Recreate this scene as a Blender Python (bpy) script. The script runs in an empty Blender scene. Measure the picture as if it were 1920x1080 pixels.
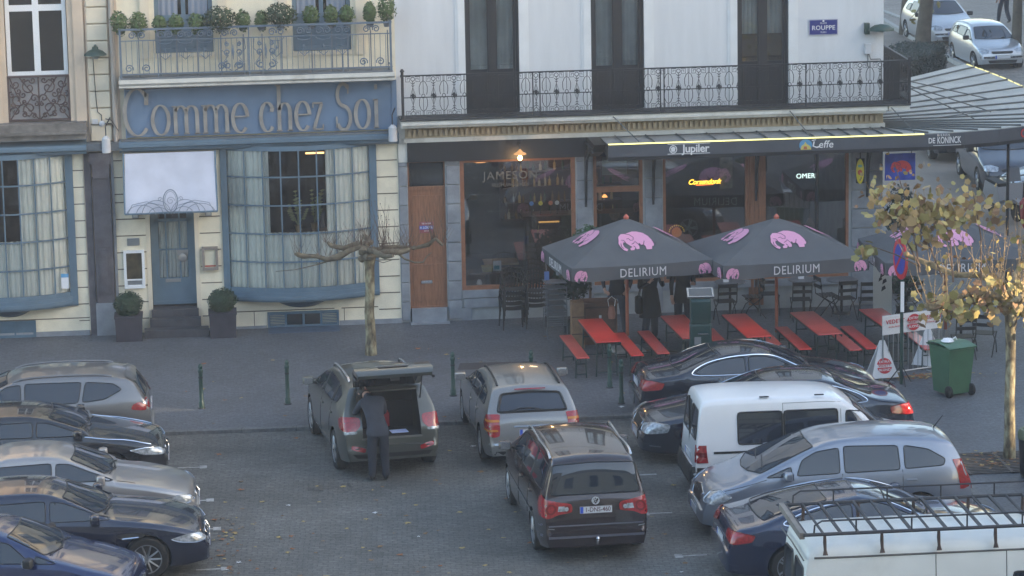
import bpy, bmesh, math, random
from mathutils import Vector, Matrix, noise
from mathutils.bvhtree import BVHTree
from mathutils.geometry import delaunay_2d_cdt
S = bpy.context.scene
C = S.collection
rnd = random.Random(7)
R = math.radians
# ------------------------------------------------ camera
cam_d = bpy.data.cameras.new("camera"); cam = bpy.data.objects.new("camera", cam_d); C.objects.link(cam)
cam_d.sensor_width = 36; cam_d.lens = 36*6100/1920; cam_d.clip_end = 3000; cam_d.clip_start = .5
_r = Vector((.99488996, -.09941302, -.01763546)); _u = Vector((.03707989, .19729772, .97964212)); _f = Vector((.09390975, .97529004, -.19997575))
cam.matrix_world = Matrix(((_r.x, _u.x, -_f.x, -4.1523), (_r.y, _u.y, -_f.y, -68.4255), (_r.z, _u.z, -_f.z, 14.7), (0, 0, 0, 1)))
S.camera = cam
# ------------------------------------------------ sky and sun (low sun from the right, most of the square lies in shade)
SUN_EL, SUN_AZ = 14.0, 110.0        # azimuth clockwise from +Y
w = bpy.data.worlds.new("World"); S.world = w; w.use_nodes = True
nt = w.node_tree; nt.nodes.clear()
sky = nt.nodes.new('ShaderNodeTexSky'); sky.sky_type = 'NISHITA'; sky.sun_disc = False
sky.sun_elevation = R(SUN_EL); sky.sun_rotation = R(SUN_AZ); sky.air_density = 1.0; sky.dust_density = 2.2; sky.ozone_density = .7
bg = nt.nodes.new('ShaderNodeBackground'); bg.inputs[1].default_value = .15
wo = nt.nodes.new('ShaderNodeOutputWorld')
nt.links.new(sky.outputs[0], bg.inputs[0]); nt.links.new(bg.outputs[0], wo.inputs[0])
sd = bpy.data.lights.new("sun", 'SUN'); so = bpy.data.objects.new("sun", sd); C.objects.link(so)
sd.energy = 3.0; sd.angle = R(.5); sd.color = (1, .80, .55)
_sv = Vector((math.sin(R(SUN_AZ))*math.cos(R(SUN_EL)), math.cos(R(SUN_AZ))*math.cos(R(SUN_EL)), math.sin(R(SUN_EL))))
so.rotation_euler = _sv.to_track_quat('Z', 'Y').to_euler()
S.view_settings.view_transform = 'Standard'; S.view_settings.look = 'None'; S.view_settings.gamma = 1
S.view_settings.use_curve_mapping = False
S.view_settings.exposure = 2.12
# ------------------------------------------------ materials
_M = {}
def mat(name, col, rough=.7, metal=0., var=0., vs=3., bump=0., bs=40., spec=.5, coat=0., emit=None, es=0., dirt=0., dcol=(.08, .07, .06), stretch=None, trans=0., alpha=1.):
    if name in _M: return _M[name]
    m = bpy.data.materials.new(name); m.use_nodes = True; n = m.node_tree; b = n.nodes['Principled BSDF']
    b.inputs['Base Color'].default_value = (*col, 1); b.inputs['Roughness'].default_value = rough; b.inputs['Metallic'].default_value = metal
    b.inputs['Specular IOR Level'].default_value = spec; b.inputs['Coat Weight'].default_value = coat; b.inputs['Coat Roughness'].default_value = .04
    b.inputs['Transmission Weight'].default_value = trans; b.inputs['Alpha'].default_value = alpha
    if emit: b.inputs['Emission Color'].default_value = (*emit, 1); b.inputs['Emission Strength'].default_value = es
    if var or dirt or bump:
        tc = n.nodes.new('ShaderNodeTexCoord'); mp = n.nodes.new('ShaderNodeMapping'); n.links.new(tc.outputs['Object'], mp.inputs[0])
        if stretch: mp.inputs['Scale'].default_value = stretch
    src = None
    if var:
        no = n.nodes.new('ShaderNodeTexNoise'); no.inputs['Scale'].default_value = vs; no.inputs['Detail'].default_value = 6; n.links.new(mp.outputs[0], no.inputs['Vector'])
        mr = n.nodes.new('ShaderNodeMapRange'); mr.inputs[1].default_value = .3; mr.inputs[2].default_value = .7; mr.inputs[3].default_value = 1-var; mr.inputs[4].default_value = 1+var
        n.links.new(no.outputs[0], mr.inputs[0])
        mx = n.nodes.new('ShaderNodeVectorMath'); mx.operation = 'SCALE'; mx.inputs[0].default_value = col; n.links.new(mr.outputs[0], mx.inputs['Scale']); src = mx.outputs[0]
    if dirt:
        n2 = n.nodes.new('ShaderNodeTexNoise'); n2.inputs['Scale'].default_value = vs*.45; n2.inputs['Detail'].default_value = 9; n2.inputs['Roughness'].default_value = .7; n.links.new(mp.outputs[0], n2.inputs['Vector'])
        m2 = n.nodes.new('ShaderNodeMapRange'); m2.inputs[1].default_value = .5; m2.inputs[2].default_value = .75; m2.inputs[3].default_value = 0; m2.inputs[4].default_value = dirt; n.links.new(n2.outputs[0], m2.inputs[0])
        mi = n.nodes.new('ShaderNodeMix'); mi.data_type = 'RGBA'; n.links.new(m2.outputs[0], mi.inputs[0])
        if src: n.links.new(src, mi.inputs[6])
        else: mi.inputs[6].default_value = (*col, 1)
        mi.inputs[7].default_value = (*dcol, 1); src = mi.outputs[2]
    if src: n.links.new(src, b.inputs['Base Color'])
    if bump:
        n3 = n.nodes.new('ShaderNodeTexNoise'); n3.inputs['Scale'].default_value = bs; n3.inputs['Detail'].default_value = 4; n.links.new(mp.outputs[0], n3.inputs['Vector'])
        bp = n.nodes.new('ShaderNodeBump'); bp.inputs['Strength'].default_value = bump; bp.inputs['Distance'].default_value = .02; n.links.new(n3.outputs[0], bp.inputs['Height']); n.links.new(bp.outputs[0], b.inputs['Normal'])
    _M[name] = m; return m
def stone_mat(name, c1, c2, mortar, sx, sy, bump=.5, msize=.02, rot=0., wet=.7, big=.25):
    m = bpy.data.materials.new(name); m.use_nodes = True; n = m.node_tree; b = n.nodes['Principled BSDF']
    tc = n.nodes.new('ShaderNodeTexCoord'); mp = n.nodes.new('ShaderNodeMapping'); mp.inputs['Rotation'].default_value = (0, 0, rot); n.links.new(tc.outputs['Object'], mp.inputs[0])
    wn = n.nodes.new('ShaderNodeTexNoise'); wn.inputs['Scale'].default_value = 1.3; n.links.new(mp.outputs[0], wn.inputs['Vector'])
    ad = n.nodes.new('ShaderNodeVectorMath'); ad.operation = 'MULTIPLY_ADD'; ad.inputs[1].default_value = (.12, .12, 0); n.links.new(wn.outputs['Color'], ad.inputs[0]); n.links.new(mp.outputs[0], ad.inputs[2])
    br = n.nodes.new('ShaderNodeTexBrick'); br.inputs['Scale'].default_value = 1; br.inputs['Brick Width'].default_value = sx; br.inputs['Row Height'].default_value = sy
    br.inputs['Mortar Size'].default_value = msize; br.inputs['Mortar Smooth'].default_value = .3; br.inputs['Color1'].default_value = (*c1, 1); br.inputs['Color2'].default_value = (*c2, 1); br.inputs['Mortar'].default_value = (*mortar, 1)
    n.links.new(ad.outputs[0], br.inputs['Vector'])
    no = n.nodes.new('ShaderNodeTexNoise'); no.inputs['Scale'].default_value = .55; no.inputs['Detail'].default_value = 8; no.inputs['Roughness'].default_value = .65; n.links.new(mp.outputs[0], no.inputs['Vector'])
    mr = n.nodes.new('ShaderNodeMapRange'); mr.inputs[1].default_value = .3; mr.inputs[2].default_value = .7; mr.inputs[3].default_value = 1-big; mr.inputs[4].default_value = 1+big; n.links.new(no.outputs[0], mr.inputs[0])
    n5 = n.nodes.new('ShaderNodeTexNoise'); n5.inputs['Scale'].default_value = 14; n5.inputs['Detail'].default_value = 3; n.links.new(mp.outputs[0], n5.inputs['Vector'])
    m5 = n.nodes.new('ShaderNodeMapRange'); m5.inputs[1].default_value = .3; m5.inputs[2].default_value = .7; m5.inputs[3].default_value = .72; m5.inputs[4].default_value = 1.28; n.links.new(n5.outputs[0], m5.inputs[0])
    mm = n.nodes.new('ShaderNodeMath'); mm.operation = 'MULTIPLY'; n.links.new(mr.outputs[0], mm.inputs[0]); n.links.new(m5.outputs[0], mm.inputs[1])
    sc = n.nodes.new('ShaderNodeVectorMath'); sc.operation = 'SCALE'; n.links.new(br.outputs['Color'], sc.inputs[0]); n.links.new(mm.outputs[0], sc.inputs['Scale'])
    n.links.new(sc.outputs[0], b.inputs['Base Color']); b.inputs['Roughness'].default_value = wet
    bp = n.nodes.new('ShaderNodeBump'); bp.inputs['Strength'].default_value = bump; bp.inputs['Distance'].default_value = .02; bp.invert = True
    n.links.new(br.outputs['Fac'], bp.inputs['Height']); n.links.new(bp.outputs[0], b.inputs['Normal'])
    return m
# ------------------------------------------------ objects
def tag(o, label=None, cat=None, group=None, kind=None):
    if label: o['label'] = label
    if cat: o['category'] = cat
    if group: o['group'] = group
    if kind: o['kind'] = kind
    return o
def thing(name, loc, label, cat, group=None, rz=0.):
    o = bpy.data.objects.new(name, None); o.empty_display_size = .2; C.objects.link(o); o.location = loc; o.rotation_euler = (0, 0, rz)
    return tag(o, label, cat, group)
class MB:
    def __init__(s): s.v = []; s.f = []; s.m = []; s.mi = 0
    def add(s, vs, fs, mi=None):
        b = len(s.v); s.v += [tuple(v) for v in vs]; s.f += [tuple(i+b for i in f) for f in fs]; s.m += [s.mi if mi is None else mi]*len(fs); return s
    def box(s, x0, x1, y0, y1, z0, z1, mi=None, T=None, taper=0.):
        vs = [Vector((x, y, z)) for z in (z0, z1) for y in (y0, y1) for x in (x0, x1)]
        if taper:
            cx, cy = (x0+x1)/2, (y0+y1)/2
            for v in vs[4:]: v.x = cx+(v.x-cx)*(1-taper); v.y = cy+(v.y-cy)*(1-taper)
        if T: vs = [T @ v for v in vs]
        return s.add(vs, [(0, 2, 3, 1), (4, 5, 7, 6), (0, 1, 5, 4), (2, 6, 7, 3), (0, 4, 6, 2), (1, 3, 7, 5)], mi)
    def rbox(s, x0, x1, y0, y1, z0, z1, r=.02, mi=None, T=None):     # box with chamfered vertical and top edges
        r = min(r, (x1-x0)*.45, (y1-y0)*.45, (z1-z0)*.45)
        def ring(z, i): return [(x0+i+r, y0+i, z), (x1-i-r, y0+i, z), (x1-i, y0+i+r, z), (x1-i, y1-i-r, z), (x1-i-r, y1-i, z), (x0+i+r, y1-i, z), (x0+i, y1-i-r, z), (x0+i, y0+i+r, z)]
        rings = [ring(z0, r*.5), ring(z0+r*.5, 0), ring(z1-r, 0), ring(z1-r*.3, r*.3), ring(z1, r*.95)]
        vs = [Vector(p) for q in rings for p in q]
        if T: vs = [T @ v for v in vs]
        fs = [tuple(reversed(range(8)))]
        for k in range(4):
            for i in range(8): fs.append((k*8+i, k*8+(i+1) % 8, k*8+8+(i+1) % 8, k*8+8+i))
        fs.append(tuple(range(32, 40)))
        return s.add(vs, fs, mi)
    def tube(s, pts, r, n=6, mi=None, cap=True):
        pts = [Vector(p) for p in pts]; N = len(pts); rs = r if isinstance(r, (list, tuple)) else [r]*N
        vs = []; fs = []; up = None
        for i, p in enumerate(pts):
            d = (pts[min(i+1, N-1)]-pts[max(i-1, 0)])
            if d.length < 1e-9: d = Vector((0, 0, 1))
            d.normalize()
            if up is None: up = Vector((0, 0, 1)) if abs(d.z) < .9 else Vector((1, 0, 0))
            a = d.cross(up)
            if a.length < 1e-4: a = d.orthogonal()
            a.normalize(); bb = a.cross(d).normalized(); up = bb
            for k in range(n):
                t = 2*math.pi*k/n; vs.append(p+a*math.cos(t)*rs[i]+bb*math.sin(t)*rs[i])
        for i in range(N-1):
            for k in range(n): fs.append((i*n+k, i*n+(k+1) % n, (i+1)*n+(k+1) % n, (i+1)*n+k))
        if cap: fs.append(tuple(range(n))); fs.append(tuple(reversed(range((N-1)*n, N*n))))
        return s.add(vs, fs, mi)
    def lathe(s, prof, n=16, o=(0, 0, 0), mi=None, T=None, sx=1., sy=1., jit=0.):
        vs = []; fs = []
        for (r, z) in prof:
            for k in range(n):
                t = 2*math.pi*k/n; q = 1+(rnd.uniform(-jit, jit) if jit else 0)
                vs.append(Vector((r*q*sx*math.cos(t), r*q*sy*math.sin(t), z)))
        for i in range(len(prof)-1):
            for k in range(n): fs.append((i*n+k, i*n+(k+1) % n, (i+1)*n+(k+1) % n, (i+1)*n+k))
        fs.append(tuple(reversed(range(n)))); fs.append(tuple(range((len(prof)-1)*n, len(prof)*n)))
        if T: vs = [T @ v for v in vs]
        vs = [v+Vector(o) for v in vs]
        return s.add(vs, fs, mi)
    def poly(s, pts, mi=None): return s.add(pts, [tuple(range(len(pts)))], mi)
    def prism(s, pts2, d0, d1, ax='y', mi=None, T=None):  # outline (a,b) extruded along ax from d0 to d1
        def P(a, b, d): return Vector({'y': (a, d, b), 'x': (d, a, b), 'z': (a, b, d)}[ax])
        n = len(pts2); vs = [P(a, b, d0) for a, b in pts2]+[P(a, b, d1) for a, b in pts2]
        if T: vs = [T @ v for v in vs]
        fs = [tuple(range(n)), tuple(reversed(range(n, 2*n)))]+[(i, i+n, (i+1) % n+n, (i+1) % n) for i in range(n)]
        return s.add(vs, fs, mi)
    def grid(s, nu, nv, fn, mi=None):
        vs = [fn(i/nu, j/nv) for j in range(nv+1) for i in range(nu+1)]
        return s.add(vs, [(j*(nu+1)+i, j*(nu+1)+i+1, (j+1)*(nu+1)+i+1, (j+1)*(nu+1)+i) for j in range(nv) for i in range(nu)], mi)
    def mesh(s, name, mats, o=(0, 0, 0), smooth=None):
        me = bpy.data.meshes.new(name); me.from_pydata([(v[0]-o[0], v[1]-o[1], v[2]-o[2]) for v in s.v], [], s.f)
        for m in (mats if isinstance(mats, (list, tuple)) else [mats]): me.materials.append(m)
        me.polygons.foreach_set('material_index', s.m)
        if smooth is not None:
            me.polygons.foreach_set('use_smooth', [True]*len(s.f)); me.set_sharp_from_angle(angle=R(smooth))
        me.update(); return me
    def build(s, name, mats, parent=None, smooth=None, world=False, fix=True):
        o = (0, 0, 0)
        if world and parent is not None:
            o = Vector(parent.location)
            if parent.parent: o = o+Vector(parent.parent.location)
        me = s.mesh(name, mats, o, smooth)
        if fix:
            bm = bmesh.new(); bm.from_mesh(me); bmesh.ops.recalc_face_normals(bm, faces=bm.faces); bm.to_mesh(me); bm.free()
        ob = bpy.data.objects.new(name, me); C.objects.link(ob)
        if parent is not None: ob.parent = parent
        return ob
def copy_tree(o, parent=None):
    c = o.copy(); C.objects.link(c); c.parent = parent
    for ch in list(o.children): copy_tree(ch, c)
    return c
_tc = {}
def text_geo(s, size=1., ext=.01, space=1., sx=1., shear=0., bold=0.):
    k = (s, space, shear, bold)
    if k not in _tc:
        cu = bpy.data.curves.new('t', 'FONT'); cu.body = s; cu.size = 1; cu.extrude = .02; cu.space_character = space; cu.align_x = 'CENTER'; cu.align_y = 'CENTER'; cu.resolution_u = 3; cu.shear = shear; cu.offset = bold
        ob = bpy.data.objects.new('t', cu); C.objects.link(ob); bpy.context.view_layer.update()
        e = ob.evaluated_get(bpy.context.evaluated_depsgraph_get()); me = e.to_mesh()
        _tc[k] = ([tuple(v.co) for v in me.vertices], [tuple(p.vertices) for p in me.polygons])
        e.to_mesh_clear(); bpy.data.objects.remove(ob); bpy.data.curves.remove(cu)
    vs, fs = _tc[k]
    return [Vector((x*size*sx, y*size, (z/.02*.5+.5)*ext)) for x, y, z in vs], fs
def basis(o, u, v):
    u = Vector(u).normalized(); v = Vector(v); v = (v-u*v.dot(u)).normalized(); n = u.cross(v)
    return Matrix(((u.x, v.x, n.x, o[0]), (u.y, v.y, n.y, o[1]), (u.z, v.z, n.z, o[2]), (0, 0, 0, 1)))
def text(mb, s, o, u=(1, 0, 0), v=(0, 0, 1), size=.2, ext=.008, mi=None, **k):
    vs, fs = text_geo(s, size, ext, **k); T = basis(o, u, v); mb.add([T @ p for p in vs], fs, mi); return mb
def ribbon(mb, pts, wd, o=(0, 0, 0), u=(1, 0, 0), v=(0, 0, 1), ext=.006, mi=None, nib=None, closed=False):
    # flat stroke along 2D points in the plane (u, v); nib=(thin, thick) makes verticals thicker
    T = basis(o, u, v); n = len(pts); L = []; Rr = []
    for i in range(n):
        a = pts[(i-1) % n] if closed or i > 0 else pts[i]; b = pts[(i+1) % n] if closed or i < n-1 else pts[i]
        d = Vector((b[0]-a[0], b[1]-a[1]))
        if d.length < 1e-9: d = Vector((1, 0))
        d.normalize(); w_ = wd if nib is None else nib[0]+(nib[1]-nib[0])*abs(d.y)**1.3
        nn = Vector((-d.y, d.x))*w_/2; L.append((pts[i][0]+nn.x, pts[i][1]+nn.y)); Rr.append((pts[i][0]-nn.x, pts[i][1]-nn.y))
    vs = [T @ Vector((p[0], p[1], ext)) for p in L]+[T @ Vector((p[0], p[1], ext)) for p in Rr]+[T @ Vector((p[0], p[1], 0)) for p in L]+[T @ Vector((p[0], p[1], 0)) for p in Rr]
    fs = []
    for i in range(n if closed else n-1):
        j = (i+1) % n; fs += [(i, j, n+j, n+i), (i, 2*n+i, 2*n+j, j), (n+i, n+j, 3*n+j, 3*n+i), (2*n+i, 3*n+i, 3*n+j, 2*n+j)]
    return mb.add(vs, fs, mi)
def arc(cx, cy, rx, ry, a0, a1, n=12): return [(cx+rx*math.cos(R(a0+(a1-a0)*i/n)), cy+ry*math.sin(R(a0+(a1-a0)*i/n))) for i in range(n+1)]
def spiral(cx, cy, r0, r1, a0, a1, n=14): return [(cx+(r0+(r1-r0)*i/n)*math.cos(R(a0+(a1-a0)*i/n)), cy+(r0+(r1-r0)*i/n)*math.sin(R(a0+(a1-a0)*i/n))) for i in range(n+1)]
def chaikin(p, k=1, closed=False):
    for _ in range(k):
        q = [] if closed else [p[0]]
        n = len(p)
        for i in range(n if closed else n-1):
            a, b = p[i], p[(i+1) % n]; q += [tuple(.75*x+.25*y for x, y in zip(a, b)), tuple(.25*x+.75*y for x, y in zip(a, b))]
        if not closed: q.append(p[-1])
        p = q
    return p
# ------------------------------------------------ palette
cream = mat('cream_render', (.80, .73, .57), .85, var=.10, vs=2.2, dirt=.25, dcol=(.30, .25, .19), bump=.15)
cream2 = mat('pale_cream_render', (.72, .64, .50), .85, var=.08, vs=2., dirt=.25, dcol=(.36, .31, .25), bump=.15)
pink = mat('old_pink_render', (.60, .49, .38), .85, var=.09, vs=2., dirt=.3, dcol=(.36, .30, .25), bump=.15)
white_r = mat('white_render', (.68, .69, .70), .8, var=.05, vs=2.4, dirt=.32, dcol=(.50, .50, .49), bump=.08, stretch=(1.6, 1, .22))
stone_w = mat('white_stone_trim', (.66, .65, .60), .8, var=.08, vs=4, dirt=.5, dcol=(.30, .27, .22))
dent_m = mat('tan_dentil', (.52, .42, .28), .8, var=.15, vs=5)
blue = mat('blue_paint', (.11, .175, .235), .45, var=.12, vs=3, dirt=.25, dcol=(.06, .09, .12), bump=.05)
blue_l = mat('blue_sign_paint', (.145, .225, .345), .45, var=.10, vs=1.5, dirt=.2, dcol=(.09, .14, .20))
blue_d = mat('dark_blue_paint', (.05, .09, .14), .5, var=.1)
bluestone = mat('bluestone', (.24, .26, .29), .75, var=.18, vs=4, dirt=.4, dcol=(.12, .12, .13), bump=.25)
darkstone = mat('dark_weathered_stone', (.085, .08, .095), .7, var=.25, vs=5, dirt=.5, dcol=(.20, .19, .2), bump=.3)
joint = mat('dark_joint', (.14, .11, .08), .9)
iron = mat('black_wrought_iron', (.018, .02, .026), .5, spec=.5)
iron_g = mat('blue_grey_wrought_iron', (.115, .16, .215), .5, var=.1)
iron_b = mat('rusty_brown_iron', (.07, .045, .045), .6, var=.2)
black_p = mat('black_paint', (.016, .017, .022), .45, var=.15, vs=2)
anth = mat('anthracite_fascia', (.07, .078, .095), .45, var=.12, vs=1.5)
zinc = mat('zinc_roofing', (.38, .39, .365), .65, metal=.0, var=.12, vs=2, dirt=.35, dcol=(.22, .22, .2))
zinc_d = mat('grey_roofing', (.27, .275, .27), .6, var=.12, vs=2, dirt=.4, dcol=(.08, .08, .075))
lead = mat('lead_flashing', (.13, .15, .17), .6, var=.2, vs=4, dirt=.5, dcol=(.05, .05, .05))
wood_o = mat('orange_wood', (.25, .112, .058), .5, var=.25, vs=6, stretch=(6, 6, .6), bump=.1)
wood_f = mat('wood_frame', (.26, .11, .055), .5, var=.2, vs=6)
wood_dk = mat('dark_wood', (.07, .035, .02), .6, var=.2, vs=5)
glass_d = mat('dark_glass', (.012, .015, .018), .04, spec=.8)
glass_w = mat('window_glass', (1, 1, 1), .0, trans=1., spec=.5)
lite = mat('white_window_paint', (.78, .80, .82), .4)
white_p = mat('white_plastic', (.8, .8, .82), .4)
cloth_w = mat('white_awning_cloth', (.52, .54, .62), .9, var=.10, vs=2.2)
curtain = mat('sheer_curtain', (.90, .90, .84), .9, var=.06, vs=3)
green_dk = mat('dark_green_enamel', (.02, .055, .045), .4)
grey_m = mat('grey_metal', (.30, .32, .34), .4, metal=.6, var=.1)
silver = mat('aluminium', (.62, .64, .67), .25, metal=.9)
rubber = mat('black_rubber', (.012, .012, .013), .75)
red_paint = mat('red_table_paint', (.72, .028, .02), .30, var=.10, vs=3, coat=.5)
concrete = mat('concrete', (.3, .3, .29), .85, var=.15)
# ------------------------------------------------ ground
def sheet(name, pts, z, m, thick=None):
    mb = MB()
    if thick: mb.prism(pts, z-thick, z, 'z')
    else: mb.poly([(x, y, z) for x, y in pts])
    return tag(mb.build(name, m, fix=bool(thick)), kind='structure')
asphalt = mat('ground_asphalt', (.20, .165, .132), .85, var=.2, vs=.4, dirt=.4, dcol=(.07, .068, .065), bump=.3, bs=60)
cobble = stone_mat('cobble_setts', (.096, .096, .088), (.124, .123, .113), (.070, .070, .065), .17, .105, .6, .010, rot=.06, wet=.72, big=.36)
pavers = stone_mat('small_bluestone_pavers', (.086, .092, .104), (.106, .113, .126), (.072, .077, .086), .14, .10, .4, .008, rot=0, wet=.6, big=.2)
kerb_m = stone_mat('kerb_stone', (.12, .122, .122), (.15, .152, .15), (.07, .07, .07), 1.0, 5, .4, .008, big=.2)
sheet('ground', [(-260, -260), (260, -260), (260, 260), (-260, 260)], -.12, asphalt)
sheet('road', [(-45, -62), (9.0, -62), (9.0, -8.8), (-45, -8.8)], -.06, cobble)
sheet('pavement', [(-45, -8.05), (3.3, -9.0), (8.9, -9.0), (8.9, 2), (-45, 2)], .0, pavers, thick=.3); sheet('pavement', [(8.9, -62), (13.2, -62), (13.2, 6), (13.8, 60), (8.9, 60)], .0, pavers, thick=.3)
kb = MB()
kb.prism([(-45, -8.19), (3.3, -9.14), (3.3, -9.0), (-45, -8.05)], -.3, .006, 'z'); kb.prism([(3.3, -9.14), (8.76, -9.14), (8.9, -9.0), (3.3, -9.0)], -.3, .006, 'z'); kb.prism([(8.76, -9.14), (8.76, -62), (8.9, -62), (8.9, -9.0)], -.3, .006, 'z')
tag(kb.build('kerb', kerb_m), kind='structure')
# far pavement and street beyond the corner
farpav = stone_mat('far_beige_paving', (.19, .16, .135), (.24, .205, .17), (.10, .088, .078), .4, .3, .2, .01, big=.15)
sheet('pavement', [(21.4, 25), (21.2, 200), (60, 200), (60, 20)], -.02, farpav, thick=.2)
sheet('pavement', [(14.2, 30), (15.3, 62), (17.6, 62), (19.3, 30)], -.02, farpav, thick=.2)
kb = MB()
for a, b in (((19.3, 30), (19.1, 62)), ((21.4, 25), (21.6, 90)), ((22.6, 46), (21.4, 62))):
    T = basis((a[0], a[1], 0), (b[0]-a[0], b[1]-a[1], 0), (-(b[1]-a[1]), b[0]-a[0], 0)); l = (Vector(b)-Vector(a)).length
    kb.box(0, l, 0, .18, -.2, .03, T=T)
tag(kb.build('kerb', mat('pale_kerb', (.33, .32, .30), .8, var=.15)), kind='structure')
# darker re-laid strip of pavement and cellar threshold
sheet('pavement', [(.95, -4.15), (2.5, -4.25), (2.5, -4.85), (.85, -4.75)], .004, mat('dark_patch', (.045, .04, .042), .7, var=.2))
# parking bay marks
mk = MB()
def mark(x0, y0, x1, y1, wd=.10):
    d = Vector((x1-x0, y1-y0)); l = d.length; T = basis((x0, y0, -.056), (d.x, d.y, 0), (-d.y, d.x, 0)); mk.box(0, l, -wd/2, wd/2, 0, .004, T=T)
for (x, y, s) in ((-4.3, -11.45, 1), (-4.2, -13.75, 1), (-4.1, -15.6, 1), (-4.0, -18.0, 1), (3.2, -13.3, -1), (3.1, -15.85, -1), (3.28, -18.45, -1), (3.3, -20.9, -1)):
    mark(x-.07*s, y, x-.46*s, y+.01, .06); mark(x, y-.10, x+.001, y+.10, .13)
tag(mk.build('road_marking', mat('worn_white_paint', (.34, .34, .33), .7, var=.35, vs=9, dirt=.6, dcol=(.12, .12, .12))), kind='structure')
# drain grate round the right tree, cast iron with holes
gt = thing('tree_grate', (9.75, -13.75, .004), 'square rusty cast iron grate in the paving round the sunlit tree trunk', 'tree grate')
g = MB()
for i in range(14): g.box(-.72, .72, -.70+i*.105, -.70+i*.105+.05, 0, .02)
for x in (-.75, 0, .7): g.box(x, x+.05, -.74, .74, .0, .024)
g.build('bars', mat('rusty_cast_iron', (.085, .075, .068), .8, var=.3, vs=8), gt)
# dry leaves
lv = MB()
leafcols = [mat('dry_leaf_brown', (.22, .13, .06), .8), mat('dry_leaf_yellow', (.36, .27, .10), .8), mat('dry_leaf_orange', (.28, .11, .04), .8), mat('litter_white', (.6, .6, .6), .8)]
def flat_leaf(mb, x, y, z, s, mi):
    a = rnd.uniform(0, 6.28); pts = []
    for k in range(10):
        t = a+k*math.pi/5; r = s*(1 if k % 2 == 0 else .5)*rnd.uniform(.75, 1.1); pts.append((x+r*math.cos(t), y+r*math.sin(t), z+rnd.uniform(.002, .02)))
    mb.add(pts+[(x, y, z+.012)], [(i, (i+1) % 10, 10) for i in range(10)], mi)
for i in range(210):
    x = rnd.uniform(-5, 9); y = rnd.uniform(-22, -1)
    if rnd.random() < .5: x = rnd.uniform(-4, 3.5); y = rnd.uniform(-21, -13)
    z = 0.004 if y > -8.8 or x > 9 else -.055
    flat_leaf(lv, x, y, z, rnd.uniform(.03, .085), rnd.choice([0, 0, 1, 1, 2]) if rnd.random() < .96 else 3)
for i in range(260):   # drifts by the barrier and tree grate
    if i < 130: x, y = rnd.gauss(9.8, .5), rnd.gauss(-7.0, .15)
    elif i < 190: x, y = rnd.gauss(9.6, .4), rnd.gauss(-13.6, .3)
    else: x, y = rnd.gauss(-3.9, .15), rnd.uniform(-21, -15)
    flat_leaf(lv, x, y, .02 if x > 8.9 or y > -8.8 else -.05, rnd.uniform(.03, .07), rnd.choice([0, 1, 2, 0]))
tag(lv.build('fallen_leaves', leafcols, fix=False), 'dry brown and yellow leaves scattered over setts and paving', 'leaves', kind='stuff')

# ------------------------------------------------ facade helpers
def facade(mb, x0, x1, z0, z1, y, ops, depth=.25, mi=None):
    xs = sorted({x0, x1, *[o[0] for o in ops], *[o[1] for o in ops]}); zs = sorted({z0, z1, *[o[2] for o in ops], *[o[3] for o in ops]})
    xs = [x for x in xs if x0 <= x <= x1]; zs = [z for z in zs if z0 <= z <= z1]
    for i in range(len(xs)-1):
        for j in range(len(zs)-1):
            cx, cz = (xs[i]+xs[i+1])/2, (zs[j]+zs[j+1])/2
            if any(o[0] < cx < o[1] and o[2] < cz < o[3] for o in ops): continue
            mb.poly([(xs[i], y, zs[j]), (xs[i+1], y, zs[j]), (xs[i+1], y, zs[j+1]), (xs[i], y, zs[j+1])], mi)
    for a, b, c, d in ops:
        c = max(c, z0); d = min(d, z1)
        mb.poly([(a, y, c), (a, y, d), (a, y+depth, d), (a, y+depth, c)], mi); mb.poly([(b, y, c), (b, y, d), (b, y+depth, d), (b, y+depth, c)], mi)
        mb.poly([(a, y, d), (b, y, d), (b, y+depth, d), (a, y+depth, d)], mi); mb.poly([(a, y, c), (b, y, c), (b, y+depth, c), (a, y+depth, c)], mi)
def frame(mb, x0, x1, z0, z1, y0, y1, t, mi=None, bars=(), hb=(), bt=None):
    bt = bt or t*.6
    mb.box(x0, x0+t, y0, y1, z0, z1, mi); mb.box(x1-t, x1, y0, y1, z0, z1, mi); mb.box(x0+t, x1-t, y0, y1, z1-t, z1, mi); mb.box(x0+t, x1-t, y0, y1, z0, z0+t, mi)
    for b in bars: mb.box(b-bt/2, b+bt/2, y0+.004, y1-.004, z0+t, z1-t, mi)
    for b in hb: mb.box(x0+t, x1-t, y0+.007, y1-.007, b-bt/2, b+bt/2, mi)
def wavy(mb, x0, x1, z0, z1, y, amp=.03, wl=.11, mi=None):
    ph = rnd.uniform(0, 6)
    n = int((x1-x0)/.02)
    def fn(u, v):
        x = x0+(x1-x0)*u; return (x+.01*math.sin(v*3+ph), y+amp*math.sin(x/wl*6.28+ph+.5*math.sin(x*5))*(.6+.4*(1-v)), z0+(z1-z0)*v)
    mb.grid(n, 4, fn, mi)
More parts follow.
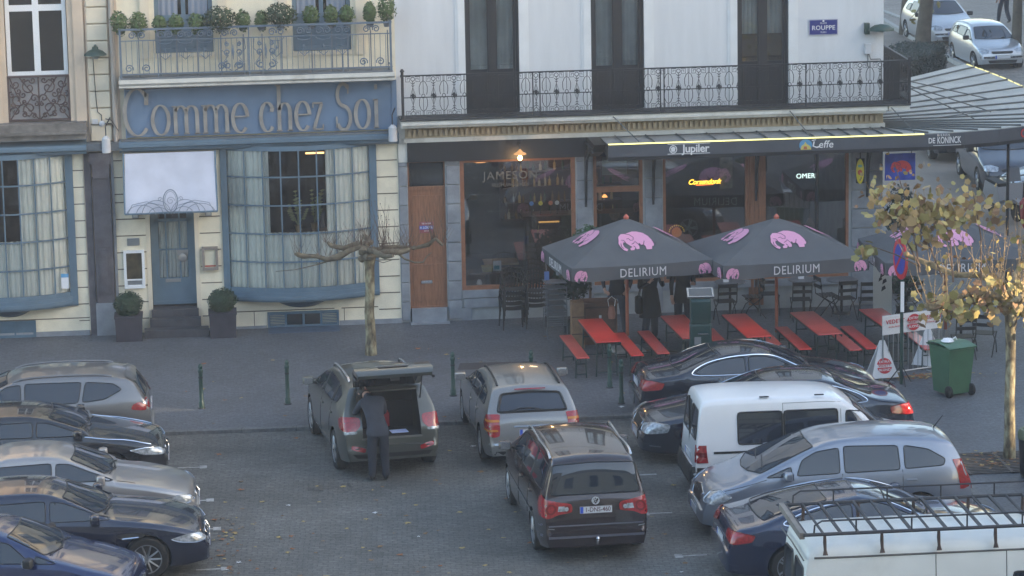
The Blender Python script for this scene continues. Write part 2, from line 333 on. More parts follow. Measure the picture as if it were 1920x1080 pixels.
def house_shell(parent, x0, x1, zt, wallm, side=True, depth=10):
    mb = MB()
    mb.box(x0, x1, .9, depth, zt-.1, zt+.15); mb.box(x0, x1, depth-.2, depth, 0, zt-.1)
    if side: mb.box(x0, x0+.15, .3, depth-.2, 0, zt-.1); mb.box(x1-.15, x1, .3, depth-.2, 0, zt-.1)
    mb.build('rear_walls_and_roof', wallm, parent, world=True)
    # dark floors and inner wall so that rooms are dim but real
    mb = MB()
    for z in (3.95, 7.9, 11.9): mb.box(x0+.16, x1-.16, .3, depth-.25, z, z+.15)
    mb.box(x0+.16, x1-.16, 4.0, 4.1, 0, 3.95); mb.box(x0+.16, x1-.16, 3., 3.1, 4.1, zt-.15)
    mb.box(x0+.16, x1-.16, .3, 4, .12, .16)
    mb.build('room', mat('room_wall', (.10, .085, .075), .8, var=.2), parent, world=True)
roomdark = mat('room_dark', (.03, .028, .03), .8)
# ================================================= restaurant house (middle)  x -5.78 .. 0.04
rest = thing('town_house', (-2.9, 0, 0), 'cream town house with blue bowed shop window, blue painted name board and grey ironwork balcony', 'house')
wb = MB(); ZT = 14
ops = [(-5.32, -4.28, 0, 3.0), (-3.72, -.46, .78, 3.97), (-5.0, -3.78, 5.98, 8.9), (-2.11, -.88, 5.94, 8.9), (-5.0, -3.78, 10.2, 12.6), (-2.11, -.88, 10.2, 12.6)]
facade(wb, -6.0, .04, 0, 4.0, 0, ops[:2]); facade(wb, -5.78, .04, 4.0, ZT, 0, ops[2:])
wb.build('wall', cream, rest, world=True)
jb = MB()   # rusticated joints as recessed dark strips standing 3 mm proud of render
for (a, b, z0, z1) in ((-.44, .02, .3, 3.9), (-4.22, -3.78, .3, 2.72), (-6.0, -5.36, .3, 3.0), (-6.0, -5.8, 3., 3.9)):
    z = z0
    while z < z1: jb.box(a, b, -.006, .02, z, z+.022); z += .36
jb.box(-3.7, -1.4, -.006, .02, .36, .382); jb.box(-1.25, -.46, -.006, .02, .36, .382)
jb.box(-3.13, -3.115, -.0055, .02, .05, .36); jb.box(-1.2, -1.185, -.0055, .02, .05, .36)
jb.build('joints', joint, rest, world=True)
pb = MB(); pb.box(-4.12, -2.86, -.05, .02, 0, .05); pb.box(-1.3, .04, -.05, .02, 0, .10); pb.build('plinth', bluestone, rest, world=True)
house_shell(rest, -6.0, .04, ZT, cream2)
# upper windows (blue)
for (a, b, z0, z1) in ops[2:]:
    f = MB(); frame(f, a, b, z0, z1, .08, .16, .09, bars=((a+b)/2,), hb=(z0+.75,), bt=.09)
    f.box(a+.09, b-.09, .11, .13, z0+.09, z0+.71)
    win = f.build('window', blue, rest, world=True)
    q = MB(); q.box(a+.09, b-.09, .135, .14, z0+.79, z1-.09); o = q.build('pane', glass_d, win, world=False); o.location = (2.9, 0, 0)
    q = MB(); wavy(q, a+.1, a+.5, z0+.8, z1-.1, .10, .012, .12); wavy(q, b-.5, b-.1, z0+.8, z1-.1, .10, .012, .12); o = q.build('curtain', mat('blue_grey_drape', (.22, .26, .33), .9), win); o.location = (2.9, 0, 0)
tb = MB()
for (a, b, z0, z1) in ops[2:]:
    for x in (a-.30, b+.10): tb.box(x, x+.2, -.05, .02, z0-.1, z1+.2)
    tb.box(a-.35, b+.35, -.09, .02, z1+.2, z1+.35); tb.box(a-.02, b+.02, -.04, .06, z0-.09, z0)
tb.box(-5.78, .04, -.35, .02, ZT-.6, ZT-.15)
tb.build('window_surrounds', cream2, rest, world=True)
# balcony
bal = MB()
bal.prism([(-.72, 5.53), (-.72, 5.45), (-.66, 5.40), (-.66, 5.36), (-.12, 5.27), (.02, 5.27), (.02, 5.53)], -5.78, -.02, 'x')
balo = bal.build('balcony', stone_w, rest, world=True)
cr = MB(); cr.box(-5.74, -.06, -.69, 0, 5.533, 5.57); o = cr.build('balcony_top', lead, rest, world=True)
rl = MB()
RY = -.66
rl.box(-5.74, -.06, RY-.02, RY+.02, 6.56, 6.60); rl.box(-5.74, -.06, RY-.015, RY+.015, 5.63, 5.655); rl.box(-5.74, -.06, RY-.012, RY+.012, 6.335, 6.355)
for x in (-5.72, -.09): rl.box(x-.022, x+.022, RY-.022, RY+.022, 5.56, 6.62); rl.tube([(x, RY, 6.58), (x, -.02, 6.58)], .018, 5); rl.tube([(x, RY, 5.64), (x, -.02, 5.64)], .014, 5)
for x in (-4.95, -3.05, -1.1): rl.box(x-.012, x+.012, RY-.012, RY+.012, 5.56, 6.57)
def scroll_big(x0, x1):
    n = max(1, round((x1-x0)/.38)); st = (x1-x0)/n
    for i in range(n):
        cx = x0+st*(i+.5)
        for s in (-1, 1):
            p = spiral(0, 0, .085, .02, 200, -330, 16)
            rl.tube([(cx+s*(.085+a*1.0), RY, 6.45+b) for a, b in p], .013, 4)
        rl.tube([(cx-.17, RY, 6.35), (cx-.12, RY, 6.28), (cx, RY, 6.26), (cx+.12, RY, 6.28), (cx+.17, RY, 6.35)], .009, 4)
        for dx in (-.12, -.04, .04, .12): rl.box(cx+dx-.005, cx+dx+.005, RY-.005, RY+.005, 5.98, 6.27)
        rl.tube([(cx-.1, RY, 6.02), (cx, RY, 5.93), (cx+.1, RY, 6.02)], .009, 4)
        rl.lathe([(.004, -.05), (.022, 0), (.004, .05)], 6, (cx, RY, 6.12))
def scroll_panel(x0, x1):
    cx = (x0+x1)/2
    for s in (-1, 1):
        for (z, r, sg) in ((5.78, .09, 1), (6.05, .07, -1), (6.22, .05, 1)):
            p = spiral(0, 0, r, r*.2, 90*sg, 90*sg-480*sg, 18)
            rl.tube([(cx+s*(.12+a), RY, z+b) for a, b in p], .014, 4)
        rl.tube([(cx+s*.03, RY, 5.66), (cx+s*.24, RY, 5.80), (cx+s*.10, RY, 5.98), (cx+s*.26, RY, 6.12), (cx+s*.24, RY, 6.33)], .009, 4)
        rl.box(cx+s*.3-.006, cx+s*.3+.006, RY-.006, RY+.006, 5.65, 6.34)
    rl.lathe([(.005, -.16), (.028, 0), (.005, .16)], 6, (cx, RY, 6.05))
for a, b in ((-5.0, -3.75), (-2.75, -2.2), (-2.1, -.9)): scroll_big(a, b)
for a, b in ((-5.72, -5.02), (-.88, -.1), (-3.7, -3.2)): 
    cx = (a+b)/2
    for s in (-1, 1):
        rl.tube([(cx+s*(.1+p), RY, 6.45+q) for p, q in spiral(0, 0, .08, .02, 200, -330, 16)], .013, 4)
        rl.tube([(cx+s*(.18+p), RY, 5.76+q) for p, q in spiral(0, 0, .09, .02, 200, -330, 16)], .013, 4)
for a, b in ((-3.72, -3.05), (-2.95, -2.45)): scroll_panel(a, b)
for x in [-5.6+.115*i for i in range(48)]:
    rl.box(x-.0055, x+.0055, RY-.0055, RY+.0055, 5.65, 6.34)
rl.build('railing', iron_g, rest, world=True)
# fascia cornice above shop window and backing of sign
cb = MB()
cb.prism([(-.36, 4.13), (-.36, 4.06), (-.30, 4.03), (-.27, 3.97), (-.2, 3.93), (.02, 3.93), (.02, 4.19), (-.30, 4.17)], -5.84, .06, 'x')
cb.build('cornice', blue, rest, world=True)
tpz = MB(); tpz.box(-5.8, .03, -.31, -.10, 4.171, 4.20); tpz.build('cornice_flashing', lead, rest, world=True)
# bowed shop window
thin_glass2 = None
def bow_window(parent, x0, x1, z0, z1, bulge, nb, rows, y0, name='bow_window', curt=None, clearx=None, clear_rows=3, m=blue):
    cx = (x0+x1)/2; hw = (x1-x0)/2
    def Y(x): return y0-bulge*(1-((x-cx)/hw)**2)
    mb = MB()
    mb.box(x0-.12, x0+.02, y0-.04, .1, z0-.1, z1); mb.box(x1-.02, x1+.14, y0-.04, .1, z0-.1, z1)
    xs = [x0+(x1-x0)*i/nb for i in range(nb+1)]
    for i, x in enumerate(xs[1:-1]): mb.box(x-.014, x+.014, Y(x)-.015, Y(x)+.03, z0, z1)
    N = 24
    for j in range(rows+1):
        z = z0+(z1-z0)*j/rows; t = .014 if 0 < j < rows else .05
        for i in range(N):
            a = x0+(x1-x0)*i/N; b = x0+(x1-x0)*(i+1)/N
            mb.add([(a, Y(a)-.018, z-t), (b, Y(b)-.018, z-t), (b, Y(b)+.03, z-t), (a, Y(a)+.03, z-t), (a, Y(a)-.018, z+t), (b, Y(b)-.018, z+t), (b, Y(b)+.03, z+t), (a, Y(a)+.03, z+t)],
                   [(0, 3, 2, 1), (4, 5, 6, 7), (0, 1, 5, 4), (2, 3, 7, 6), (1, 2, 6, 5), (3, 0, 4, 7)])
    # moulded sill: stepped layers following the bow
    for (dz0, dz1, out) in ((-.13, -.05, .05), (-.20, -.13, .10), (-.25, -.20, .04)):
        pts = []
        for i in range(N+1):
            a = x0-.14+(x1-x0+.28)*i/N; aa = min(max(a, x0), x1); pts.append((a, Y(aa)-out))
        pts = pts+[(x1+.14, .02), (x0-.14, .02)]
        mb.prism(pts, z0+dz0, z0+dz1, 'z')
    win = mb.build(name, m, parent, world=True)
    loc = (-parent.location.x, 0, 0)
    g = MB(); g.grid(N, 1, lambda u, v: (x0+(x1-x0)*u, Y(x0+(x1-x0)*u)+.008, z0+(z1-z0)*v)); o = g.build('pane', soft_glass, win); o.location = loc
    cw = MB()
    def cur(a, b, c, d):
        n = max(4, int((b-a)/.018)); ph = rnd.uniform(0, 6)
        cw.grid(n, 3, lambda u, v: (a+(b-a)*u, Y(a+(b-a)*u)+.07+.022*math.sin((a+(b-a)*u)*62+ph+.8*math.sin((a+(b-a)*u)*9)), c+(d-c)*v))
    zc = z1-(z1-z0)*clear_rows/rows
    if clearx:
        cur(x0+.02, clearx[0], zc-.0, z1); cur(clearx[1], x1-.02, zc, z1); cur(x0+.02, x1-.02, z0, zc+.02)
    else: cur(x0, x1, z0, z1)
    o = cw.build('curtain', curtain, win, smooth=60); o.location = loc
    # underside bowl
    ub = MB()
    ub.grid(16, 6, lambda u, v: (cx+(hw*.42)*(2*u-1)*(1-v*.85), -(bulge*.9*(1-(2*u-1)**2)*(1-v)+.01), z0-.25-.20*math.sin(v*1.57)))
    ub.build('bow_underside', blue_d, parent, world=True, smooth=60)
    return win
thin_glass = bpy.data.materials.new('thin_pane_glass'); thin_glass.use_nodes = True
_n = thin_glass.node_tree; _n.nodes.clear()
_t = _n.nodes.new('ShaderNodeBsdfTransparent'); _t.inputs[0].default_value = (.95, .97, .97, 1); _g = _n.nodes.new('ShaderNodeBsdfGlossy'); _g.inputs['Roughness'].default_value = .02
_fr = _n.nodes.new('ShaderNodeFresnel'); _fr.inputs[0].default_value = 1.45; _mx = _n.nodes.new('ShaderNodeMixShader'); _o = _n.nodes.new('ShaderNodeOutputMaterial')
_ml = _n.nodes.new('ShaderNodeMath'); _ml.operation = 'MULTIPLY'; _ml.inputs[1].default_value = 4.0; _ml.use_clamp = True; _n.links.new(_fr.outputs[0], _ml.inputs[0])
_n.links.new(_ml.outputs[0], _mx.inputs[0]); _n.links.new(_t.outputs[0], _mx.inputs[1]); _n.links.new(_g.outputs[0], _mx.inputs[2]); _n.links.new(_mx.outputs[0], _o.inputs[0])
soft_glass = thin_glass.copy(); soft_glass.name = 'soft_pane_glass'
for n_ in soft_glass.node_tree.nodes:
    if n_.type == 'MATH': n_.inputs[1].default_value = 1.7
bow_window(rest, -3.62, -.56, .88, 3.93, .42, 8, 5, 0, clearx=(-2.72, -1.52))
# dining room behind the bow window: table, vase of branches, brass lamp
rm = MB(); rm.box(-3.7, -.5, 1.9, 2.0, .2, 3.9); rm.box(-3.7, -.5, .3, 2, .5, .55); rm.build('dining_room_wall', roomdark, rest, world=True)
def orchid(x, y, z, label):
    t = thing('potted_orchid', (x, y, z), label, 'plant', 'plants behind the bow window')
    p = MB(); p.lathe([(.05, 0), (.08, .16), (.085, .17)], 10); p.build('pot', mat('ochre_pot', (.35, .22, .10), .5), t)
    q = MB()
    for k in range(9):
        a = rnd.uniform(0, 6.28); h = rnd.uniform(.4, .95); q.tube([(0, 0, .15), (.06*math.cos(a), .06*math.sin(a), h*.5), (.2*math.cos(a), .2*math.sin(a), h)], [.008, .006, .003], 4)
        for j in range(5): flat = .05; xx, yy, zz = .2*math.cos(a)*(.6+.1*j), .2*math.sin(a)*(.6+.1*j), h*(.6+.1*j); q.add([(xx-flat, yy, zz), (xx, yy-.02, zz+.03), (xx+flat, yy, zz+.01), (xx, yy, zz-.03)], [(0, 1, 2, 3)])
    q.build('stems', mat('olive_stem', (.22, .24, .10), .7), t)
orchid(-2.1, .55, 1.95, 'tall ochre branches in a pot behind left clear panes of the bow window')
orchid(-1.75, .7, 1.95, 'smaller ochre branches in a pot behind right clear panes of the bow window')
st = thing('window_ledge_table', (-1.95, .6, .55), 'dark ledge table carrying plant pots behind the bow window', 'table'); q = MB(); q.box(-.5, .5, -.2, .35, 1.34, 1.4); q.box(-.45, -.4, -.15, .3, 0, 1.34); q.box(.4, .45, -.15, .3, 0, 1.34); q.build('top_and_sides', wood_dk, st)
lt = thing('ceiling_lamp', (-1.68, 1.2, 3.55), 'brass bar lamp glowing in the dining room behind the bow window', 'lamp'); q = MB(); q.box(-.2, .2, -.03, .03, .0, .03); q.build('lit_bar', mat('warm_bar', (.8, .4, .1), .5, emit=(1, .55, .2), es=.8), lt); q = MB(); q.tube([(0, 0, .03), (0, 0, .5)], .008, 5); q.build('rod', iron, lt)
# cellar window with louvres
cl = MB(); frame(cl, -2.84, -1.31, -.0, .34, -.05, .03, .05, bars=(-2.45, -2.07, -1.69), bt=.05); 
for a, b in ((-2.79, -2.47), (-1.66, -1.36)):
    for k in range(7): cl.box(a, b, -.03, .0, .06+k*.034, .075+k*.034)
cw_ = cl.build('cellar_window', mat('faded_blue_metal', (.07, .13, .19), .5, var=.15), rest, world=True)
q = MB(); q.box(-2.43, -1.70, -.015, -.008, .05, .29); o = q.build('pane', glass_d, cw_); o.location = (2.9, 0, 0)
q = MB(); q.add([(-2.84, -.05, .012), (-1.31, -.05, .012), (-1.31, -.62, .006), (-2.84, -.62, .006), (-2.84, -.05, 0), (-1.31, -.05, 0), (-1.31, -.62, 0), (-2.84, -.62, 0)], [(0, 1, 2, 3), (4, 7, 6, 5), (2, 6, 7, 3), (1, 5, 6, 2), (0, 3, 7, 4)]); q.build('cellar_hatch', mat('faded_blue_hatch', (.055, .085, .13), .6, var=.2, vs=6), rest, world=True)
# door
dr = MB(); frame(dr, -5.26, -4.33, .55, 3.0, .22, .32, .07); dr.box(-5.19, -4.40, .25, .29, .62, 1.12); dr.box(-5.19, -4.40, .25, .29, 2.34, 2.40)
dr.box(-5.19, -5.10, .25, .29, 1.12, 2.93); dr.box(-4.49, -4.40, .25, .29, 1.12, 2.93)
for x in (-4.94, -4.65): dr.box(x-.018, x+.018, .25, .29, 1.12, 2.93)
dr.box(-5.1, -4.49, .255, .285, 1.72, 1.75)
do = dr.build('door', blue, rest, world=True)
q = MB(); q.box(-5.1, -4.49, .268, .272, 1.12, 2.93); o = q.build('pane', thin_glass, do); o.location = (2.9, 0, 0)
q = MB(); wavy(q, -5.1, -4.49, 1.12, 2.36, .33, .015, .09); o = q.build('curtain', curtain, do); o.location = (2.9, 0, 0)
q = MB(); q.box(-4.98, -4.66, .232, .25, 1.03, 1.10); o = q.build('letter_slot', mat('pewter', (.42, .42, .42), .35, metal=.7), do); o.location = (2.9, 0, 0)
q = MB(); q.box(-4.72, -4.48, .225, .25, 1.62, 1.72); q.lathe([(.09, 0), (.10, .01), (.085, .03), (.03, .04)], 14, (-4.60, .25, 1.56), T=Matrix.Rotation(R(90), 4, 'X')); o = q.build('door_knocker', mat('pewter', (.4, .4, .4)), do); o.location = (2.9, 0, 0)
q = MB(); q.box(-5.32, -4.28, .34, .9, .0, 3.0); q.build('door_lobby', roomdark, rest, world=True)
q = MB(); q.box(-5.30, -4.30, -.12, .3, .004, .5); q.box(-5.34, -4.26, -.34, -.12, .004, .34); q.box(-5.46, -4.10, -.66, -.34, .004, .17); q.build('door_steps', mat('dark_step_stone', (.055, .055, .065), .6, var=.25, vs=5, dirt=.3, dcol=(.12, .12, .12)), rest, world=True)
q = MB(); q.box(-4.33, -4.24, -.02, .3, .1, 3.0); q.box(-5.36, -5.27, -.02, .3, .1, 3.0); q.build('door_posts', cream2, rest, world=True)
# ---- name board
sb = thing('name_board', (-2.83, -.1, 4.2), 'wide blue wooden name board with serif lettering above the bowed shop window', 'sign')
q = MB(); q.box(-2.83, 2.77, 0, .08, .03, 1.05); q.box(2.77, 2.87, -.03, .08, .02, 1.07); q.box(-2.86, -2.83, -.02, .08, .02, 1.06); q.box(-.72, -.705, -.004, 0, .03, 1.05); q.box(-1.0, 2.87, .0, .08, 1.05, 1.08); q.build('board', blue_l, sb)
lt_ = MB()
def glyph(ch, x, h, wd):   # broad-nib letters: x-height h
    nib = (.020, .078) if ch != 'C' else (.022, .088); O = (x, -.06, .07); K = dict(o=O, ext=-.035, nib=nib)
    rr = wd/2; P = []
    def st(pts, serif=True, k=K): ribbon(lt_, pts, 0, o=k['o'], u=(1, 0, 0), v=(0, 0, 1), ext=k['ext'], nib=k['nib'])
    def sf(cx, z, w_=.06): ribbon(lt_, [(cx-w_, z), (cx+w_, z)], .022, o=O, u=(1, 0, 0), v=(0, 0, 1), ext=-.035)
    if ch == 'o': st(arc(rr, h/2, rr*.92, h/2, 0, 360, 24))
    elif ch == 'c': st(arc(rr, h/2, rr*.92, h/2, 40, 318, 20)); st([(rr*1.72, h*.82), (rr*1.6, h*.68)])
    elif ch == 'C': st(arc(rr, h/2, rr*.95, h/2, 42, 316, 26)); st([(rr*1.75, h*.9), (rr*1.7, h*.66)])
    elif ch == 'e': st(arc(rr, h/2, rr*.92, h/2, 5, 318, 22)); ribbon(lt_, [(rr*.25, h*.55), (rr*1.85, h*.55)], .03, o=O, ext=-.035)
    elif ch == 'm':
        for k in range(3): st([(rr*(.2+.8*k), 0), (rr*(.2+.8*k), h*(.96 if k == 0 else .72))]); sf(rr*(.2+.8*k), .014)
        for k in range(2): st(arc(rr*(.6+.8*k), h*.70, rr*.40, h*.27, 160, 0, 10))
        sf(rr*.12, h*.96, .05)
    elif ch == 'h':
        st([(rr*.35, 0), (rr*.35, h*1.62)]); sf(rr*.35, .014); sf(rr*.25, h*1.6, .06); st(arc(rr*.98, h*.66, rr*.6, h*.32, 165, 0, 10)); st([(rr*1.58, h*.68), (rr*1.58, 0)]); sf(rr*1.58, .014)
    elif ch == 'z':
        ribbon(lt_, [(rr*.25, h*.96), (rr*1.7, h*.96)], .035, o=O, ext=-.035); ribbon(lt_, [(rr*.2, .016), (rr*1.75, .016)], .035, o=O, ext=-.035); ribbon(lt_, [(rr*1.6, h*.95), (rr*.3, .02)], .065, o=O, ext=-.035); ribbon(lt_, [(rr*1.72, .0), (rr*1.8, h*.2)], .03, o=O, ext=-.035); ribbon(lt_, [(rr*.22, h*.98), (rr*.2, h*.8)], .03, o=O, ext=-.035)
    elif ch == 'i':
        st([(rr, 0), (rr, h*1.0)]); sf(rr, .014); sf(rr*.8, h*.98, .05); st([(rr-.03, h*1.42), (rr+.03, h*1.42)], k=dict(K, nib=(.10, .10)))
        sf(rr, h*1.42+.0, .01)
    elif ch == 'S':
        p = arc(rr, h*.76, rr*.66, h*.24, 35, 250, 14)+arc(rr, h*.25, rr*.78, h*.26, 78, -150, 16)
        ribbon(lt_, p, .070, o=O, ext=-.035); ribbon(lt_, [(rr*1.58, h*.98), (rr*1.54, h*.78)], .03, o=O, ext=-.035); ribbon(lt_, [(rr*.2, h*.28), (rr*.24, h*.04)], .03, o=O, ext=-.035)
for ch, px0, px1, h in (('C', 255, 303, .99), ('o', 305, 337, .63), ('m', 343, 392, .62), ('m', 397, 446, .62), ('e', 451, 480, .62), ('c', 502, 528, .62), ('h', 531, 563, .61), ('e', 566, 593, .62), ('z', 596, 619, .6), ('S', 638, 670, .97), ('o', 675, 702, .62), ('i', 706, 722, .62)):
    x0 = (px0-748.5)/86.4+2.83; x1 = (px1-748.5)/86.4+2.83; glyph(ch, x0, h, x1-x0)
lt_.build('lettering', mat('stone_grey_letters', (.32, .30, .275), .7, var=.2, vs=4), sb)
# ---- white awning over the restaurant door
aw = thing('door_awning', (-4.8, 0, 2.7), 'white drop awning with curled iron ornament over the blue restaurant door', 'awning')
q = MB()
q.grid(14, 10, lambda u, v: (-.93+1.87*u+(.05*v*(u-.5)), -.30-.62*v-.02*math.sin(u*9)*v, 1.22-1.16*v**.92+.02*math.sin(v*3.14)), 0)
q.build('cloth', cloth_w, aw, smooth=60)
q = MB()
for s, x in ((-1, -.95), (1, .96)): q.add([(x, -.30, 1.22), (x+s*.01, -.92, .04), (x+s*.01, -.88, .0), (x, -.02, 1.1), (x, -.02, 1.22)], [(0, 1, 2, 3, 4)])
q.tube([(-.96, -.93, .04), (.97, -.93, .04)], .022, 6); q.tube([(-.96, -.3, 1.23), (-.96, -.93, .04)], .018, 6); q.tube([(.965, -.3, 1.23), (.97, -.93, .04)], .018, 6)
q.build('awning_frame', blue, aw)
q = MB()
def fan(pts, r=.009): q.tube([(a, -.965, b) for a, b in pts], r, 4)
fan(arc(0, .30, .15, .24, 0, 360, 24), .011); fan(arc(0, .30, .12, .20, 0, 360, 20), .006)
for s in (-1, 1):
    for k, (cx, rx, ry) in enumerate(((.26, .20, .15), (.44, .28, .24), (.62, .30, .21), (.3, .30, .30))):
        fan([(s*(cx+a), max(.02, b)) for a, b in arc(0, .02, rx, ry, 0, 180, 14)], .007)
    fan([(s*(.22+a), .34+b) for a, b in spiral(0, 0, .05, .012, 180, -200, 10)], .007)
    fan([(s*.16, .2), (s*.5, .30), (s*.8, .24), (s*.9, .05)], .007)
fan(spiral(0, .30, .09, .02, 0, 500, 16), .006)
q.build('iron_ornament', mat('grey_blue_ornament', (.20, .24, .30), .5), aw)
# ---- potted shrubs on balcony
leaf_lg = mat('light_shrub_leaf', (.065, .12, .035), .6, var=.35, vs=14)
leaf_dk = mat('dark_shrub_leaf', (.016, .045, .018), .6, var=.4, vs=14)
def leafball(mb, cx, cy, cz, rx, ry, rz, n, s, mi=0):
    for i in range(n):
        d = Vector((rnd.gauss(0, 1), rnd.gauss(0, 1), rnd.gauss(0, 1))).normalized(); k = rnd.uniform(.72, 1.06)*(1+.13*noise.noise(d*2.3+Vector((cx, cy, cz))*3))
        p = Vector((cx+d.x*rx*k, cy+d.y*ry*k, cz+d.z*rz*k)); a = d.orthogonal().normalized(); a.rotate(Matrix.Rotation(rnd.uniform(0, 6.28), 3, d)); b = (d.cross(a)+d*rnd.uniform(-.6, .9)).normalized()
        ss = s*rnd.uniform(.6, 1.3); mb.add([p-a*ss*.5, p+b*ss, p+a*ss*.5, p-b*ss*.4], [(0, 1, 2, 3)], mi)
BG = 'potted shrubs lined up behind the balcony railing'
shr = [(232, 34, .17, .2, 0, 'first round light green shrub at the left end of the balcony railing'), (266, 36, .17, .19, 0, 'second light green shrub from the left end of the balcony'), (305, 38, .13, .15, 0, 'third small light green shrub from the left, before the left blue window'), (335, 38, .13, .15, 0, 'fourth small light green shrub from the left, before the left blue window'), (372, 37, .16, .16, 0, 'fifth light green shrub touching the left broad dark bush'),
       (415, 32, .31, .21, 1, 'broad dark green bush left of the balcony middle'), (456, 35, .14, .18, 0, 'slim light green shrub just right of the left dark bush'), (490, 35, .12, .17, 0, 'slim light green shrub touching the right dark bush'), (525, 28, .29, .22, 1, 'broad dark green bush before the right blue window'), (580, 31, .15, .18, 0, 'light green shrub just right of the right dark bush'), (617, 31, .14, .18, 0, 'light green shrub fourth from the right end of balcony'), (646, 31, .13, .17, 0, 'light green shrub third from the right end of balcony'), (688, 28, .13, .18, 0, 'light green shrub second from the right end of balcony'), (719, 23, .16, .23, 0, 'tallest light green shrub at the right end of the balcony')]
for (px, py, rx, rz, kind, lab) in shr:
    x = (px-748.5)/87.3+.19; z = 6.63+(44-py)/86-.03; rx *= 1.18*rnd.uniform(.92, 1.08); rz *= 1.18*rnd.uniform(.92, 1.08)
    t = thing('potted_shrub', (x, -.52, 5.57), lab, 'plant', BG)
    q = MB(); q.lathe([(.06, .90), (.08, .97), (.09, .98), (.07, .98)], 10); q.box(-.012, .012, -.10, -.06, .0, .84); q.build('pot', mat('grey_pot', (.16, .18, .21), .7), t)
    q = MB(); q.tube([(0, 0, .9), (0, 0, z-5.57)], .02, 5); q.build('stem', mat('shrub_stem', (.10, .07, .05), .8), t)
    q = MB(); leafball(q, 0, 0, z-5.57, rx, rx*.9, rz, 520 if kind == 0 else 900, .042); leafball(q, 0, 0, z-5.57-.1, rx*.7, rx*.6, rz*.9, 160, .04)
    q.build('foliage', leaf_dk if kind else leaf_lg, t, fix=False)
# ---- things round the door
for (x, lab) in ((-5.78, 'clipped ball shrub in a dark square planter left of the restaurant door steps'), (-3.80, 'clipped ball shrub in a dark square planter right of the restaurant door steps')):
    t = thing('ball_shrub_planter', (x, -.62, 0), lab, 'planter', 'clipped ball shrubs flanking the restaurant door')
    q = MB(); q.box(-.27, .27, -.27, .27, .0, .5, taper=-.06); q.box(-.30, .30, -.30, .30, .5, .54); q.build('planter_box', mat('dark_planter', (.035, .032, .045), .7, var=.25, vs=5), t)
    q = MB(); leafball(q, 0, 0, .76, .30, .30, .26, 2600, .035); q.lathe([(.02, .48), (.2, .55), (.25, .7), (.22, .9), (.02, .98)], 12); q.build('foliage', leaf_dk, t, fix=False)
t = thing('menu_case', (-5.63, -.03, .98), 'white framed glass display case with dark photo left of the restaurant door', 'display case')
q = MB(); frame(q, -.22, .22, 0, .82, -.05, .03, .055); q.box(-.165, .165, -.02, .03, .055, .2); q.build('case_frame', lite, t); q = MB(); q.box(-.165, .165, -.012, .03, .2, .765); q.build('display', mat('olive_photo', (.06, .05, .03), .2, var=.5, vs=6), t); q = MB(); q.box(-.15, .15, -.03, -.02, .08, .17); q.build('label_plate', grey_m, t)
t = thing('brass_plate', (-5.63, -.02, 1.9), 'small grey metal plate above the glass display case', 'plaque'); q = MB(); q.rbox(-.13, .13, -.015, .015, 0, .16, .01); q.box(-.11, .11, -.019, -.015, .1, .11); q.box(-.11, .11, -.019, -.015, .06, .07); q.build('plate', grey_m, t)
t = thing('menu_box', (-4.02, -.03, 1.32), 'grey framed menu card box right of the restaurant door', 'menu box'); q = MB(); frame(q, -.17, .17, 0, .5, -.08, .03, .055); q.build('box_frame', mat('taupe_frame', (.23, .20, .18), .6), t); q = MB(); q.box(-.115, .115, -.03, .02, .055, .445); q.box(-.115, .115, -.032, -.03, .07, .10, 1); q.build('card', [mat('cream_paper', (.66, .62, .48), .8), mat('red_ink', (.4, .05, .04), .8)], t)
for x, lab in ((-5.56, 'small square wall lamp left of the white awning bottom'), (-4.02, 'small square wall lamp right of the restaurant door')):
    t = thing('wall_lamp', (x, -.02, 2.5), lab, 'lamp', 'small square wall lamps beside the restaurant door'); q = MB(); q.rbox(-.07, .07, -.10, .02, 0, .13, .015); q.build('housing', grey_m, t); q = MB(); q.box(-.045, .045, -.106, -.10, .025, .1); q.build('lens', mat('lamp_lens', (.5, .5, .48), .3), t)
for (x, z, lab, g) in ((-6.10, 3.98, 'white cylinder lamp on the cornice left of the blue name board', 0), (-.08, 4.02, 'white cylinder lamp at the right end of the blue name board', 0)):
    t = thing('spot_lamp', (x, -.46, z), lab, 'lamp', 'white cylinder lamps by the name board'); q = MB(); q.lathe([(.085, 0), (.095, .01), (.09, .3), (.03, .36)], 14); q.build('cylinder', mat('off_white_metal', (.55, .56, .58), .4, var=.1), t, smooth=40)
    q = MB(); q.tube([(0, 0, .34), (0, .1, .55), (.1, .4, .7)], .014, 5); q.build('bracket', iron, t)

# ================================================= left house
lh = thing('town_house', (-8.6, 0, 0), 'pinkish town house at the left edge with white window above a blue bowed shop front', 'house')
X0 = -13.2
q = MB(); lops = [(-8.12, -6.82, 4.62, 8.2), (-11.2, -9.6, 4.62, 8.2), (-8.12, -6.82, 9.6, 12.2), (-9.6, -6.86, .78, 3.97), (-12.6, -10.4, 0., 3.0)]
facade(q, X0, -6.2, 0, 4.0, 0, lops[3:]); facade(q, X0, -5.78, 4.0, 14, 0, lops[:3])
q.build('wall', pink, lh, world=True)
house_shell(lh, X0, -6.0, 14, pink)
q = MB()
for a, b, z0, z1 in lops[:3]:
    q.box(a-.34, a-.12, -.10, .02, z0, z1+.2); q.box(b+.12, b+.34, -.10, .02, z0, z1+.2); q.box(a-.12, a, -.05, .02, z0, z1+.1); q.box(b, b+.12, -.05, .02, z0, z1+.1); q.box(a-.4, b+.4, -.16, .02, z1+.2, z1+.4)
q.box(-6.45, -6.38, -.06, .02, 4.3, 14)
q.box(X0, -5.78, -.5, .02, 13.4, 13.9)
q.build('window_surrounds', pink, lh, world=True)
q = MB()   # quoins
z = 4.18; k = 0
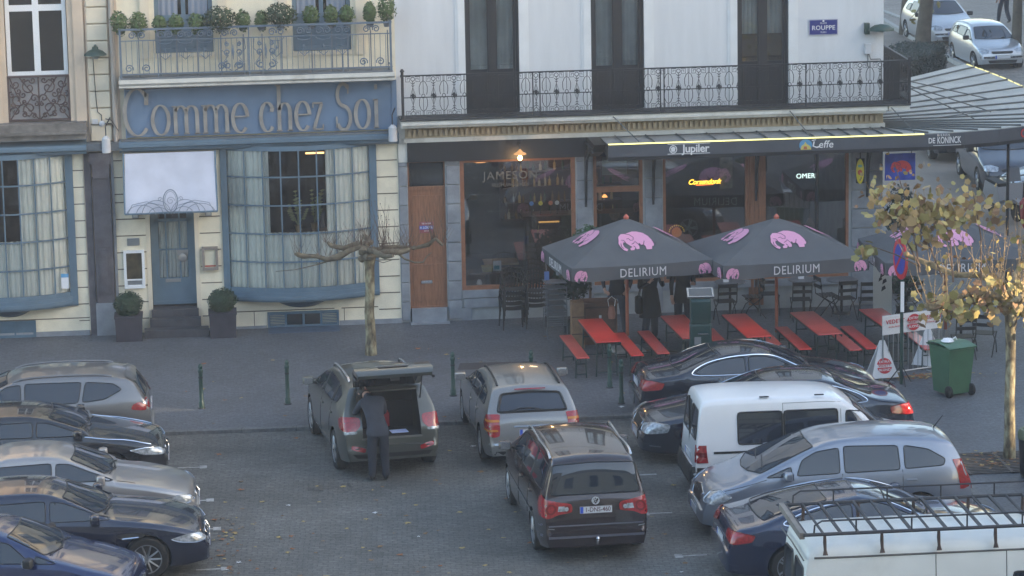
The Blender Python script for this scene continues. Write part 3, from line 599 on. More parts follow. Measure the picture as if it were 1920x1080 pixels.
while z < 13.2: q.rbox(-6.42, -5.98, -.09, .02, z, z+.33, .018); z += .355; k += 1
q.build('quoins', cream2, lh, world=True)
q = MB(); q.box(-5.95, -5.83, -.08, .02, 4.2, 14); q.tube([(-5.90, -.14, 4.1), (-5.90, -.14, 14)], .045, 8); q.build('downpipe', mat('beige_pipe', (.42, .38, .34), .6), lh, world=True)
for a, b, z0, z1 in lops[:3]:
    zz = z0+.97 if z0 < 9 else z0
    f = MB(); frame(f, a+.02, b-.02, zz, z1, .06, .15, .085, bars=((a+b)/2,), hb=(zz+1.42,), bt=.13)
    win = f.build('window', lite, lh, world=True); q = MB(); q.box(a+.1, b-.1, .11, .12, zz+.08, z1-.08); o = q.build('pane', glass_d, win); o.location = (8.6, 0, 0)
# iron guard of the french window
for a, b in ((-8.12, -6.82), (-11.2, -9.6)):
    q = MB(); gy = -.02
    frame(q, a, b, 4.64, 5.60, gy-.02, gy+.02, .04)
    cx = (a+b)/2; w2 = (b-a)/2
    for s in (-1, 1):
        for (dx, z, r, a0, sg) in ((.2, 5.35, .16, 90, 1), (.45, 5.1, .15, 200, -1), (.2, 4.9, .16, -90, -1), (.48, 5.42, .10, 0, 1), (.5, 4.85, .11, 0, -1), (.1, 5.12, .09, 180, 1), (.33, 5.2, .08, 60, 1), (.32, 4.78, .07, 60, -1), (.12, 5.5, .07, 0, 1), (.12, 4.75, .07, 0, -1), (.56, 5.2, .07, 90, 1), (.55, 4.98, .06, -90, 1), (.3, 5.05, .06, 200, -1), (.42, 5.28, .06, 0, 1), (.06, 5.0, .05, 90, -1), (.3, 5.5, .05, 10, 1)):
            q.tube([(cx+s*(dx+p), gy, z+t_) for p, t_ in spiral(0, 0, r, r*.15, a0, a0-430*sg, 16)], .014, 4)
        q.tube([(cx, gy, 4.66), (cx+s*.28, gy, 4.95), (cx+s*.12, gy, 5.2), (cx+s*.4, gy, 5.58)], .014, 4); q.tube([(cx+s*.62, gy, 4.66), (cx+s*.38, gy, 5.0), (cx+s*.6, gy, 5.58)], .013, 4)
    q.tube([(cx, gy, 4.66), (cx, gy, 5.58)], .016, 4)
    q.build('iron_guard', iron_b, lh, world=True)
    q = MB(); q.box(a+.01, b-.01, .05, .1, 4.63, 5.6); q.build('guard_backing', mat('pale_backing', (.34, .33, .34), .8, var=.1), lh, world=True)
q = MB(); q.box(X0, -6.5, -.42, .02, 4.28, 4.62); q.box(X0, -6.48, -.5, .02, 4.40, 4.46); q.build('ledge', mat('sooty_stone', (.16, .15, .14), .8, var=.35, vs=5, dirt=.6, dcol=(.05, .05, .05)), lh, world=True)
q = MB(); q.prism([(-.40, 4.10), (-.40, 4.04), (-.32, 4.0), (-.30, 3.95), (.02, 3.92), (.02, 4.27), (-.38, 4.14)], X0, -6.52, 'x'); q.build('cornice', blue, lh, world=True)
q = MB(); q.box(X0, -6.5, -.43, -.1, 4.272, 4.29); q.box(-6.56, -5.78, -.32, .0, 4.0, 4.16); q.build('cornice_flashing', lead, lh, world=True)
bow_window(lh, -9.6, -6.98, .9, 3.93, .42, 8, 5, 0, clearx=(-8.9, -7.98))
q = MB()
for (a, b, z0, z1) in ((-6.84, -6.62, .3, 3.9),):
    z = z0
    while z < z1: q.box(a, b, -.006, .02, z, z+.022); z += .36
q.box(-9., -6.62, -.006, .02, .36, .382)
q.build('joints', joint, lh, world=True)
q = MB(); q.box(-6.86, -6.62, -.004, .02, .1, 3.92); q.box(-9.6, -6.6, -.005, .02, .1, .62); q.build('cream_shopfront_wall', cream, lh, world=True)
q = MB(); q.box(-9.6, -6.62, -.05, .02, 0, .1); q.build('plinth', bluestone, lh, world=True)
q = MB(); frame(q, -8.6, -7.76, 0.0, .36, -.06, .02, .06, bars=(-8.2,)); q.box(-8.54, -7.82, -.02, 0, .06, .3); q.build('cellar_window', mat('faded_blue_metal', ()), lh, world=True)
q = MB(); q.box(-12.6, -10.4, .25, .3, 0, 3.0); q.build('side_door', blue_d, lh, world=True)
# dark stone pilaster between shopfronts with corbel
pl = MB(); pl.box(-6.60, -6.46, -.06, .02, 0, 3.94); pl.box(-6.44, -6.06, -.14, .02, .7, 3.4); pl.box(-6.42, -6.08, -.2, .02, 3.4, 3.7, taper=-.12); pl.box(-6.47, -6.03, -.24, .02, 3.7, 3.94); pl.box(-6.37, -6.13, -.17, -.14, .9, 1.9); pl.box(-6.33, -6.17, -.2, -.17, .95, 1.85)
pl.build('pilaster', darkstone, lh, world=True)
pl = MB(); pl.box(-6.47, -6.03, -.17, .02, 0, .7); pl.box(-6.04, -5.98, -.06, .02, 0, 3.94); pl.build('pilaster_base', bluestone, lh, world=True)
t = thing('window_notice', (-7.1, -.14, 1.05), 'white notice with blue top stuck low in the left bow window', 'notice'); q = MB(); q.box(-.08, .08, -.012, 0, 0, .32); q.box(-.08, .08, -.015, -.012, .24, .32, 1); q.build('sheet', [white_p, mat('sky_blue_ink', (.12, .35, .6), .6)], t)
# green shell-shaped street lamps on walls
def wall_street_lamp(x, z, y, label, side=0):
    t = thing('wall_street_lamp', (x, y, z), label, 'street lamp', 'dark green wall street lamps')
    q = MB()
    if not side: q.lathe([(.24, 0), (.23, .035), (.15, .10), (.07, .13), (.06, .18), (.03, .19)], 16, (0, -.25, .02), sy=.7); q.tube([(0, 0, .2), (0, -.25, .2)], .03, 6)
    else: q.lathe([(.28, 0), (.27, .05), (.16, .12), (.04, .14)], 16, (.28, -.2, -.02), sy=.6); q.box(-.06, .04, -.14, .0, -.1, .14)
    q.build('shade', green_dk, t, smooth=40)
    q = MB(); q.lathe([(.05, -.07), (.09, -.03), (.1, 0)], 10, (0 if not side else .28, -.25 if not side else -.2, .02)); q.build('bulb_glass', mat('frosted_glass', (.3, .32, .3), .3), t)
    return t
wall_street_lamp(-6.25, 6.0, -.05, 'dark green shell lamp on the cream quoins left of the balcony')
wall_street_lamp(10.18, 6.05, 0, 'dark green lamp reaching sideways from the white corner wall', 1)
t = thing('junction_box', (-6.18, -.1, 4.55), 'round white junction box with loose cables on the cream quoins', 'junction box')
q = MB(); q.lathe([(.06, 0), (.065, .04), (.02, .06)], 12, T=Matrix.Rotation(R(90), 4, 'X')); q.box(-.2, -.08, -.04, 0, .0, .1); q.build('box', mat('off_white_metal', ()), t)
q = MB(); q.tube([(0, -.01, .06), (0, -.01, .18), (-.08, -.01, .25), (-.1, -.01, .5), (-.13, -.01, 1.4)], .009, 4); q.tube([(.05, -.02, 0), (.2, -.05, .0), (.3, -.05, -.2), (.25, -.05, -.4)], .012, 4); q.tube([(.08, -.02, .1), (.2, -.1, .08), (.34, -.1, -.15)], .01, 4); q.build('cables', iron, t)

q = MB()
for i in range(34):
    cx, cy, r_ = rnd.gauss(-2.0, .22), rnd.gauss(-13.25, .18), rnd.uniform(.012, .05); q.poly([(cx+r_*math.cos(k)*rnd.uniform(.7, 1.3), cy+r_*math.sin(k)*rnd.uniform(.7, 1.3), -.0575) for k in (0, .9, 1.8, 2.7, 3.6, 4.5, 5.4)])
tag(q.build('oil_spots', mat('oil_black', (.03, .03, .03), .5), fix=False), 'dark wet spots on the setts left of the man at the open boot', 'stain', kind='stuff')
# ================================================= white corner cafe house
cf = thing('corner_cafe', (5.3, 0, 0), 'white corner house with tall dark french windows, black scroll balcony and ground floor cafe', 'house')
def cobj(q, name, m, parent, **k):
    o = q.build(name, m, parent, **k); o.location = (-5.3, 0, 0); return o
WT = [(1.53, 2.68), (4.22, 5.36), (7.37, 8.48)]
ZC = 15
ops = [(a, b, 4.46, 7.75) for a, b in WT]+[(a, b, 9.3, 12.2) for a, b in WT]
gops = [(.24, 1.04, 0, 3.52), (1.36, 3.84, .66, 3.52), (4.23, 5.30, .66, 3.75), (5.74, 9.80, .66, 3.75)]
q = MB(); facade(q, .04, 10.55, 4.02, ZC, 0, ops, .22)
q.box(10.39, 10.55, .22, 12, 4.02, ZC); q.box(.04, 10.39, 11.8, 12, 0, ZC); q.box(.04, 10.39, .9, 11.8, ZC-.2, ZC); q.box(.04, .2, .3, 11.8, .0, ZC-.2)
q.build('wall', white_r, cf, world=True)
q = MB(); facade(q, .04, 10.55, 0, 4.02, 0, gops, .22); q.box(10.39, 10.55, .22, 12, 0, 4.02)
q.build('ground_floor_wall', mat('cafe_stone', (.33, .35, .36), .8, var=.12, vs=3, dirt=.35, dcol=(.18, .18, .18), bump=.15), cf, world=True)
q = MB()
for z in (4.02,): q.box(.21, 10.38, .3, 11.7, 3.85, 4.0)
q.box(.21, 10.38, .3, 11.7, .10, .2); q.box(.21, 10.38, 3.2, 3.3, 4.02, 14.7); q.box(.21, 10.38, .3, 3.2, 8.2, 8.4)
q.box(.21, 10.38, 6.4, 6.5, .2, 3.85); q.box(3.95, 4.1, .3, 1.2, .2, 3.85)
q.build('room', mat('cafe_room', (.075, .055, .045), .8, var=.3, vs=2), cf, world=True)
# rough masonry blocks and joints on the piers
for a, b in ((.05, .23), (1.06, 1.35), (3.86, 4.21), (5.34, 5.72), (9.86, 10.53)):
    q = MB(); z = .05
    while z < 3.45: q.rbox(a, b, -.045, .02, z, z+.40, .012); z += .42
    q.build('pier', bluestone, cf, world=True)
q = MB()
for a, b in ((3.86, 4.21), (5.34, 5.72)): q.box(a+.01, b-.01, -.052, -.04, .05, 2.2)
q.box(.26, 1.02, -.1, .25, 0, .30); q.box(.22, 1.06, -.3, -.1, 0, .02)
q.box(1.36, 5.34, -.06, .05, .50, .66); q.box(5.72, 9.86, -.06, .05, .5, .66); q.box(1.40, 2.3, -.05, .03, .28, .48); q.box(1.34, 1.56, -.04, .03, 0, .28)
q.build('sill_and_step', bluestone, cf, world=True)
q = MB(); q.box(1.58, 2.3, .02, .03, .02, .26); q.build('cellar_opening', mat('buff_panel', (.40, .36, .25), .8), cf, world=True)
q = MB(); q.box(.24, 4.56, -.12, .02, 3.50, 3.96); q.box(4.56, 10.5, -.05, .02, 3.76, 3.92); q.prism([(-.12, 3.5), (-.9, 3.72), (-1.3, 3.93), (-.12, 3.93)], 4.1, 4.35, 'x'); q.build('fascia', black_p, cf, world=True)
# cornice mouldings and dentils
q = MB(); q.box(.1, 10.52, -.60, .02, 4.36, 4.455); q.box(.1, 10.50, -.52, .02, 4.30, 4.36); q.box(.16, 10.56, -.16, .02, 3.93, 4.02); q.box(.2, 10.54, -.20, .02, 4.24, 4.30)
q.box(10.55, 11.0, -.60, 6, 4.36, 4.455)
q.build('balcony_slab', stone_w, cf, world=True)
q = MB(); q.box(.05, .24, -.07, .02, 3.50, 4.3); q.build('corner_stone', stone_w, cf, world=True)
q = MB(); q.box(.2, 10.53, -.10, .02, 4.02, 4.24); x = .26
while x < 10.45: q.box(x, x+.058, -.185, -.10, 4.08, 4.21); x += .112
q.build('dentil_course', dent_m, cf, world=True)
q = MB(); q.box(.08, 10.54, -.63, 0, 4.458, 4.50); q.box(10.54, 11.02, -.63, 6, 4.458, 4.5); q.build('balcony_edge', mat('sooty_lead', (.035, .037, .04), .7, var=.3, vs=6), cf, world=True)
q = MB()
for a, b in WT:
    for z0, z1 in ((4.50, 7.9), (9.3, 12.35)):
        for s, x in ((-1, a), (1, b)): q.box(*sorted((x, x+s*.16)), -.03, .02, z0, z1); q.box(*sorted((x+s*.16, x+s*.21)), -.015, .02, z0, z1)
        q.box(a-.16, b+.16, -.035, .02, z1-.15, z1+.05)
q.box(.1, 10.6, -.4, .02, 14.3, 14.8); q.box(.1, 10.55, -.1, .02, 8.5, 8.62)
q.build('window_surrounds', mat('white_trim_paint', (.74, .75, .75), .7, var=.05, dirt=.1, dcol=(.5, .5, .48)), cf, world=True)
blk = mat('black_window_paint', (.022, .024, .03), .35, var=.1)
paleglass = mat('hazy_pane', (.045, .055, .065), .06, spec=.9, var=.5, vs=1.6)
for i, (a, b) in enumerate(WT*2):
    z0, z1 = (4.5, 7.75) if i < 3 else (9.35, 12.2)
    f = MB(); cx = (a+b)/2; frame(f, a, b, z0, z1, .06, .15, .07, bars=(cx,), bt=.13)
    if i < 3: f.box(a+.07, b-.07, .10, .13, z0+.07, 5.42); f.box(a+.15, cx-.13, .085, .10, z0+.14, 5.3); f.box(cx+.13, b-.15, .085, .10, z0+.14, 5.3); f.box(a+.07, b-.07, .08, .14, 6.98, 7.04)
    for x in (a+.07, b-.12, cx-.1, cx+.065): f.box(x, x+.045, .075, .14, z0+.07, z1-.07)
    win = f.build('window', blk, cf, world=True)
    q = MB(); q.box(a+.08, b-.08, .115, .12, 5.42 if i < 3 else z0+.08, z1-.08); cobj(q, 'pane', thin_glass, win)
    q = MB()
    if i in (0, 1, 3, 4): wavy(q, a+.05, b-.05, z0, z1, .21, .03, .2)
    else: wavy(q, a+.05, b-.05, 6.0, z1, .21, .03, .2)
    cobj(q, 'curtain', mat('grey_net', (.42, .45, .46) if i != 1 else (.17, .20, .22), .9, var=.25, vs=1.5), win)
q = MB(); q.add([(4.35, .28, 6.35), (4.75, .28, 6.2), (4.75, .28, 6.0), (4.35, .28, 6.12)], [(0, 1, 2, 3)]); q.build('pink_cloth', mat('pink_cloth', (.42, .12, .12), .9), cf, world=True)
# railing with scroll pattern
rl = MB(); RY = -.57; Z0, Z1 = 4.50, 5.42
def rb(pts, w_=.016, m=(0, 0)): ribbon(rl, [(a+m[0], b+m[1]) for a, b in pts], w_, o=(0, RY, 0), u=(1, 0, 0), v=(0, 0, 1), ext=.012)
rl.box(.14, 10.99, RY-.02, RY+.02, Z1-.012, Z1+.014); rl.box(.14, 10.99, RY-.012, RY+.012, Z0+.045, Z0+.06); rl.box(.14, 10.99, RY-.008, RY+.008, 4.948, 4.966)
rl.tube([(.14, RY, 4.4), (.14, RY, 5.5)], .03, 8); rl.lathe([(.02, 0), (.05, .04), (.02, .09)], 8, (.14, RY, 5.48)); rl.tube([(.14, RY, 5.35), (.14, 0, 5.35)], .015, 5)
def motif(cx):
    cz = (Z0+.06+Z1-.01)/2; H2 = (Z1-Z0-.07)/2
    for s in (-1, 1):
        zt = cz+s*(H2-.06); rb(arc(cx, zt, .042, .042, 0, 360, 10), .013)
        for d in (-1, 1):
            q_ = [(cx+d*.05, zt+.05), (cx+d*.15, zt+.05), (cx+d*.15, zt-.055), (cx+d*.065, zt-.055), (cx+d*.065, zt+.018), (cx+d*.115, zt+.018), (cx+d*.115, zt-.02)]
            rb(q_, .011)
        rb([(cx, cz+s*.02), (cx, cz+s*(H2-.1))], .012)
        rb([(cx-.045, cz+s*(H2-.13)), (cx, cz+s*(H2-.17)), (cx+.045, cz+s*(H2-.13))], .014); rb([(cx-.03, cz+s*(H2-.19)), (cx, cz+s*(H2-.22)), (cx+.03, cz+s*(H2-.19))], .012)
        rb([(cx-.055, cz), (cx, cz+s*.20), (cx+.055, cz)], .013)
        # oval hoops between motifs
        ox = cx+.2175
        rb([(ox-.07, cz+s*.03)]+[(ox-.085, cz+s*.1), (ox-.085, cz+s*.2), (ox-.05, cz+s*.29), (ox, cz+s*.32), (ox+.05, cz+s*.29), (ox+.085, cz+s*.2), (ox+.085, cz+s*.1), (ox+.07, cz+s*.03)], .013)
        rb([(ox-.012, cz+s*.32), (ox-.012, cz+s*(H2))], .010); rb([(ox+.012, cz+s*.32), (ox+.012, cz+s*(H2))], .010); rb([(ox, cz+s*.06), (ox, cz+s*.30)], .010)
    rb([(cx-.045, cz), (cx, cz+.065), (cx+.045, cz), (cx, cz-.065)], .02); rl.box(cx-.028, cx+.028, RY-.006, RY+.008, cz-.045, cz+.045)
    rb(arc(cx+.2175, cz, .035, .045, 0, 360, 10), .013)
x = .36
for i in range(24): motif(x+.4345*i)
for x in (2.9, 3.05, 5.62, 5.7, 8.75): rl.box(x-.012, x+.012, RY-.015, RY+.015, Z0, Z1)
# return of the railing along the side street
for y in [RY+.12*i for i in range(40)]: rl.box(10.98, 11.0, y-.008, y+.008, Z0, Z1)
rl.box(10.97, 11.01, RY, 4.3, Z1-.012, Z1+.014); rl.box(10.97, 11.01, RY, 4.3, Z0+.045, Z0+.06)
for y in [RY+.2+.43*i for i in range(10)]:
    for z in (4.75, 5.15): rl.tube([(10.99, y+a, z+b) for a, b in spiral(0, 0, .13, .03, 0, 500, 14)], .012, 4)
rl.box(10.96, 11.02, RY-.03, RY+.03, 4.46, 5.5)
rl.build('railing', iron, cf, world=True)
# side-balcony clutter panel (dark screen behind the return)
q = MB(); q.box(10.56, 10.93, .1, .13, 4.5, 5.35); q.build('balcony_screen', mat('dark_screen', (.03, .032, .036), .8, var=.2), cf, world=True)
# ground floor joinery
q = MB(); q.box(.27, 1.02, .06, .11, .32, 2.88); q.box(.33, .96, .045, .06, .45, 1.25); q.box(.33, .96, .045, .06, 1.4, 2.75)
frame(q, .24, 1.05, .30, 3.50, .04, .14, .035); q.box(.26, 1.03, .03, .12, 2.88, 2.95)
do = q.build('door', wood_o, cf, world=True)
q = MB(); q.box(.29, 1.0, .09, .10, 2.95, 3.46); cobj(q, 'transom_pane', glass_d, do)
q = MB(); q.box(.48, .72, .03, .045, .83, .90); q.box(.50, .70, .022, .03, .855, .875); cobj(q, 'letter_slot', silver, do)
q = MB(); frame(q, 1.36, 3.84, .66, 3.52, .0, .12, .085); win = q.build('shop_window', wood_f, cf, world=True)
q = MB(); q.box(1.45, 3.75, .055, .065, .74, 3.44); cobj(q, 'pane', thin_glass, win)
q = MB(); text(q, 'JAMESON', (2.45, .05, 3.12), size=.25, ext=.003, space=1.15); text(q, 'IRISH WHISKEY', (2.45, .05, 2.92), size=.11, ext=.003, space=1.1); cobj(q, 'lettering', mat('faded_gold_letters', (.13, .125, .11), .5), win)
q = MB(); frame(q, 4.23, 5.30, .66, 3.75, .0, .12, .07, hb=(2.75,), bt=.12); win = q.build('shop_window', wood_f, cf, world=True)
q = MB(); q.box(4.3, 5.23, .055, .065, .74, 3.7); cobj(q, 'pane', thin_glass, win)
q = MB(); frame(q, 5.74, 7.60, .66, 3.75, .0, .12, .06); win = q.build('shop_window', wood_f, cf, world=True); q = MB(); q.box(5.8, 7.54, .055, .065, .7, 3.7); cobj(q, 'pane', thin_glass, win)
q = MB(); frame(q, 7.92, 9.80, .66, 3.75, .0, .12, .06); q.box(9.08, 9.14, .01, .11, .72, 3.7, 1); win = q.build('shop_window', [wood_f, black_p], cf, world=True); q = MB(); q.box(7.98, 9.74, .055, .065, .7, 3.7); cobj(q, 'pane', thin_glass, win)
q = MB(); q.box(7.60, 7.92, -.04, .15, .1, 3.75); q.box(7.64, 7.70, -.07, -.04, .1, 3.7); q.box(7.82, 7.88, -.07, -.04, .1, 3.7); q.box(7.73, 7.79, -.06, -.04, .1, 3.7); q.build('wood_pillar', wood_o, cf, world=True)
# curved black brackets carrying the canopy
q = MB()
for x in (4.06, 5.52, 7.76, 10.2):
    q.tube([(x, -.06, 2.5), (x, -.12, 2.7), (x, -.16, 3.1), (x, -.4, 3.5), (x, -.85, 3.7), (x, -1.3, 3.78)], .028, 6); q.tube([(x, -.05, 2.4), (x, -.05, 3.85)], .028, 6); q.tube([(x, -.05, 3.8), (x, -1.35, 3.84)], .022, 6)
    q.tube([(x, -.1-.17+a, 3.55+b) for a, b in spiral(0, 0, .12, .02, 0, 420, 12)], .012, 4)
q.build('canopy_bracket', iron, cf, world=True)
# ---------- canopy
cn = thing('canopy', (8, 0, 3.9), 'long seamed metal canopy with dark lettered fascia and yellow light strip round the cafe corner', 'canopy')
E_ = [(4.36, -1.5), (7, -1.5), (9, -1.5), (10.4, -1.5), (11.2, -1.48), (12.0, -1.38), (12.8, -1.16), (13.5, -.82), (14.1, -.2), (14.55, .7), (14.8, 1.9), (14.9, 3.2), (14.88, 4.6), (14.8, 6.2), (14.65, 7.8), (14.5, 9.0)]
I_ = [(4.36, 0), (7, 0), (9, 0), (10.4, 0), (10.56, .02), (10.56, .12), (10.56, .25), (10.56, .4), (10.56, .6), (10.56, .9), (10.56, 1.3), (10.56, 1.8), (10.56, 2.4), (10.56, 3.2), (10.56, 4.1), (10.56, 5.0)]
def zr(k, v): return 3.905+.075*v+(.0 if k < 4 else 0)
q = MB()
def cp(k, v, dz=0): a, b = I_[k], E_[k]; return Vector((a[0]+(b[0]-a[0])*v-8, a[1]+(b[1]-a[1])*v, zr(k, v)-3.9+dz))
for k in range(len(E_)-1):
    q.add([cp(k, 0), cp(k+1, 0), cp(k+1, 1), cp(k, 1), cp(k, 0, -.03), cp(k+1, 0, -.03), cp(k+1, 1, -.03), cp(k, 1, -.03)], [(0, 1, 2, 3), (7, 6, 5, 4), (0, 3, 7, 4), (1, 5, 6, 2), (0, 4, 5, 1), (2, 6, 7, 3)])
q.mi = 1
q.build('roof', [zinc, zinc_d], cn).data.polygons.foreach_set('material_index', [1 if i < 24 else 0 for i in range(90)])
q = MB()
def lerp2(L, t): k = min(int(t), len(L)-2); f = t-k; return (L[k][0]+(L[k+1][0]-L[k][0])*f, L[k][1]+(L[k+1][1]-L[k][1])*f)
def seam(t):
    a, b = lerp2(I_, t), lerp2(E_, t); q.tube([(a[0]-8, a[1], .03), (b[0]-8, b[1], .10)], .019, 4)
for i in range(12): seam((i+.5)/12*3)
t_ = 3.3
while t_ < 15: seam(t_); t_ += .78 if t_ > 8 else .7
# dark battens and hangers
for (x0, y0, x1, y1) in ((1.2, -.6, 1.5, -1.3), (3.4, -.6, 3.75, -1.3), (-2.6, -.6, -2.15, -1.3)): q.tube([(x0-2.0+1.2, y0, .52), (x1-2.0+1.2, y1, .08)], .012, 5)
for (x1, y1, z1) in ((13.2, 1.1, .1), (13.6, 3.1, .1), (12.6, .2, .1)): q.tube([(10.98-8, y1*.4+.2, .9), (x1-8, y1, z1)], .014, 5)
q.tube([(3.8, .6, .08), (4.7, 1.0, .09), (5.7, 1.5, .1)], .012, 4)
q.build('seams', mat('dark_seam', (.10, .11, .11), .6), cn)
q = MB()
for k in range(len(E_)-1):
    a, b = E_[k], E_[k+1]; d = Vector((b[0]-a[0], b[1]-a[1])).normalized(); n = Vector((d.y, -d.x))*.05
    q.add([(a[0]-8, a[1], .065), (b[0]-8, b[1], .065), (b[0]-8, b[1], -.20), (a[0]-8, a[1], -.20), (a[0]-8+n.x, a[1]+n.y, .065), (b[0]-8+n.x, b[1]+n.y, .065), (b[0]-8+n.x, b[1]+n.y, -.20), (a[0]-8+n.x, a[1]+n.y, -.20)], [(0, 1, 2, 3), (4, 7, 6, 5), (0, 4, 5, 1), (3, 2, 6, 7)])
    q.add([(a[0]-8+n.x*.5, a[1]+n.y*.5, -.20), (b[0]-8+n.x*.5, b[1]+n.y*.5, -.20), (b[0]-8+n.x*.5, b[1]+n.y*.5, -.28), (a[0]-8+n.x*.5, a[1]+n.y*.5, -.28)], [(0, 1, 2, 3)], 1)
q.add([(4.36-8, -1.55, .07), (4.36-8, -1.55, -.28), (4.36-8, 0, -.05), (4.36-8, 0, .02)], [(0, 1, 2, 3)], 1)
q.build('fascia', [anth, black_p], cn)
q = MB()
L = E_[:5]
q.box(4.37-8, 11.1-8, -1.565, -1.535, .066, .088)
q.build('light_strip', mat('yellow_light_strip', (.9, .85, .4), .5, emit=(1, .88, .25), es=.42), cn)
q = MB()
for k in range(11, 15):
    a, b = Vector(E_[k]), Vector(E_[k+1])
    for j in range(3): p = a.lerp(b, j/3+.02); r_ = a.lerp(b, j/3+.28); q.tube([(p.x-8+.03, p.y, .08), (r_.x-8+.03, r_.y, .08)], .02, 4)
q.build('light_strip', mat('yellow_light_strip_far', (.7, .65, .3), .5, emit=(1, .88, .3), es=.2), cn)
q = MB(); q.tube([(13.25-8, -.25, -.2), (13.25-8, -.25, -3.9)], .035, 6); q.build('post', black_p, cn)
q = MB(); YF = -1.556
def ctext(s, x, z, size, **k): text(q, s, (x-8, YF, z), size=size, ext=.006, **k)
ctext('Jupiler', 6.22, -.07, .235, bold=.02, space=.95)
for z in (.035, -.175): q.box(5.62-8, 6.52-8, YF-.004, YF, z, z+.012)
ribbon(q, arc(5.74-8, -.07, .075, .08, 0, 360, 14), .018, o=(0, YF, 0), ext=.005); q.prism([(5.70-8, -.12), (5.69-8, -.04), (5.74-8, -.01), (5.79-8, -.04), (5.77-8, -.12)], YF-.005, YF, 'y')
ribbon(q, [(8.74-8, .0), (8.72-8, -.10), (8.80-8, -.13), (8.86-8, -.11)], .03, o=(0, YF, 0), ext=.005); ribbon(q, [(8.69-8, .02), (8.78-8, .035)], .02, o=(0, YF, 0), ext=.005)
ctext('effe', 8.99, -.075, .22, shear=.15, bold=.005)
text(q, 'DE', (11.265-8, YF+.002, -.075), size=.165, ext=.006, bold=.01, sx=.72); text(q, 'KONINCK', (11.64-8, YF+.016, -.075), u=(1, .06, 0), size=.20, ext=.006, bold=.008, sx=.56)
text(q, 'BIEREN', (11.52-8, YF+.01, .04), size=.07, ext=.006, space=1.3); q.box(11.3-8, 11.9-8, YF-.002, YF+.01, -.18, -.172)
q.build('lettering', mat('white_letter', (.75, .75, .75), .6), cn)
q = MB(); q.prism([(p[0]+8.56-8, p[1]-.075) for p in arc(0, 0, .14, .125, -40, 220, 16)], YF-.004, YF, 'y', 0); q.prism([(8.45-8, -.17), (8.47-8, -.09), (8.53-8, -.05), (8.55-8, .0), (8.58-8, -.05), (8.66-8, -.1), (8.68-8, -.17)], YF-.008, YF-.004, 'y', 1); q.prism([(8.51-8, -.16), (8.52-8, -.1), (8.58-8, -.1), (8.59-8, -.16)], YF-.011, YF-.008, 'y', 2)
q.build('emblem', [mat('emblem_blue', (.1, .3, .5), .6), mat('emblem_yellow', (.6, .5, .12), .6), mat('emblem_red', (.45, .12, .05), .6)], cn)
q = MB(); ribbon(q, arc(0, 0, .08, .08, 0, 360, 16), .03, o=(13.42-8, -.93, -.07), u=(.8, .4, 0), v=(0, 0, 1), ext=.006); q.build('red_ring_mark', mat('sign_red', (.5, .03, .03), .5), cn)
# ---------- signs
def add_tag(name, loc, lab, cat, parts):
    t = thing(name, loc, lab, cat)
    for n_, m_, fn in parts: q = MB(); fn(q); q.build(n_, m_, t)
    return t
def f1(q): q.box(-.31, .31, -.02, 0, -.165, .165)
def f2(q):
    text(q, 'ROUPPE', (0, -.022, -.015), size=.135, ext=.003, bold=.01, space=1.05); text(q, 'PLACE', (0, -.022, .085), size=.05, ext=.003); text(q, 'PLEIN', (0, -.022, -.11), size=.05, ext=.003)
    q.prism([(-.02, .115), (.02, .115), (.02, .15), (0, .158), (-.02, .15)], -.025, -.022, 'y'); frame(q, -.305, .305, -.16, .16, -.0225, -.021, .006)
add_tag('street_name_sign', (9.235, -.005, 6.12), 'dark blue enamel street name sign on the white wall near the corner', 'sign', [('plate', mat('enamel_blue', (.02, .03, .20), .3), f1), ('lettering', mat('white_letter', ()), f2)])
add_tag('wall_junction_box', (10.2, -.005, 5.62), 'small white junction box with cable below the green corner lamp', 'junction box', [('box', mat('off_white_metal', ()), lambda q: (q.rbox(-.07, .07, -.09, 0, -.1, .12, .01),)), ('cables', mat('grey_cable', (.16, .17, .17), .6), lambda q: (q.tube([(0, -.04, -.1), (0, -.04, -.35), (.02, -.04, -.4)], .012, 4), q.tube([(.02, -.04, -.1), (.06, -.04, -.22), (.27, -.04, -.22), (.30, -.04, -.28), (.30, -.04, -1.1)], .012, 4)))])
def poster(q):
    q.box(-.15, .15, -.008, 0, -.12, .12, 0); q.box(-.148, .148, -.011, -.008, -.045, .035, 1); text(q, 'A LOUER', (0, -.012, -.005), size=.068, ext=.003, mi=2, bold=.01); text(q, 'TE HUUR', (0, -.009, .08), size=.05, ext=.003, mi=2); text(q, '02 513', (0, -.009, -.08), size=.035, ext=.003, mi=2)
add_tag('door_poster', (.62, .042, 2.06), 'small red and blue poster on the orange wooden door', 'poster', [('sheet', [mat('poster_red', (.28, .08, .09), .6), mat('poster_blue', (.08, .12, .45), .6), mat('white_letter', ())], poster)])
def script(q, s, size): text(q, s, (0, 0, 0), size=size, ext=.012, shear=.35, bold=.006, space=.9)
neony = mat('neon_yellow', (1, .8, .1), .5, emit=(1, .55, .04), es=1.1); neonr = mat('neon_orange', (1, .3, .05), .5, emit=(1, .16, .03), es=.7); neonw = mat('neon_white', (.9, .95, .9), .5, emit=(.75, .95, .9), es=.55)
add_tag('neon_sign', (6.66, .15, 2.82), 'yellow and orange script neon sign hanging in the left wide cafe window', 'neon sign', [('neon_tube', [neony, neonr], lambda q: (script(q, 'Corsendonk', .155), q.tube([(-.18, 0, -.07), (.2, 0, -.06)], .008, 4, 1))), ('hangers', iron, lambda q: (q.tube([(-.1, .0, .06), (-.1, 0, .9)], .004, 3), q.tube([(.12, 0, .06), (.12, 0, .9)], .004, 3)))])
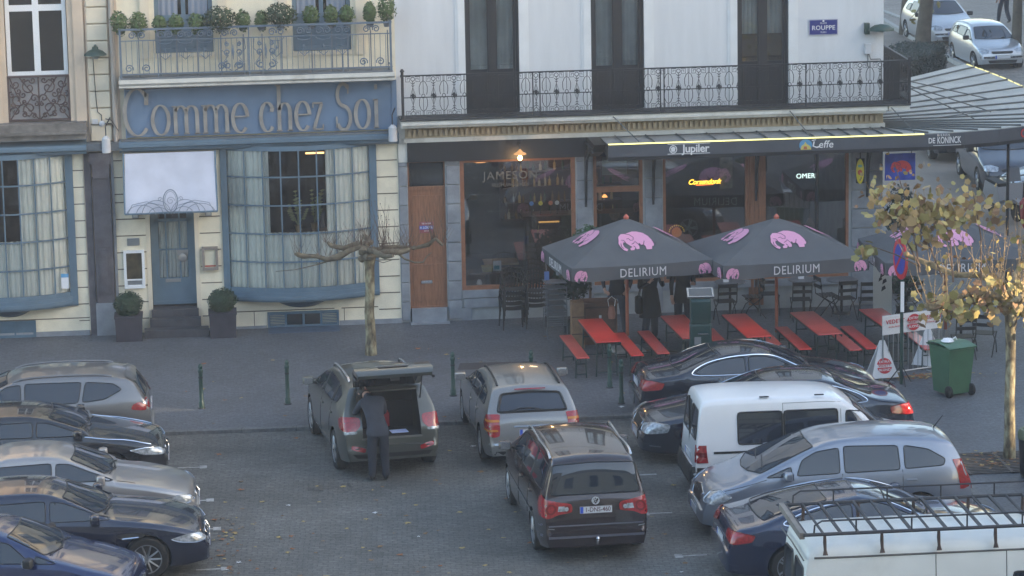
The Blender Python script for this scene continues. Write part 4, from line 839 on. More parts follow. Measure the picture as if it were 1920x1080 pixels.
add_tag('neon_sign', (8.9, .15, 2.87), 'white block letter neon sign hanging in the right wide cafe window', 'neon sign', [('neon_tube', neonw, lambda q: (text(q, 'OMER.', (0, 0, 0), size=.15, ext=.012, space=1.05))), ('hangers', iron, lambda q: (q.tube([(-.12, .0, .06), (-.12, 0, .85)], .004, 3), q.tube([(.12, 0, .06), (.12, 0, .85)], .004, 3)))])
def sun(q):
    q.lathe([(.11, -.01), (.11, .01)], 14, T=Matrix.Rotation(R(90), 4, 'X'))
def sunray(q):
    for k in range(11): a = R(k*18); q.lathe([(.004, -.018), (.02, 0), (.004, .018)], 6, (.16*math.cos(a), 0, .13*math.sin(a)+.02))
add_tag('sun_lamp', (6.05, .12, 1.74), 'orange half sun lamp with yellow bulbs in the left wide cafe window', 'lamp', [('sun_disc', mat('orange_lamp', (.40, .15, .03), .5, emit=(1, .35, .04), es=.03), sun), ('bulbs', mat('small_bulbs', (.8, .6, .1), .5, emit=(1, .6, .1), es=.05), sunray), ('stand', iron, lambda q: (q.box(-.02, .02, -.01, .01, -1.05, -.08), q.box(-.1, .1, -.05, .05, -1.08, -1.05)))])
ELE = [(.02, .30), (.05, .42), (.14, .50), (.26, .50), (.34, .52), (.48, .56), (.62, .55), (.78, .50), (.90, .40), (.98, .26), (1.0, .14), (.96, .08), (.93, .10), (.90, 0), (.74, 0), (.74, .10), (.70, .16), (.62, .14), (.60, .20), (.54, .18), (.56, .10), (.54, .03), (.46, .02), (.44, .08), (.38, 0), (.28, 0), (.28, .06), (.36, .10), (.30, .14), (.24, .20), (.20, .24), (.14, .25), (.11, .19), (.13, .10), (.21, .03), (.17, -.02), (.08, .02), (.02, .12), (-.01, .22)]
def elephant(q, o, u, v, sc, mi0, mi1, flip=False, h=.004, mid=.5, vs=1.):
    T = basis(o, u, v); f_ = -1 if flip else 1
    q.add([T @ Vector((f_*(a-mid)*sc, (b-.25)*sc*vs, h)) for a, b in ELE], [tuple(range(len(ELE)))], mi0)
    for L in ([(.26, .50), (.38, .47), (.47, .38), (.44, .30), (.36, .30), (.32, .36), (.26, .34)], [(.54, .18), (.48, .26), (.42, .20), (.36, .18)], [(.70, .16), (.75, .26)], [(.20, .24), (.17, .31), (.10, .32)], [(.98, .26), (1.05, .18), (1.03, .12)], [(.44, .08), (.40, .13)], [(.06, .22), (.05, .12), (.10, .06)]):
        ribbon(q, [(f_*(a-mid)*sc, (b-.25)*sc*vs) for a, b in L], .02*sc, o=tuple(T @ Vector((0, 0, h))), u=u, v=v, ext=.002, mi=mi1)
bp = mat('blue_poster', (.025, .06, .42), .4, var=.4, vs=4); rp = mat('red_pink', (.70, .05, .06), .5)
add_tag('hanging_panel_sign', (10.80, -.6, 3.13), 'blue hanging panel with a coral red elephant under the canopy corner', 'sign', [('panel', bp, lambda q: (q.box(-.33, .33, 0, .04, -.29, .29),)), ('elephant_emblem', [rp, mat('dark_blue_line', (.02, .03, .15), .5)], lambda q: elephant(q, (0.02, -.003, .0), (1, 0, 0), (0, 0, 1), .45, 0, 1)), ('hangers', iron, lambda q: (q.tube([(-.25, .02, .29), (-.25, .02, .72)], .01, 4), q.tube([(.25, .02, .29), (.25, .02, .72)], .01, 4)))])
def oval(q):
    q.lathe([(.27, -.025), (.29, 0), (.27, .025)], 18, T=Matrix.Rotation(R(12), 4, 'Z') @ Matrix.Rotation(R(90), 4, 'Y'), sx=1, sy=1)
def ovf(q): T = basis((-.03, 0, 0), (.2, -.98, 0), (0, 0, 1)); q.add([T @ Vector((a, b, .012)) for a, b in arc(0, 0, .19, .24, 0, 360, 18)[:-1]], [tuple(range(18))])
t = thing('round_projecting_sign', (9.95, -.5, 3.06), 'yellow oval projecting sign beside the blue elephant panel', 'sign', rz=R(-14))
q = MB(); q.lathe([(.07, -.27), (.09, -.27), (.09, .27), (.07, .27)], 4); q.build('black_case', black_p, t)
q = MB(); 
q.prism([(a, b) for a, b in arc(0, 0, .085, .27, 0, 360, 20)[:-1]], -.115, -.09, 'y', 0); q.prism([(a, b-.02) for a, b in arc(0, 0, .05, .06, 0, 360, 12)[:-1]], -.12, -.115, 'y', 1); q.prism([(a, b+.12) for a, b in arc(0, 0, .05, .03, 0, 360, 12)[:-1]], -.12, -.115, 'y', 2); q.build('face', [mat('sign_yellow', (.62, .52, .04), .4), mat('sign_red2', (.5, .08, .03), .5), mat('sign_teal', (.15, .35, .3), .5)], t); q = MB(); q.tube([(0, 0, .25), (0, 0, .85)], .015, 5); q.build('hanger', iron, t)
# pendant lamp
add_tag('pendant_lamp', (2.61, -.5, 3.66), 'lit bare bulb lamp under a small enamel shade above the large cafe window', 'lamp',
  [('shade', mat('warm_enamel', (.45, .25, .10), .4, emit=(1, .45, .15), es=.15), lambda q: q.lathe([(.135, 0), (.13, .02), (.07, .05), (.03, .09), (.02, .11)], 16)), ('bulb', mat('lit_bulb', (1, .8, .5), .5, emit=(1, .62, .22), es=4), lambda q: q.lathe([(.01, -.13), (.04, -.11), (.05, -.07), (.03, -.02)], 12)), ('arm', iron, lambda q: q.tube([(0, 0, .1), (0, .02, .2), (0, .3, .22), (0, .38, .15)], .012, 5))])
pl = bpy.data.lights.new('pendant_light', 'POINT'); pl.energy = 3; pl.color = (1, .6, .25); pl.shadow_soft_size = .05; po = bpy.data.objects.new('pendant_light', pl); po.location = (2.61, -.56, 3.50); C.objects.link(po)
# ---------- interior of the cafe
t = thing('bottle_shelf', (3.25, 2.2, 1.75), 'back bar shelves crowded with bottles seen through the large cafe window', 'shelf')
q = MB()
for k in range(5): q.box(-.75, 1.9, .12, .42, k*.36-.03, k*.36)
q.box(-.8, 1.95, .42, .46, -.1, 1.7); q.build('shelves', wood_dk, t)
bc = [mat('bottle_green', (.05, .08, .04), .15), mat('bottle_amber', (.22, .13, .05), .15), mat('bottle_clear', (.38, .36, .28), .12), mat('bottle_gold', (.40, .31, .14), .25)]
for r_ in range(4):
    x = -.7
    while x < 1.8:
        q = MB(); h = rnd.uniform(.14, .27); w_ = rnd.uniform(.022, .038); q.lathe([(w_, 0), (w_, h*.6), (.010, h*.75), (.010, h)], 7, mi=rnd.randrange(4))
        b = q.build('bottle', bc, None, smooth=40); b.location = (3.25+x, 2.4+rnd.uniform(-.05, .05), 1.75+r_*.36); tag(b, 'bottle standing on the back bar shelves behind the large cafe window', 'bottle', 'bottles on the back bar'); x += rnd.uniform(.075, .2)
for i, (x, c) in enumerate(((3.0, (.1, .25, .6)), (3.2, (.7, .6, .08)), (3.42, (.6, .2, .1)), (3.56, (.6, .6, .6)))):
    b = MB(); b.tube([(0, 0, 0), (0, 0, .22)], .012, 6, 0); b.lathe([(.045, -.012), (.05, 0), (.045, .012)], 12, (0, -.02, .26), mi=1, T=Matrix.Rotation(R(90), 4, 'X')); o = b.build('beer_tap', [silver, mat('tap_%d' % i, c, .4, emit=c, es=.04)]); o.location = (x, 1.1, 2.05); tag(o, ('blue', 'yellow', 'red', 'white')[i]+' badged beer tap on the bar seen through the large cafe window', 'beer tap', 'beer taps on the bar')
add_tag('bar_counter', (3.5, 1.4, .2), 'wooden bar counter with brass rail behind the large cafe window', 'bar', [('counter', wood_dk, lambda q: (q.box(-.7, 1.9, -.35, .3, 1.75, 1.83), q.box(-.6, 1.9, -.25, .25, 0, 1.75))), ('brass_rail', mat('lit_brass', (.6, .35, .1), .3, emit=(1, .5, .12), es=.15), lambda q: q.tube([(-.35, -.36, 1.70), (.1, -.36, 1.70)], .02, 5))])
add_tag('wall_picture', (2.75, 2.9, 2.55), 'small framed yellowish picture hanging deep inside the large cafe window', 'picture', [('frame', wood_dk, lambda q: frame(q, -.28, .28, -.22, .22, -.03, .03, .05)), ('picture', mat('ochre_picture', (.38, .28, .14), .5, emit=(.5, .35, .15), es=.05), lambda q: q.box(-.23, .23, -.01, .0, -.17, .17))])  # picture itself given a faint warm glow
wpale = mat('pale_wood', (.42, .30, .17), .5, var=.15)
def itable(x, y, z, lab, w_=.7, d_=.5, m=None):
    t = thing('cafe_table', (x, y, z), lab, 'table', 'tables inside the cafe'); q = MB(); q.box(-w_/2, w_/2, -d_/2, d_/2, .72, .76); q.build('top', m or wpale, t); q = MB(); q.tube([(0, 0, 0), (0, 0, .72)], .04, 6); q.box(-.2, .2, -.2, .2, 0, .03); q.build('leg', iron, t); return t
itable(2.35, 1.6, .2, 'pale table deep inside the large cafe window', .75, .6)
itable(1.95, .55, .2, 'table just behind the large cafe window carrying menus', .8, .5, wood_dk)
t = thing('menu_card', (2.17, .5, .96), 'white menu card with blue print on the table behind the large cafe window', 'menu'); q = MB(); q.box(-.09, .09, -.01, .01, 0, .22); q.box(-.07, .05, -.013, -.01, .03, .12, 1); q.build('card', [white_p, mat('teal_print', (.1, .3, .35), .5)], t)
t = thing('condiment_basket', (1.95, .5, .96), 'yellowish basket on the table behind the large cafe window', 'basket'); q = MB(); q.box(-.1, .1, -.08, .08, 0, .12, taper=-.2); q.build('basket', mat('yellow_wicker', (.4, .32, .1), .7), t)
t = thing('white_jar', (1.75, .2, .72), 'small white jar on the sill of the large cafe window', 'jar'); q = MB(); q.lathe([(.05, 0), (.06, .04), (.05, .09), (.03, .12)], 10); q.build('jar', white_p, t)
itable(4.8, 1.3, .2, 'dark table inside the narrow cafe window', .7, .5, wood_dk)
itable(6.7, .9, .2, 'pale topped table behind the left wide cafe window', .9, .5)
itable(8.7, 1.0, .2, 'dark table behind the right wide cafe window', .9, .5, wood_dk)
add_tag('wall_poster', (7.15, .2, 3.05), 'faded poster hung in the right part of the left wide cafe window', 'poster', [('sheet', mat('faded_poster', (.14, .12, .08), .6, var=.5, vs=8), lambda q: q.box(-.14, .14, 0, .01, -.4, .3))])
add_tag('hanging_board', (4.72, .25, 3.2), 'framed grey menu board hung at the top of the narrow cafe window', 'board', [('frame', wood_dk, lambda q: frame(q, -.3, .3, -.2, .25, -.02, .02, .03)), ('sheet', mat('grey_board', (.14, .14, .11), .6), lambda q: q.box(-.27, .27, 0, .01, -.17, .22))])
for i, (x, y, z) in enumerate(((4.45, 1.7, 2.3), (4.85, 2.0, 2.25), (5.1, 1.5, 1.95))):
    pass
for (x, y, z, r_, lab) in ((1.9, 1.2, 3.25, .16, 'dim orange ceiling lamp at the top left inside the large cafe window'), (4.35, 1.6, 2.25, .09, 'small orange lamp glowing at the left inside the narrow cafe window'), (4.75, 2.2, 2.2, .07, 'tiny yellow lamp glowing in the middle inside the narrow cafe window')):
    t = thing('ceiling_lamp', (x, y, z), lab, 'lamp', 'lamps glowing inside the cafe'); q = MB(); q.lathe([(r_, 0), (r_*.6, .04), (.02, .06)], 12); q.build('shade', mat('dim_orange_lamp', (.6, .25, .08), .5, emit=(1, .42, .12), es=.5), t); q = MB(); q.tube([(0, 0, .05), (0, 0, 3.84-z)], .006, 4); q.build('cord', iron, t)
il = bpy.data.lights.new('cafe_inner_light', 'POINT'); il.energy = 5; il.color = (1, .62, .32); il.shadow_soft_size = .2; io = bpy.data.objects.new('cafe_inner_light', il); io.location = (3.4, 1.6, 3.5); C.objects.link(io)

# ================================================= houses behind the camera and an added wall at the side (they shade the square and show in the paint)
farwall = mat('far_house_render', (.50, .42, .32), .85, var=.1, vs=.5)
def far_house(x0, x1, y0, y1, h, lab, m, face, group='houses round the square'):
    t = thing('town_house', ((x0+x1)/2, (y0+y1)/2, 0), lab, 'house', group); q = MB(); a, b = (x1-x0)/2, (y1-y0)/2
    q.box(-a, a, -b, b, 0, h); q.prism([(-a-.2, h), (a+.2, h), (a*.6, h+2.2), (-a*.6, h+2.2)], -b-.2, b+.2, 'y', 1)
    q.build('walls', [m, zinc_d], t)
    q = MB()
    n = max(1, int((2*a if face in 'ns' else 2*b)/2.6)); wd = (2*a if face in 'ns' else 2*b)/n
    for i in range(n):
        for k in range(int(h/3.6)):
            c = -(a if face in 'ns' else b)+wd*(i+.5); z = 1.1+3.6*k
            if face == 'n': q.box(c-.55, c+.55, b-.02, b+.05, z, z+2.0)
            elif face == 's': q.box(c-.55, c+.55, -b-.05, -b+.02, z, z+2.0)
            else: q.box(-a-.05, -a+.02, c-.55, c+.55, z, z+2.0)
    q.build('window', glass_d, t)
for i in range(6):
    far_house(-44+i*13, -44+i*13+12.9, -84, -70, 20+(i*5) % 4, 'row house far behind the viewpoint on the opposite side of the square', [farwall, cream2, pink][i % 3], 'n')
# unseen wall added for shade; its slot lets a sun shaft reach the right tree
sh = thing('sun_block_wall', (48, 0, 0), 'unseen wall added right of the square to shade it, slotted for one sunbeam', 'house')
q = MB()
q.box(-3, 9, -75, -34, 0, 23); q.box(-3, -2.2, -34, -27.3, 0, 23); q.box(-3, 9, -25.2, 70, 0, 23); q.box(-3, -2.2, -27.3, -25.2, 0, 9.6); q.box(-3, -2.2, -27.3, -25.2, 13.6, 23)
q.build('walls', farwall, sh)
q = MB()
for i in range(40):
    for k in range(6):
        y = -73+i*3.4
        if not -29.5 < y < -23: q.box(-3.06, -2.98, y-.55, y+.55, 1.2+3.6*k, 3.2+3.6*k)
q.build('window', glass_d, sh)

# ================================================= cars
def paint(name, col, metal=.55, rough=.28, flake=0.):
    return mat('car_paint_'+name, col, rough, metal=metal, spec=.5, coat=1., var=.03, vs=2, dirt=.10, dcol=(.12, .11, .10))
cglass = mat('car_glass', (.014, .020, .032), .03, spec=.5)
cglass.node_tree.nodes['Principled BSDF'].inputs['IOR'].default_value = 1.75
trimb = mat('black_trim', (.014, .014, .016), .5)
chrome = mat('chrome', (.75, .78, .82), .12, metal=1.)
lens_r = mat('red_tail_lens', (.30, .008, .012), .12, spec=.8, coat=.5, var=.35, vs=25)
lens_w = mat('clear_lamp_lens', (.40, .43, .46), .15, metal=.4, var=.55, vs=18)
lens_o = mat('amber_lens', (.5, .18, .02), .2)
platem = mat('plate_white', (.62, .64, .66), .4); plater = mat('plate_blue_band', (.02, .08, .5), .4); platet = mat('plate_red_text', (.09, .02, .03), .5)
rimm = mat('alloy_rim', (.42, .44, .47), .3, metal=.9); darkin = mat('wheel_well', (.01, .01, .01), .9)
def lin(pts, x):
    if x <= pts[0][0]: return pts[0][1]
    for a, b in zip(pts, pts[1:]):
        if x <= b[0]: return a[1]+(b[1]-a[1])*(x-a[0])/max(1e-9, b[0]-a[0])
    return pts[-1][1]
def rcorner(P, r):
    out = []; n = len(P)
    for i in range(n):
        a, b, c = P[i-1], P[i], P[(i+1) % n]; la, lc = (a-b).length, (c-b).length
        ra, rc = min(r, la*.33), min(r, lc*.33); p, q_ = b+(a-b)/la*ra, b+(c-b)/lc*rc
        out += [p, p.lerp(b, .6).lerp(b.lerp(q_, .4), .5), q_]
    return out
class Car:
    def __init__(s, name, label, x, y, hdg, L, W, prof, belt, paintm, wb, wr=.32, foh=None, tumble=.42, group='cars parked on the square', rc=.075, cat='car', gz=-.06, crown=.045, endr=(.16, .11), zb=.2, arch=True, wm=None, rear_cut=None, side_bulge=.035):
        s.L, s.W = L, W; s.P = paintm; s.tumble = tumble; s.belt = belt; s.zb0 = zb; s.endr = endr; s.rc = rc; s.crown = crown; s.sb = side_bulge
        s.root = thing(name, (x, y+.2, gz), label, cat, group, rz=R(hdg))
        p = chaikin([prof[0]]+list(prof[1:-1])+[prof[-1]], 2)
        p = [tuple(a) for a in p]
        xs = [p[0]]
        for a, b in zip(p, p[1:]):
            n = max(1, int((Vector(b)-Vector(a)).length/.16))
            for k in range(1, n+1): xs.append((a[0]+(b[0]-a[0])*k/n, a[1]+(b[1]-a[1])*k/n))
        out = [xs[0]]
        for q_ in xs[1:]:
            if out[-1][0]-q_[0] > .012: out.append(q_)
            else: out[-1] = (out[-1][0], max(out[-1][1], q_[1])) if False else out[-1]
        s.st = out; s.topf = sorted(out)
        s.NB = 6; s.NU = 4
        rings = [s.ring(x_, z_) for x_, z_ in out]
        # rounded end caps
        def shrink(rg, dx, k): c = Vector((0, 0, sum(v.z for v in rg)/len(rg))); return [Vector((v.x+dx, v.y*k, c.z+(v.z-c.z)*k)) for v in rg]
        rings = [shrink(rings[0], .035, .90)]+rings+[shrink(rings[-1], -.03, .94)]
        n = len(rings[0]); mb = MB()
        mb.v = [tuple(v) for rg in rings for v in rg]
        for i in range(len(rings)-1):
            for k in range(n): mb.f.append((i*n+k, (i+1)*n+k, (i+1)*n+(k+1) % n, i*n+(k+1) % n))
        mb.f.append(tuple(range(n))); mb.f.append(tuple(reversed(range((len(rings)-1)*n, len(rings)*n)))); mb.m = [0]*len(mb.f)
        s.bvh = BVHTree.FromPolygons([Vector(v) for v in mb.v], mb.f)
        s.body = mb.build('body', [paintm, darkin, trimb], s.root, smooth=38)
        s.wx = [L/2-(foh if foh else (L-wb)/2-.02), None]; s.wx[1] = s.wx[0]-wb; s.wr = wr
        cut = MB()
        if arch:
            for wx_ in s.wx:
                for sd_ in (-1, 1):
                    cut.lathe([(wr+.045, W/2*.58), (wr+.045, W/2+.2)], 28, (wx_, 0, wr+.01), mi=1, T=Matrix.Rotation(R(-90*sd_), 4, 'X'))
        if cut.v:
            co = cut.build('cutter', [paintm, darkin, trimb], s.root); md = s.body.modifiers.new('b', 'BOOLEAN'); md.operation = 'DIFFERENCE'; md.object = co; md.solver = 'EXACT'; md.material_mode = 'INDEX' if hasattr(md, 'material_mode') else None
            bpy.context.view_layer.update(); dg = bpy.context.evaluated_depsgraph_get(); me = bpy.data.meshes.new_from_object(s.body.evaluated_get(dg)); s.body.modifiers.clear(); s.body.data = me
            me.polygons.foreach_set('use_smooth', [True]*len(me.polygons)); me.set_sharp_from_angle(angle=R(38)); bpy.data.objects.remove(co)
        if rear_cut:
            cut = MB(); cut.box(*rear_cut, mi=1); co = cut.build('cutter', [paintm, darkin, trimb], s.root); md = s.body.modifiers.new('b', 'BOOLEAN'); md.operation = 'DIFFERENCE'; md.object = co; md.solver = 'EXACT'
            bpy.context.view_layer.update(); dg = bpy.context.evaluated_depsgraph_get(); me = bpy.data.meshes.new_from_object(s.body.evaluated_get(dg)); s.body.modifiers.clear(); s.body.data = me; me.set_sharp_from_angle(angle=R(38)); bpy.data.objects.remove(co)
        s.wheels(wm)
    def hw(s, x):
        L = s.L; u = max(0, (x-(L/2-1.0))/1.0); v = max(0, (-x-(L/2-.8))/.8)
        return s.W/2*(1-s.endr[0]*u**2.4)*(1-s.endr[1]*v**2.4)
    def zb(s, x): u = max(0, (abs(x)-(s.L/2-.7))/.7); return s.zb0+.07*u*u
    def beltz(s, x): return lin(s.belt, x)
    def ys(s, x, z):
        hw = s.hw(x); b = s.beltz(x); zb = s.zb(x)
        t = min(1, max(0, (z-zb)/(b-zb))); y = hw*(.93+.07*math.sin(math.pi*min(1, t*1.02)**.75)) if t < 1 else hw*.93
        y = hw*(1-.055*(1-min(1, t/.35))**2 - .05*max(0, (t-.55)/.45)**2)
        if z > b: y = hw*.95-(z-b)*s.tumble*(1+.25*(z-b))
        return max(y, .2)
    def ring(s, x, zt):
        zb = s.zb(x); rc = min(s.rc, (zt-zb)*.25); ze = zt-rc; b = s.beltz(x); zc = min(b, ze-.03); pts = []
        for i in range(s.NB+1): z = zb+(zc-zb)*i/s.NB; pts.append((s.ys(x, z), z))
        for i in range(1, s.NU+1): z = zc+(ze-zc)*i/s.NU; pts.append((s.ys(x, z), z))
        yE = pts[-1][0]; ro = rc*1.2
        pts += [(yE-ro*.18, ze+rc*.55), (yE-ro*.55, ze+rc*.86), (yE-ro*1.15, zt)]
        yi = yE-ro*1.15
        for k in (.75, .5, .25): pts.append((yi*k, zt+s.crown*(1-k*k)))
        r_ = [Vector((x, 0, zb-.0))]+[Vector((x, y, z)) for y, z in pts]+[Vector((x, 0, zt+s.crown))]+[Vector((x, -y, z)) for y, z in reversed(pts)]
        return r_
    def top(s, x): return lin(s.topf, x)+s.crown
    def hit(s, p, d):
        d = Vector(d).normalized(); h = s.bvh.ray_cast(Vector(p)-d*4, d)
        return (h[0], h[1]) if h[0] is not None else (None, None)
    def patch(s, name, pts, d, m, off=.005, parent=None, step=.10, rim=None, smooth=True, both=False, sm=2, thick=0):
        # outline of approximate 3D points pressed on to the body along d
        d = Vector(d).normalized()
        res = None
        for sd_ in ((1, -1) if both else (1,)):
            dd = Vector((d.x, d.y*sd_, d.z)); P3 = [Vector((p[0], p[1]*sd_, p[2])) for p in pts]
            if sm == 1: P3 = rcorner(P3, .055)
            elif sm: P3 = [Vector(v) for v in chaikin([tuple(v) for v in P3], sm, closed=True)]
            u = dd.orthogonal().normalized(); v = dd.cross(u); o = sum(P3, Vector())/len(P3)
            D = []
            for i, a in enumerate(P3):
                b = P3[(i+1) % len(P3)]; n = max(1, int((b-a).length/step))
                for k in range(n): D.append(a.lerp(b, k/n))
            D2 = [Vector(((p-o).dot(u), (p-o).dot(v))) for p in D]; nb = len(D2)
            xs = [p.x for p in D2]; ys_ = [p.y for p in D2]; inn = []
            def inside(pt):
                c = False; j = nb-1
                for i in range(nb):
                    a, b = D2[i], D2[j]
                    if (a.y > pt.y) != (b.y > pt.y) and pt.x < (b.x-a.x)*(pt.y-a.y)/(b.y-a.y)+a.x: c = not c
                    j = i
                return c
            x_ = min(xs)+step*.5
            while x_ < max(xs):
                y_ = min(ys_)+step*.5
                while y_ < max(ys_):
                    pt = Vector((x_, y_))
                    if inside(pt) and min((pt-q_).length for q_ in D2) > step*.3: inn.append(pt)
                    y_ += step
                x_ += step
            r_ = delaunay_2d_cdt(D2+inn, [], [list(range(nb))], 1, 1e-5)
            V, F = r_[0], r_[2]; out = []
            for q_ in V:
                p = o+u*q_.x+v*q_.y; h, nn = s.hit(p, dd)
                if h is None:
                    out.append(None); continue
                if nn.dot(dd) > 0: nn = -nn
                out.append(h+nn*off)
            good = [f for f in F if all(out[i] is not None for i in f)]
            idx = {}; mb = MB(); vv = []
            for f in good:
                for i in f:
                    if i not in idx: idx[i] = len(vv); vv.append(out[i])
            if not vv: continue
            fs = [tuple(idx[i] for i in f) for f in good]
            mb.add(vv, fs)
            ob = mb.build(name, m, parent or s.root, smooth=60 if smooth else None, fix=False)
            # orient outwards
            me = ob.data; me.update(); c = sum(1 if p.normal.dot(dd) < 0 else -1 for p in me.polygons)
            if c < 0: me.flip_normals()
            res = ob
            if rim:
                rm, rr = rim; mb = MB(); loop = [out[i] for i in range(min(nb, len(out))) if out[i] is not None]
                if len(loop) > 3:
                    mb.tube(loop+[loop[0]], rr, 4, cap=False); mb.build('trim', rm, ob, smooth=60)
        return res
    def side(s, name, pts, m, y=1, **k):   # pts (x,z); y=+1 left side of car, -1 right, 0 both
        b = k.pop('both', y == 0); sg = 1 if y >= 0 else -1
        return s.patch(name, [(a, sg*.6, z) for a, z in pts], (0, -sg, 0), m, both=b, **k)
    def line(s, pts, sg=1, wd=.010, m=None, d=None, off=.003):
        mb = MB(); L_ = []
        P3 = pts if len(pts[0]) == 3 else [(a, sg*.6, z) for a, z in pts]
        d = d or (0, -sg, 0)
        for a, b in zip(P3, P3[1:]):
            a, b = Vector(a), Vector(b); n = max(1, int((b-a).length/.12))
            for k in range(n+(1 if b == Vector(P3[-1]) else 0)):
                h, nn = s.hit(a.lerp(b, k/n), d)
                if h is not None: L_.append(h+nn.normalized()*off*.3)
        if len(L_) > 1: mb.tube(L_, wd*.5, 4)
        return mb
    def lines(s, sets, name='panel_gap', m=None, wd=.011):
        mb = MB()
        for sg in (-1, 1):
            for pts in sets:
                t_ = s.line(pts, sg, wd); mb.add(t_.v, t_.f) if t_.v else None
        if mb.v: return mb.build(name, m or darkin, s.root)
    def wheels(s, style):
        for wx_ in s.wx:
            for sg in (-1, 1):
                yy = s.W/2-.115 if not style or 'in' not in style else s.W/2-.13
                T = Matrix.Translation((wx_, sg*yy, s.wr)) @ Matrix.Rotation(R(-90*sg), 4, 'X'); r = s.wr
                q = MB(); q.lathe([(r*.66, -.1), (r*.93, -.105), (r, -.07), (r, .07), (r*.93, .105), (r*.70, .108), (r*.66, .09)], 26)
                w = q.build('wheel', rubber, s.root, smooth=50); w.matrix_local = T
                q = MB(); q.lathe([(r*.68, .05), (r*.69, .10), (r*.65, .10), (r*.62, .06), (r*.1, .05)], 24, mi=1)
                q.lathe([(r*.67, .07), (r*.69, .102), (r*.64, .102), (r*.63, .07)], 24, mi=0); q.lathe([(.06, .05), (.06, .095), (.03, .10)], 10, mi=0)
                ns = 5 if style != 'multi' else 10
                for k in range(ns):
                    a = 2*math.pi*k/ns
                    for da in ((-.13, .13) if ns == 5 else (0,)):
                        ca, sa = math.cos(a), math.sin(a); c2, s2 = math.cos(a+da), math.sin(a+da)
                        q.tube([(ca*.03, sa*.03, .085), (c2*r*.4, s2*r*.4, .092), (c2*r*.64, s2*r*.64, .085)], [.022, .017, .016], 5, mi=0)
                q.build('rim', [rimm, darkin], w, smooth=40)
    def mirror(s, x, z, m=None, side=(1, -1), out=.17):
        for sg in side:
            h, _ = s.hit((x, sg*.6, z), (0, -sg, 0)); y = abs(h.y) if h else s.W/2
            o_ = MB(); o_.rbox(-.085, .06, -.10, .10, -.07, .075, .035); c = o_.build('side_mirror', m or s.P, s.root, smooth=40); c.location = (x, sg*(y+out-.02), z+.06)
            g = MB(); g.box(-.092, -.086, -.08, .08, -.055, .055); g.build('mirror_glass', silver, c)
            g = MB(); g.tube([(0, -sg*.09, -.04), (.02, -sg*(out+.0), -.08)], .022, 6); g.build('mirror_arm', trimb, c)
    def plate(s, front, z, txt='', y=0, w_=.52, tilt=0):
        sg = 1 if front else -1
        h, nn = s.hit((sg*s.L/2, y, z), (-sg, 0, 0))
        if h is None: return
        u = (0, sg, 0); v = Vector((0, 0, 1)); T = basis((h.x+sg*.012, y, z), u, v)
        q = MB(); q.box(-w_/2, w_/2, -.058, .058, -.008, .006, 0, T); q.box(-w_/2+.005, -w_/2+.055, -.052, .052, .006, .008, 1, T)
        if txt: text(q, txt, tuple(T @ Vector((.03, 0, .006))), u=u, v=(0, 0, 1), size=.105, ext=.003, mi=2, sx=.86, bold=.008)
        for a in ((-w_/2, w_/2),): q.box(a[0], a[1], .055, .06, .006, .009, 2, T); q.box(a[0], a[1], -.06, -.055, .006, .009, 2, T)
        q.build('number_plate', [platem, plater, platet], s.root)
    def handles(s, xs, dz=-.10, m=None):
        for x in xs:
            for sg in (-1, 1):
                h, nn = s.hit((x, sg*.6, s.beltz(x)+dz), (0, -sg, 0))
                if h: q = MB(); q.rbox(-.09, .09, -.015, .02, -.016, .016, .01); o = q.build('door_handle', m or s.P, s.root, smooth=40); o.location = (h.x, h.y+sg*.012, h.z)
    def rails(s, x0, x1, y, m=silver, up=.045):
        for sg in (-1, 1):
            L_ = []
            for k in range(13):
                x = x0+(x1-x0)*k/12; h, _ = s.hit((x, sg*(y-.02*abs(k-6)/6), 2), (0, 0, -1)); L_.append(Vector((x, sg*y, h.z+(up if 0 < k < 12 else .0))))
            q = MB(); q.tube(L_, .020, 6)
            q.build('roof_rail', m, s.root, smooth=60)
    def wiper_front(s, x, m=trimb):
        q = MB()
        for (y0, y1, dx) in ((.55, -.05, .12), (-.05, -.6, .12)):
            L_ = []
            for k in range(6):
                p = (x-.02-.05*k/5*2, y0+(y1-y0)*k/5, 2); h, nn = s.hit(p, (0, 0, -1)); L_.append(h+Vector((0, 0, .014)))
            q.tube(L_, .009, 4)
        q.build('wiper', m, s.root)
    def glass_top(s, name, x0, x1, w0, w1, bow0=.0, bow1=.0, rim=True, m=None):   # x0 lower edge, x1 upper edge
        if name == 'windscreen':
            for a, b in zip(s.st, s.st[1:]):
                if a[1] > .85 and (b[1]-a[1])/(a[0]-b[0]) > .33: x0 = min(x0, a[0]-bow0-.03); break
        pts = [(x0, w0, 2), (x0+bow0*.75, w0*.5, 2), (x0+bow0, 0, 2), (x0+bow0*.75, -w0*.5, 2), (x0, -w0, 2), (x1, -w1, 2), (x1+bow1*.75, -w1*.5, 2), (x1+bow1, 0, 2), (x1+bow1*.75, w1*.5, 2), (x1, w1, 2)]
        P_ = []
        for i, a in enumerate(pts):   # keep corners fairly crisp
            P_.append(a)
        return s.patch(name, P_, (0, 0, -1), m or cglass, off=.006, rim=(trimb, .011) if rim else None, sm=1, step=.09)
    def sides_glass(s, polys, rim=None, name='side_window', m=None, under=None):
        for pts in polys:
            for sg in (-1, 1): s.side(name, pts, m or cglass, y=sg, off=.006, rim=rim or (trimb, .009), sm=1, step=.10)
    def contour_trim(s, pts, m=chrome, r=.013, name='window_trim', closed=True):
        pts = chaikin(pts, 2, closed)
        if closed: pts = pts+[pts[0]]
        for sg in (-1, 1):
            t_ = s.line(pts, sg, r*2, off=.03)
            if t_.v: t_.build(name, m, s.root, smooth=60)
CG = 'cars parked on the square'
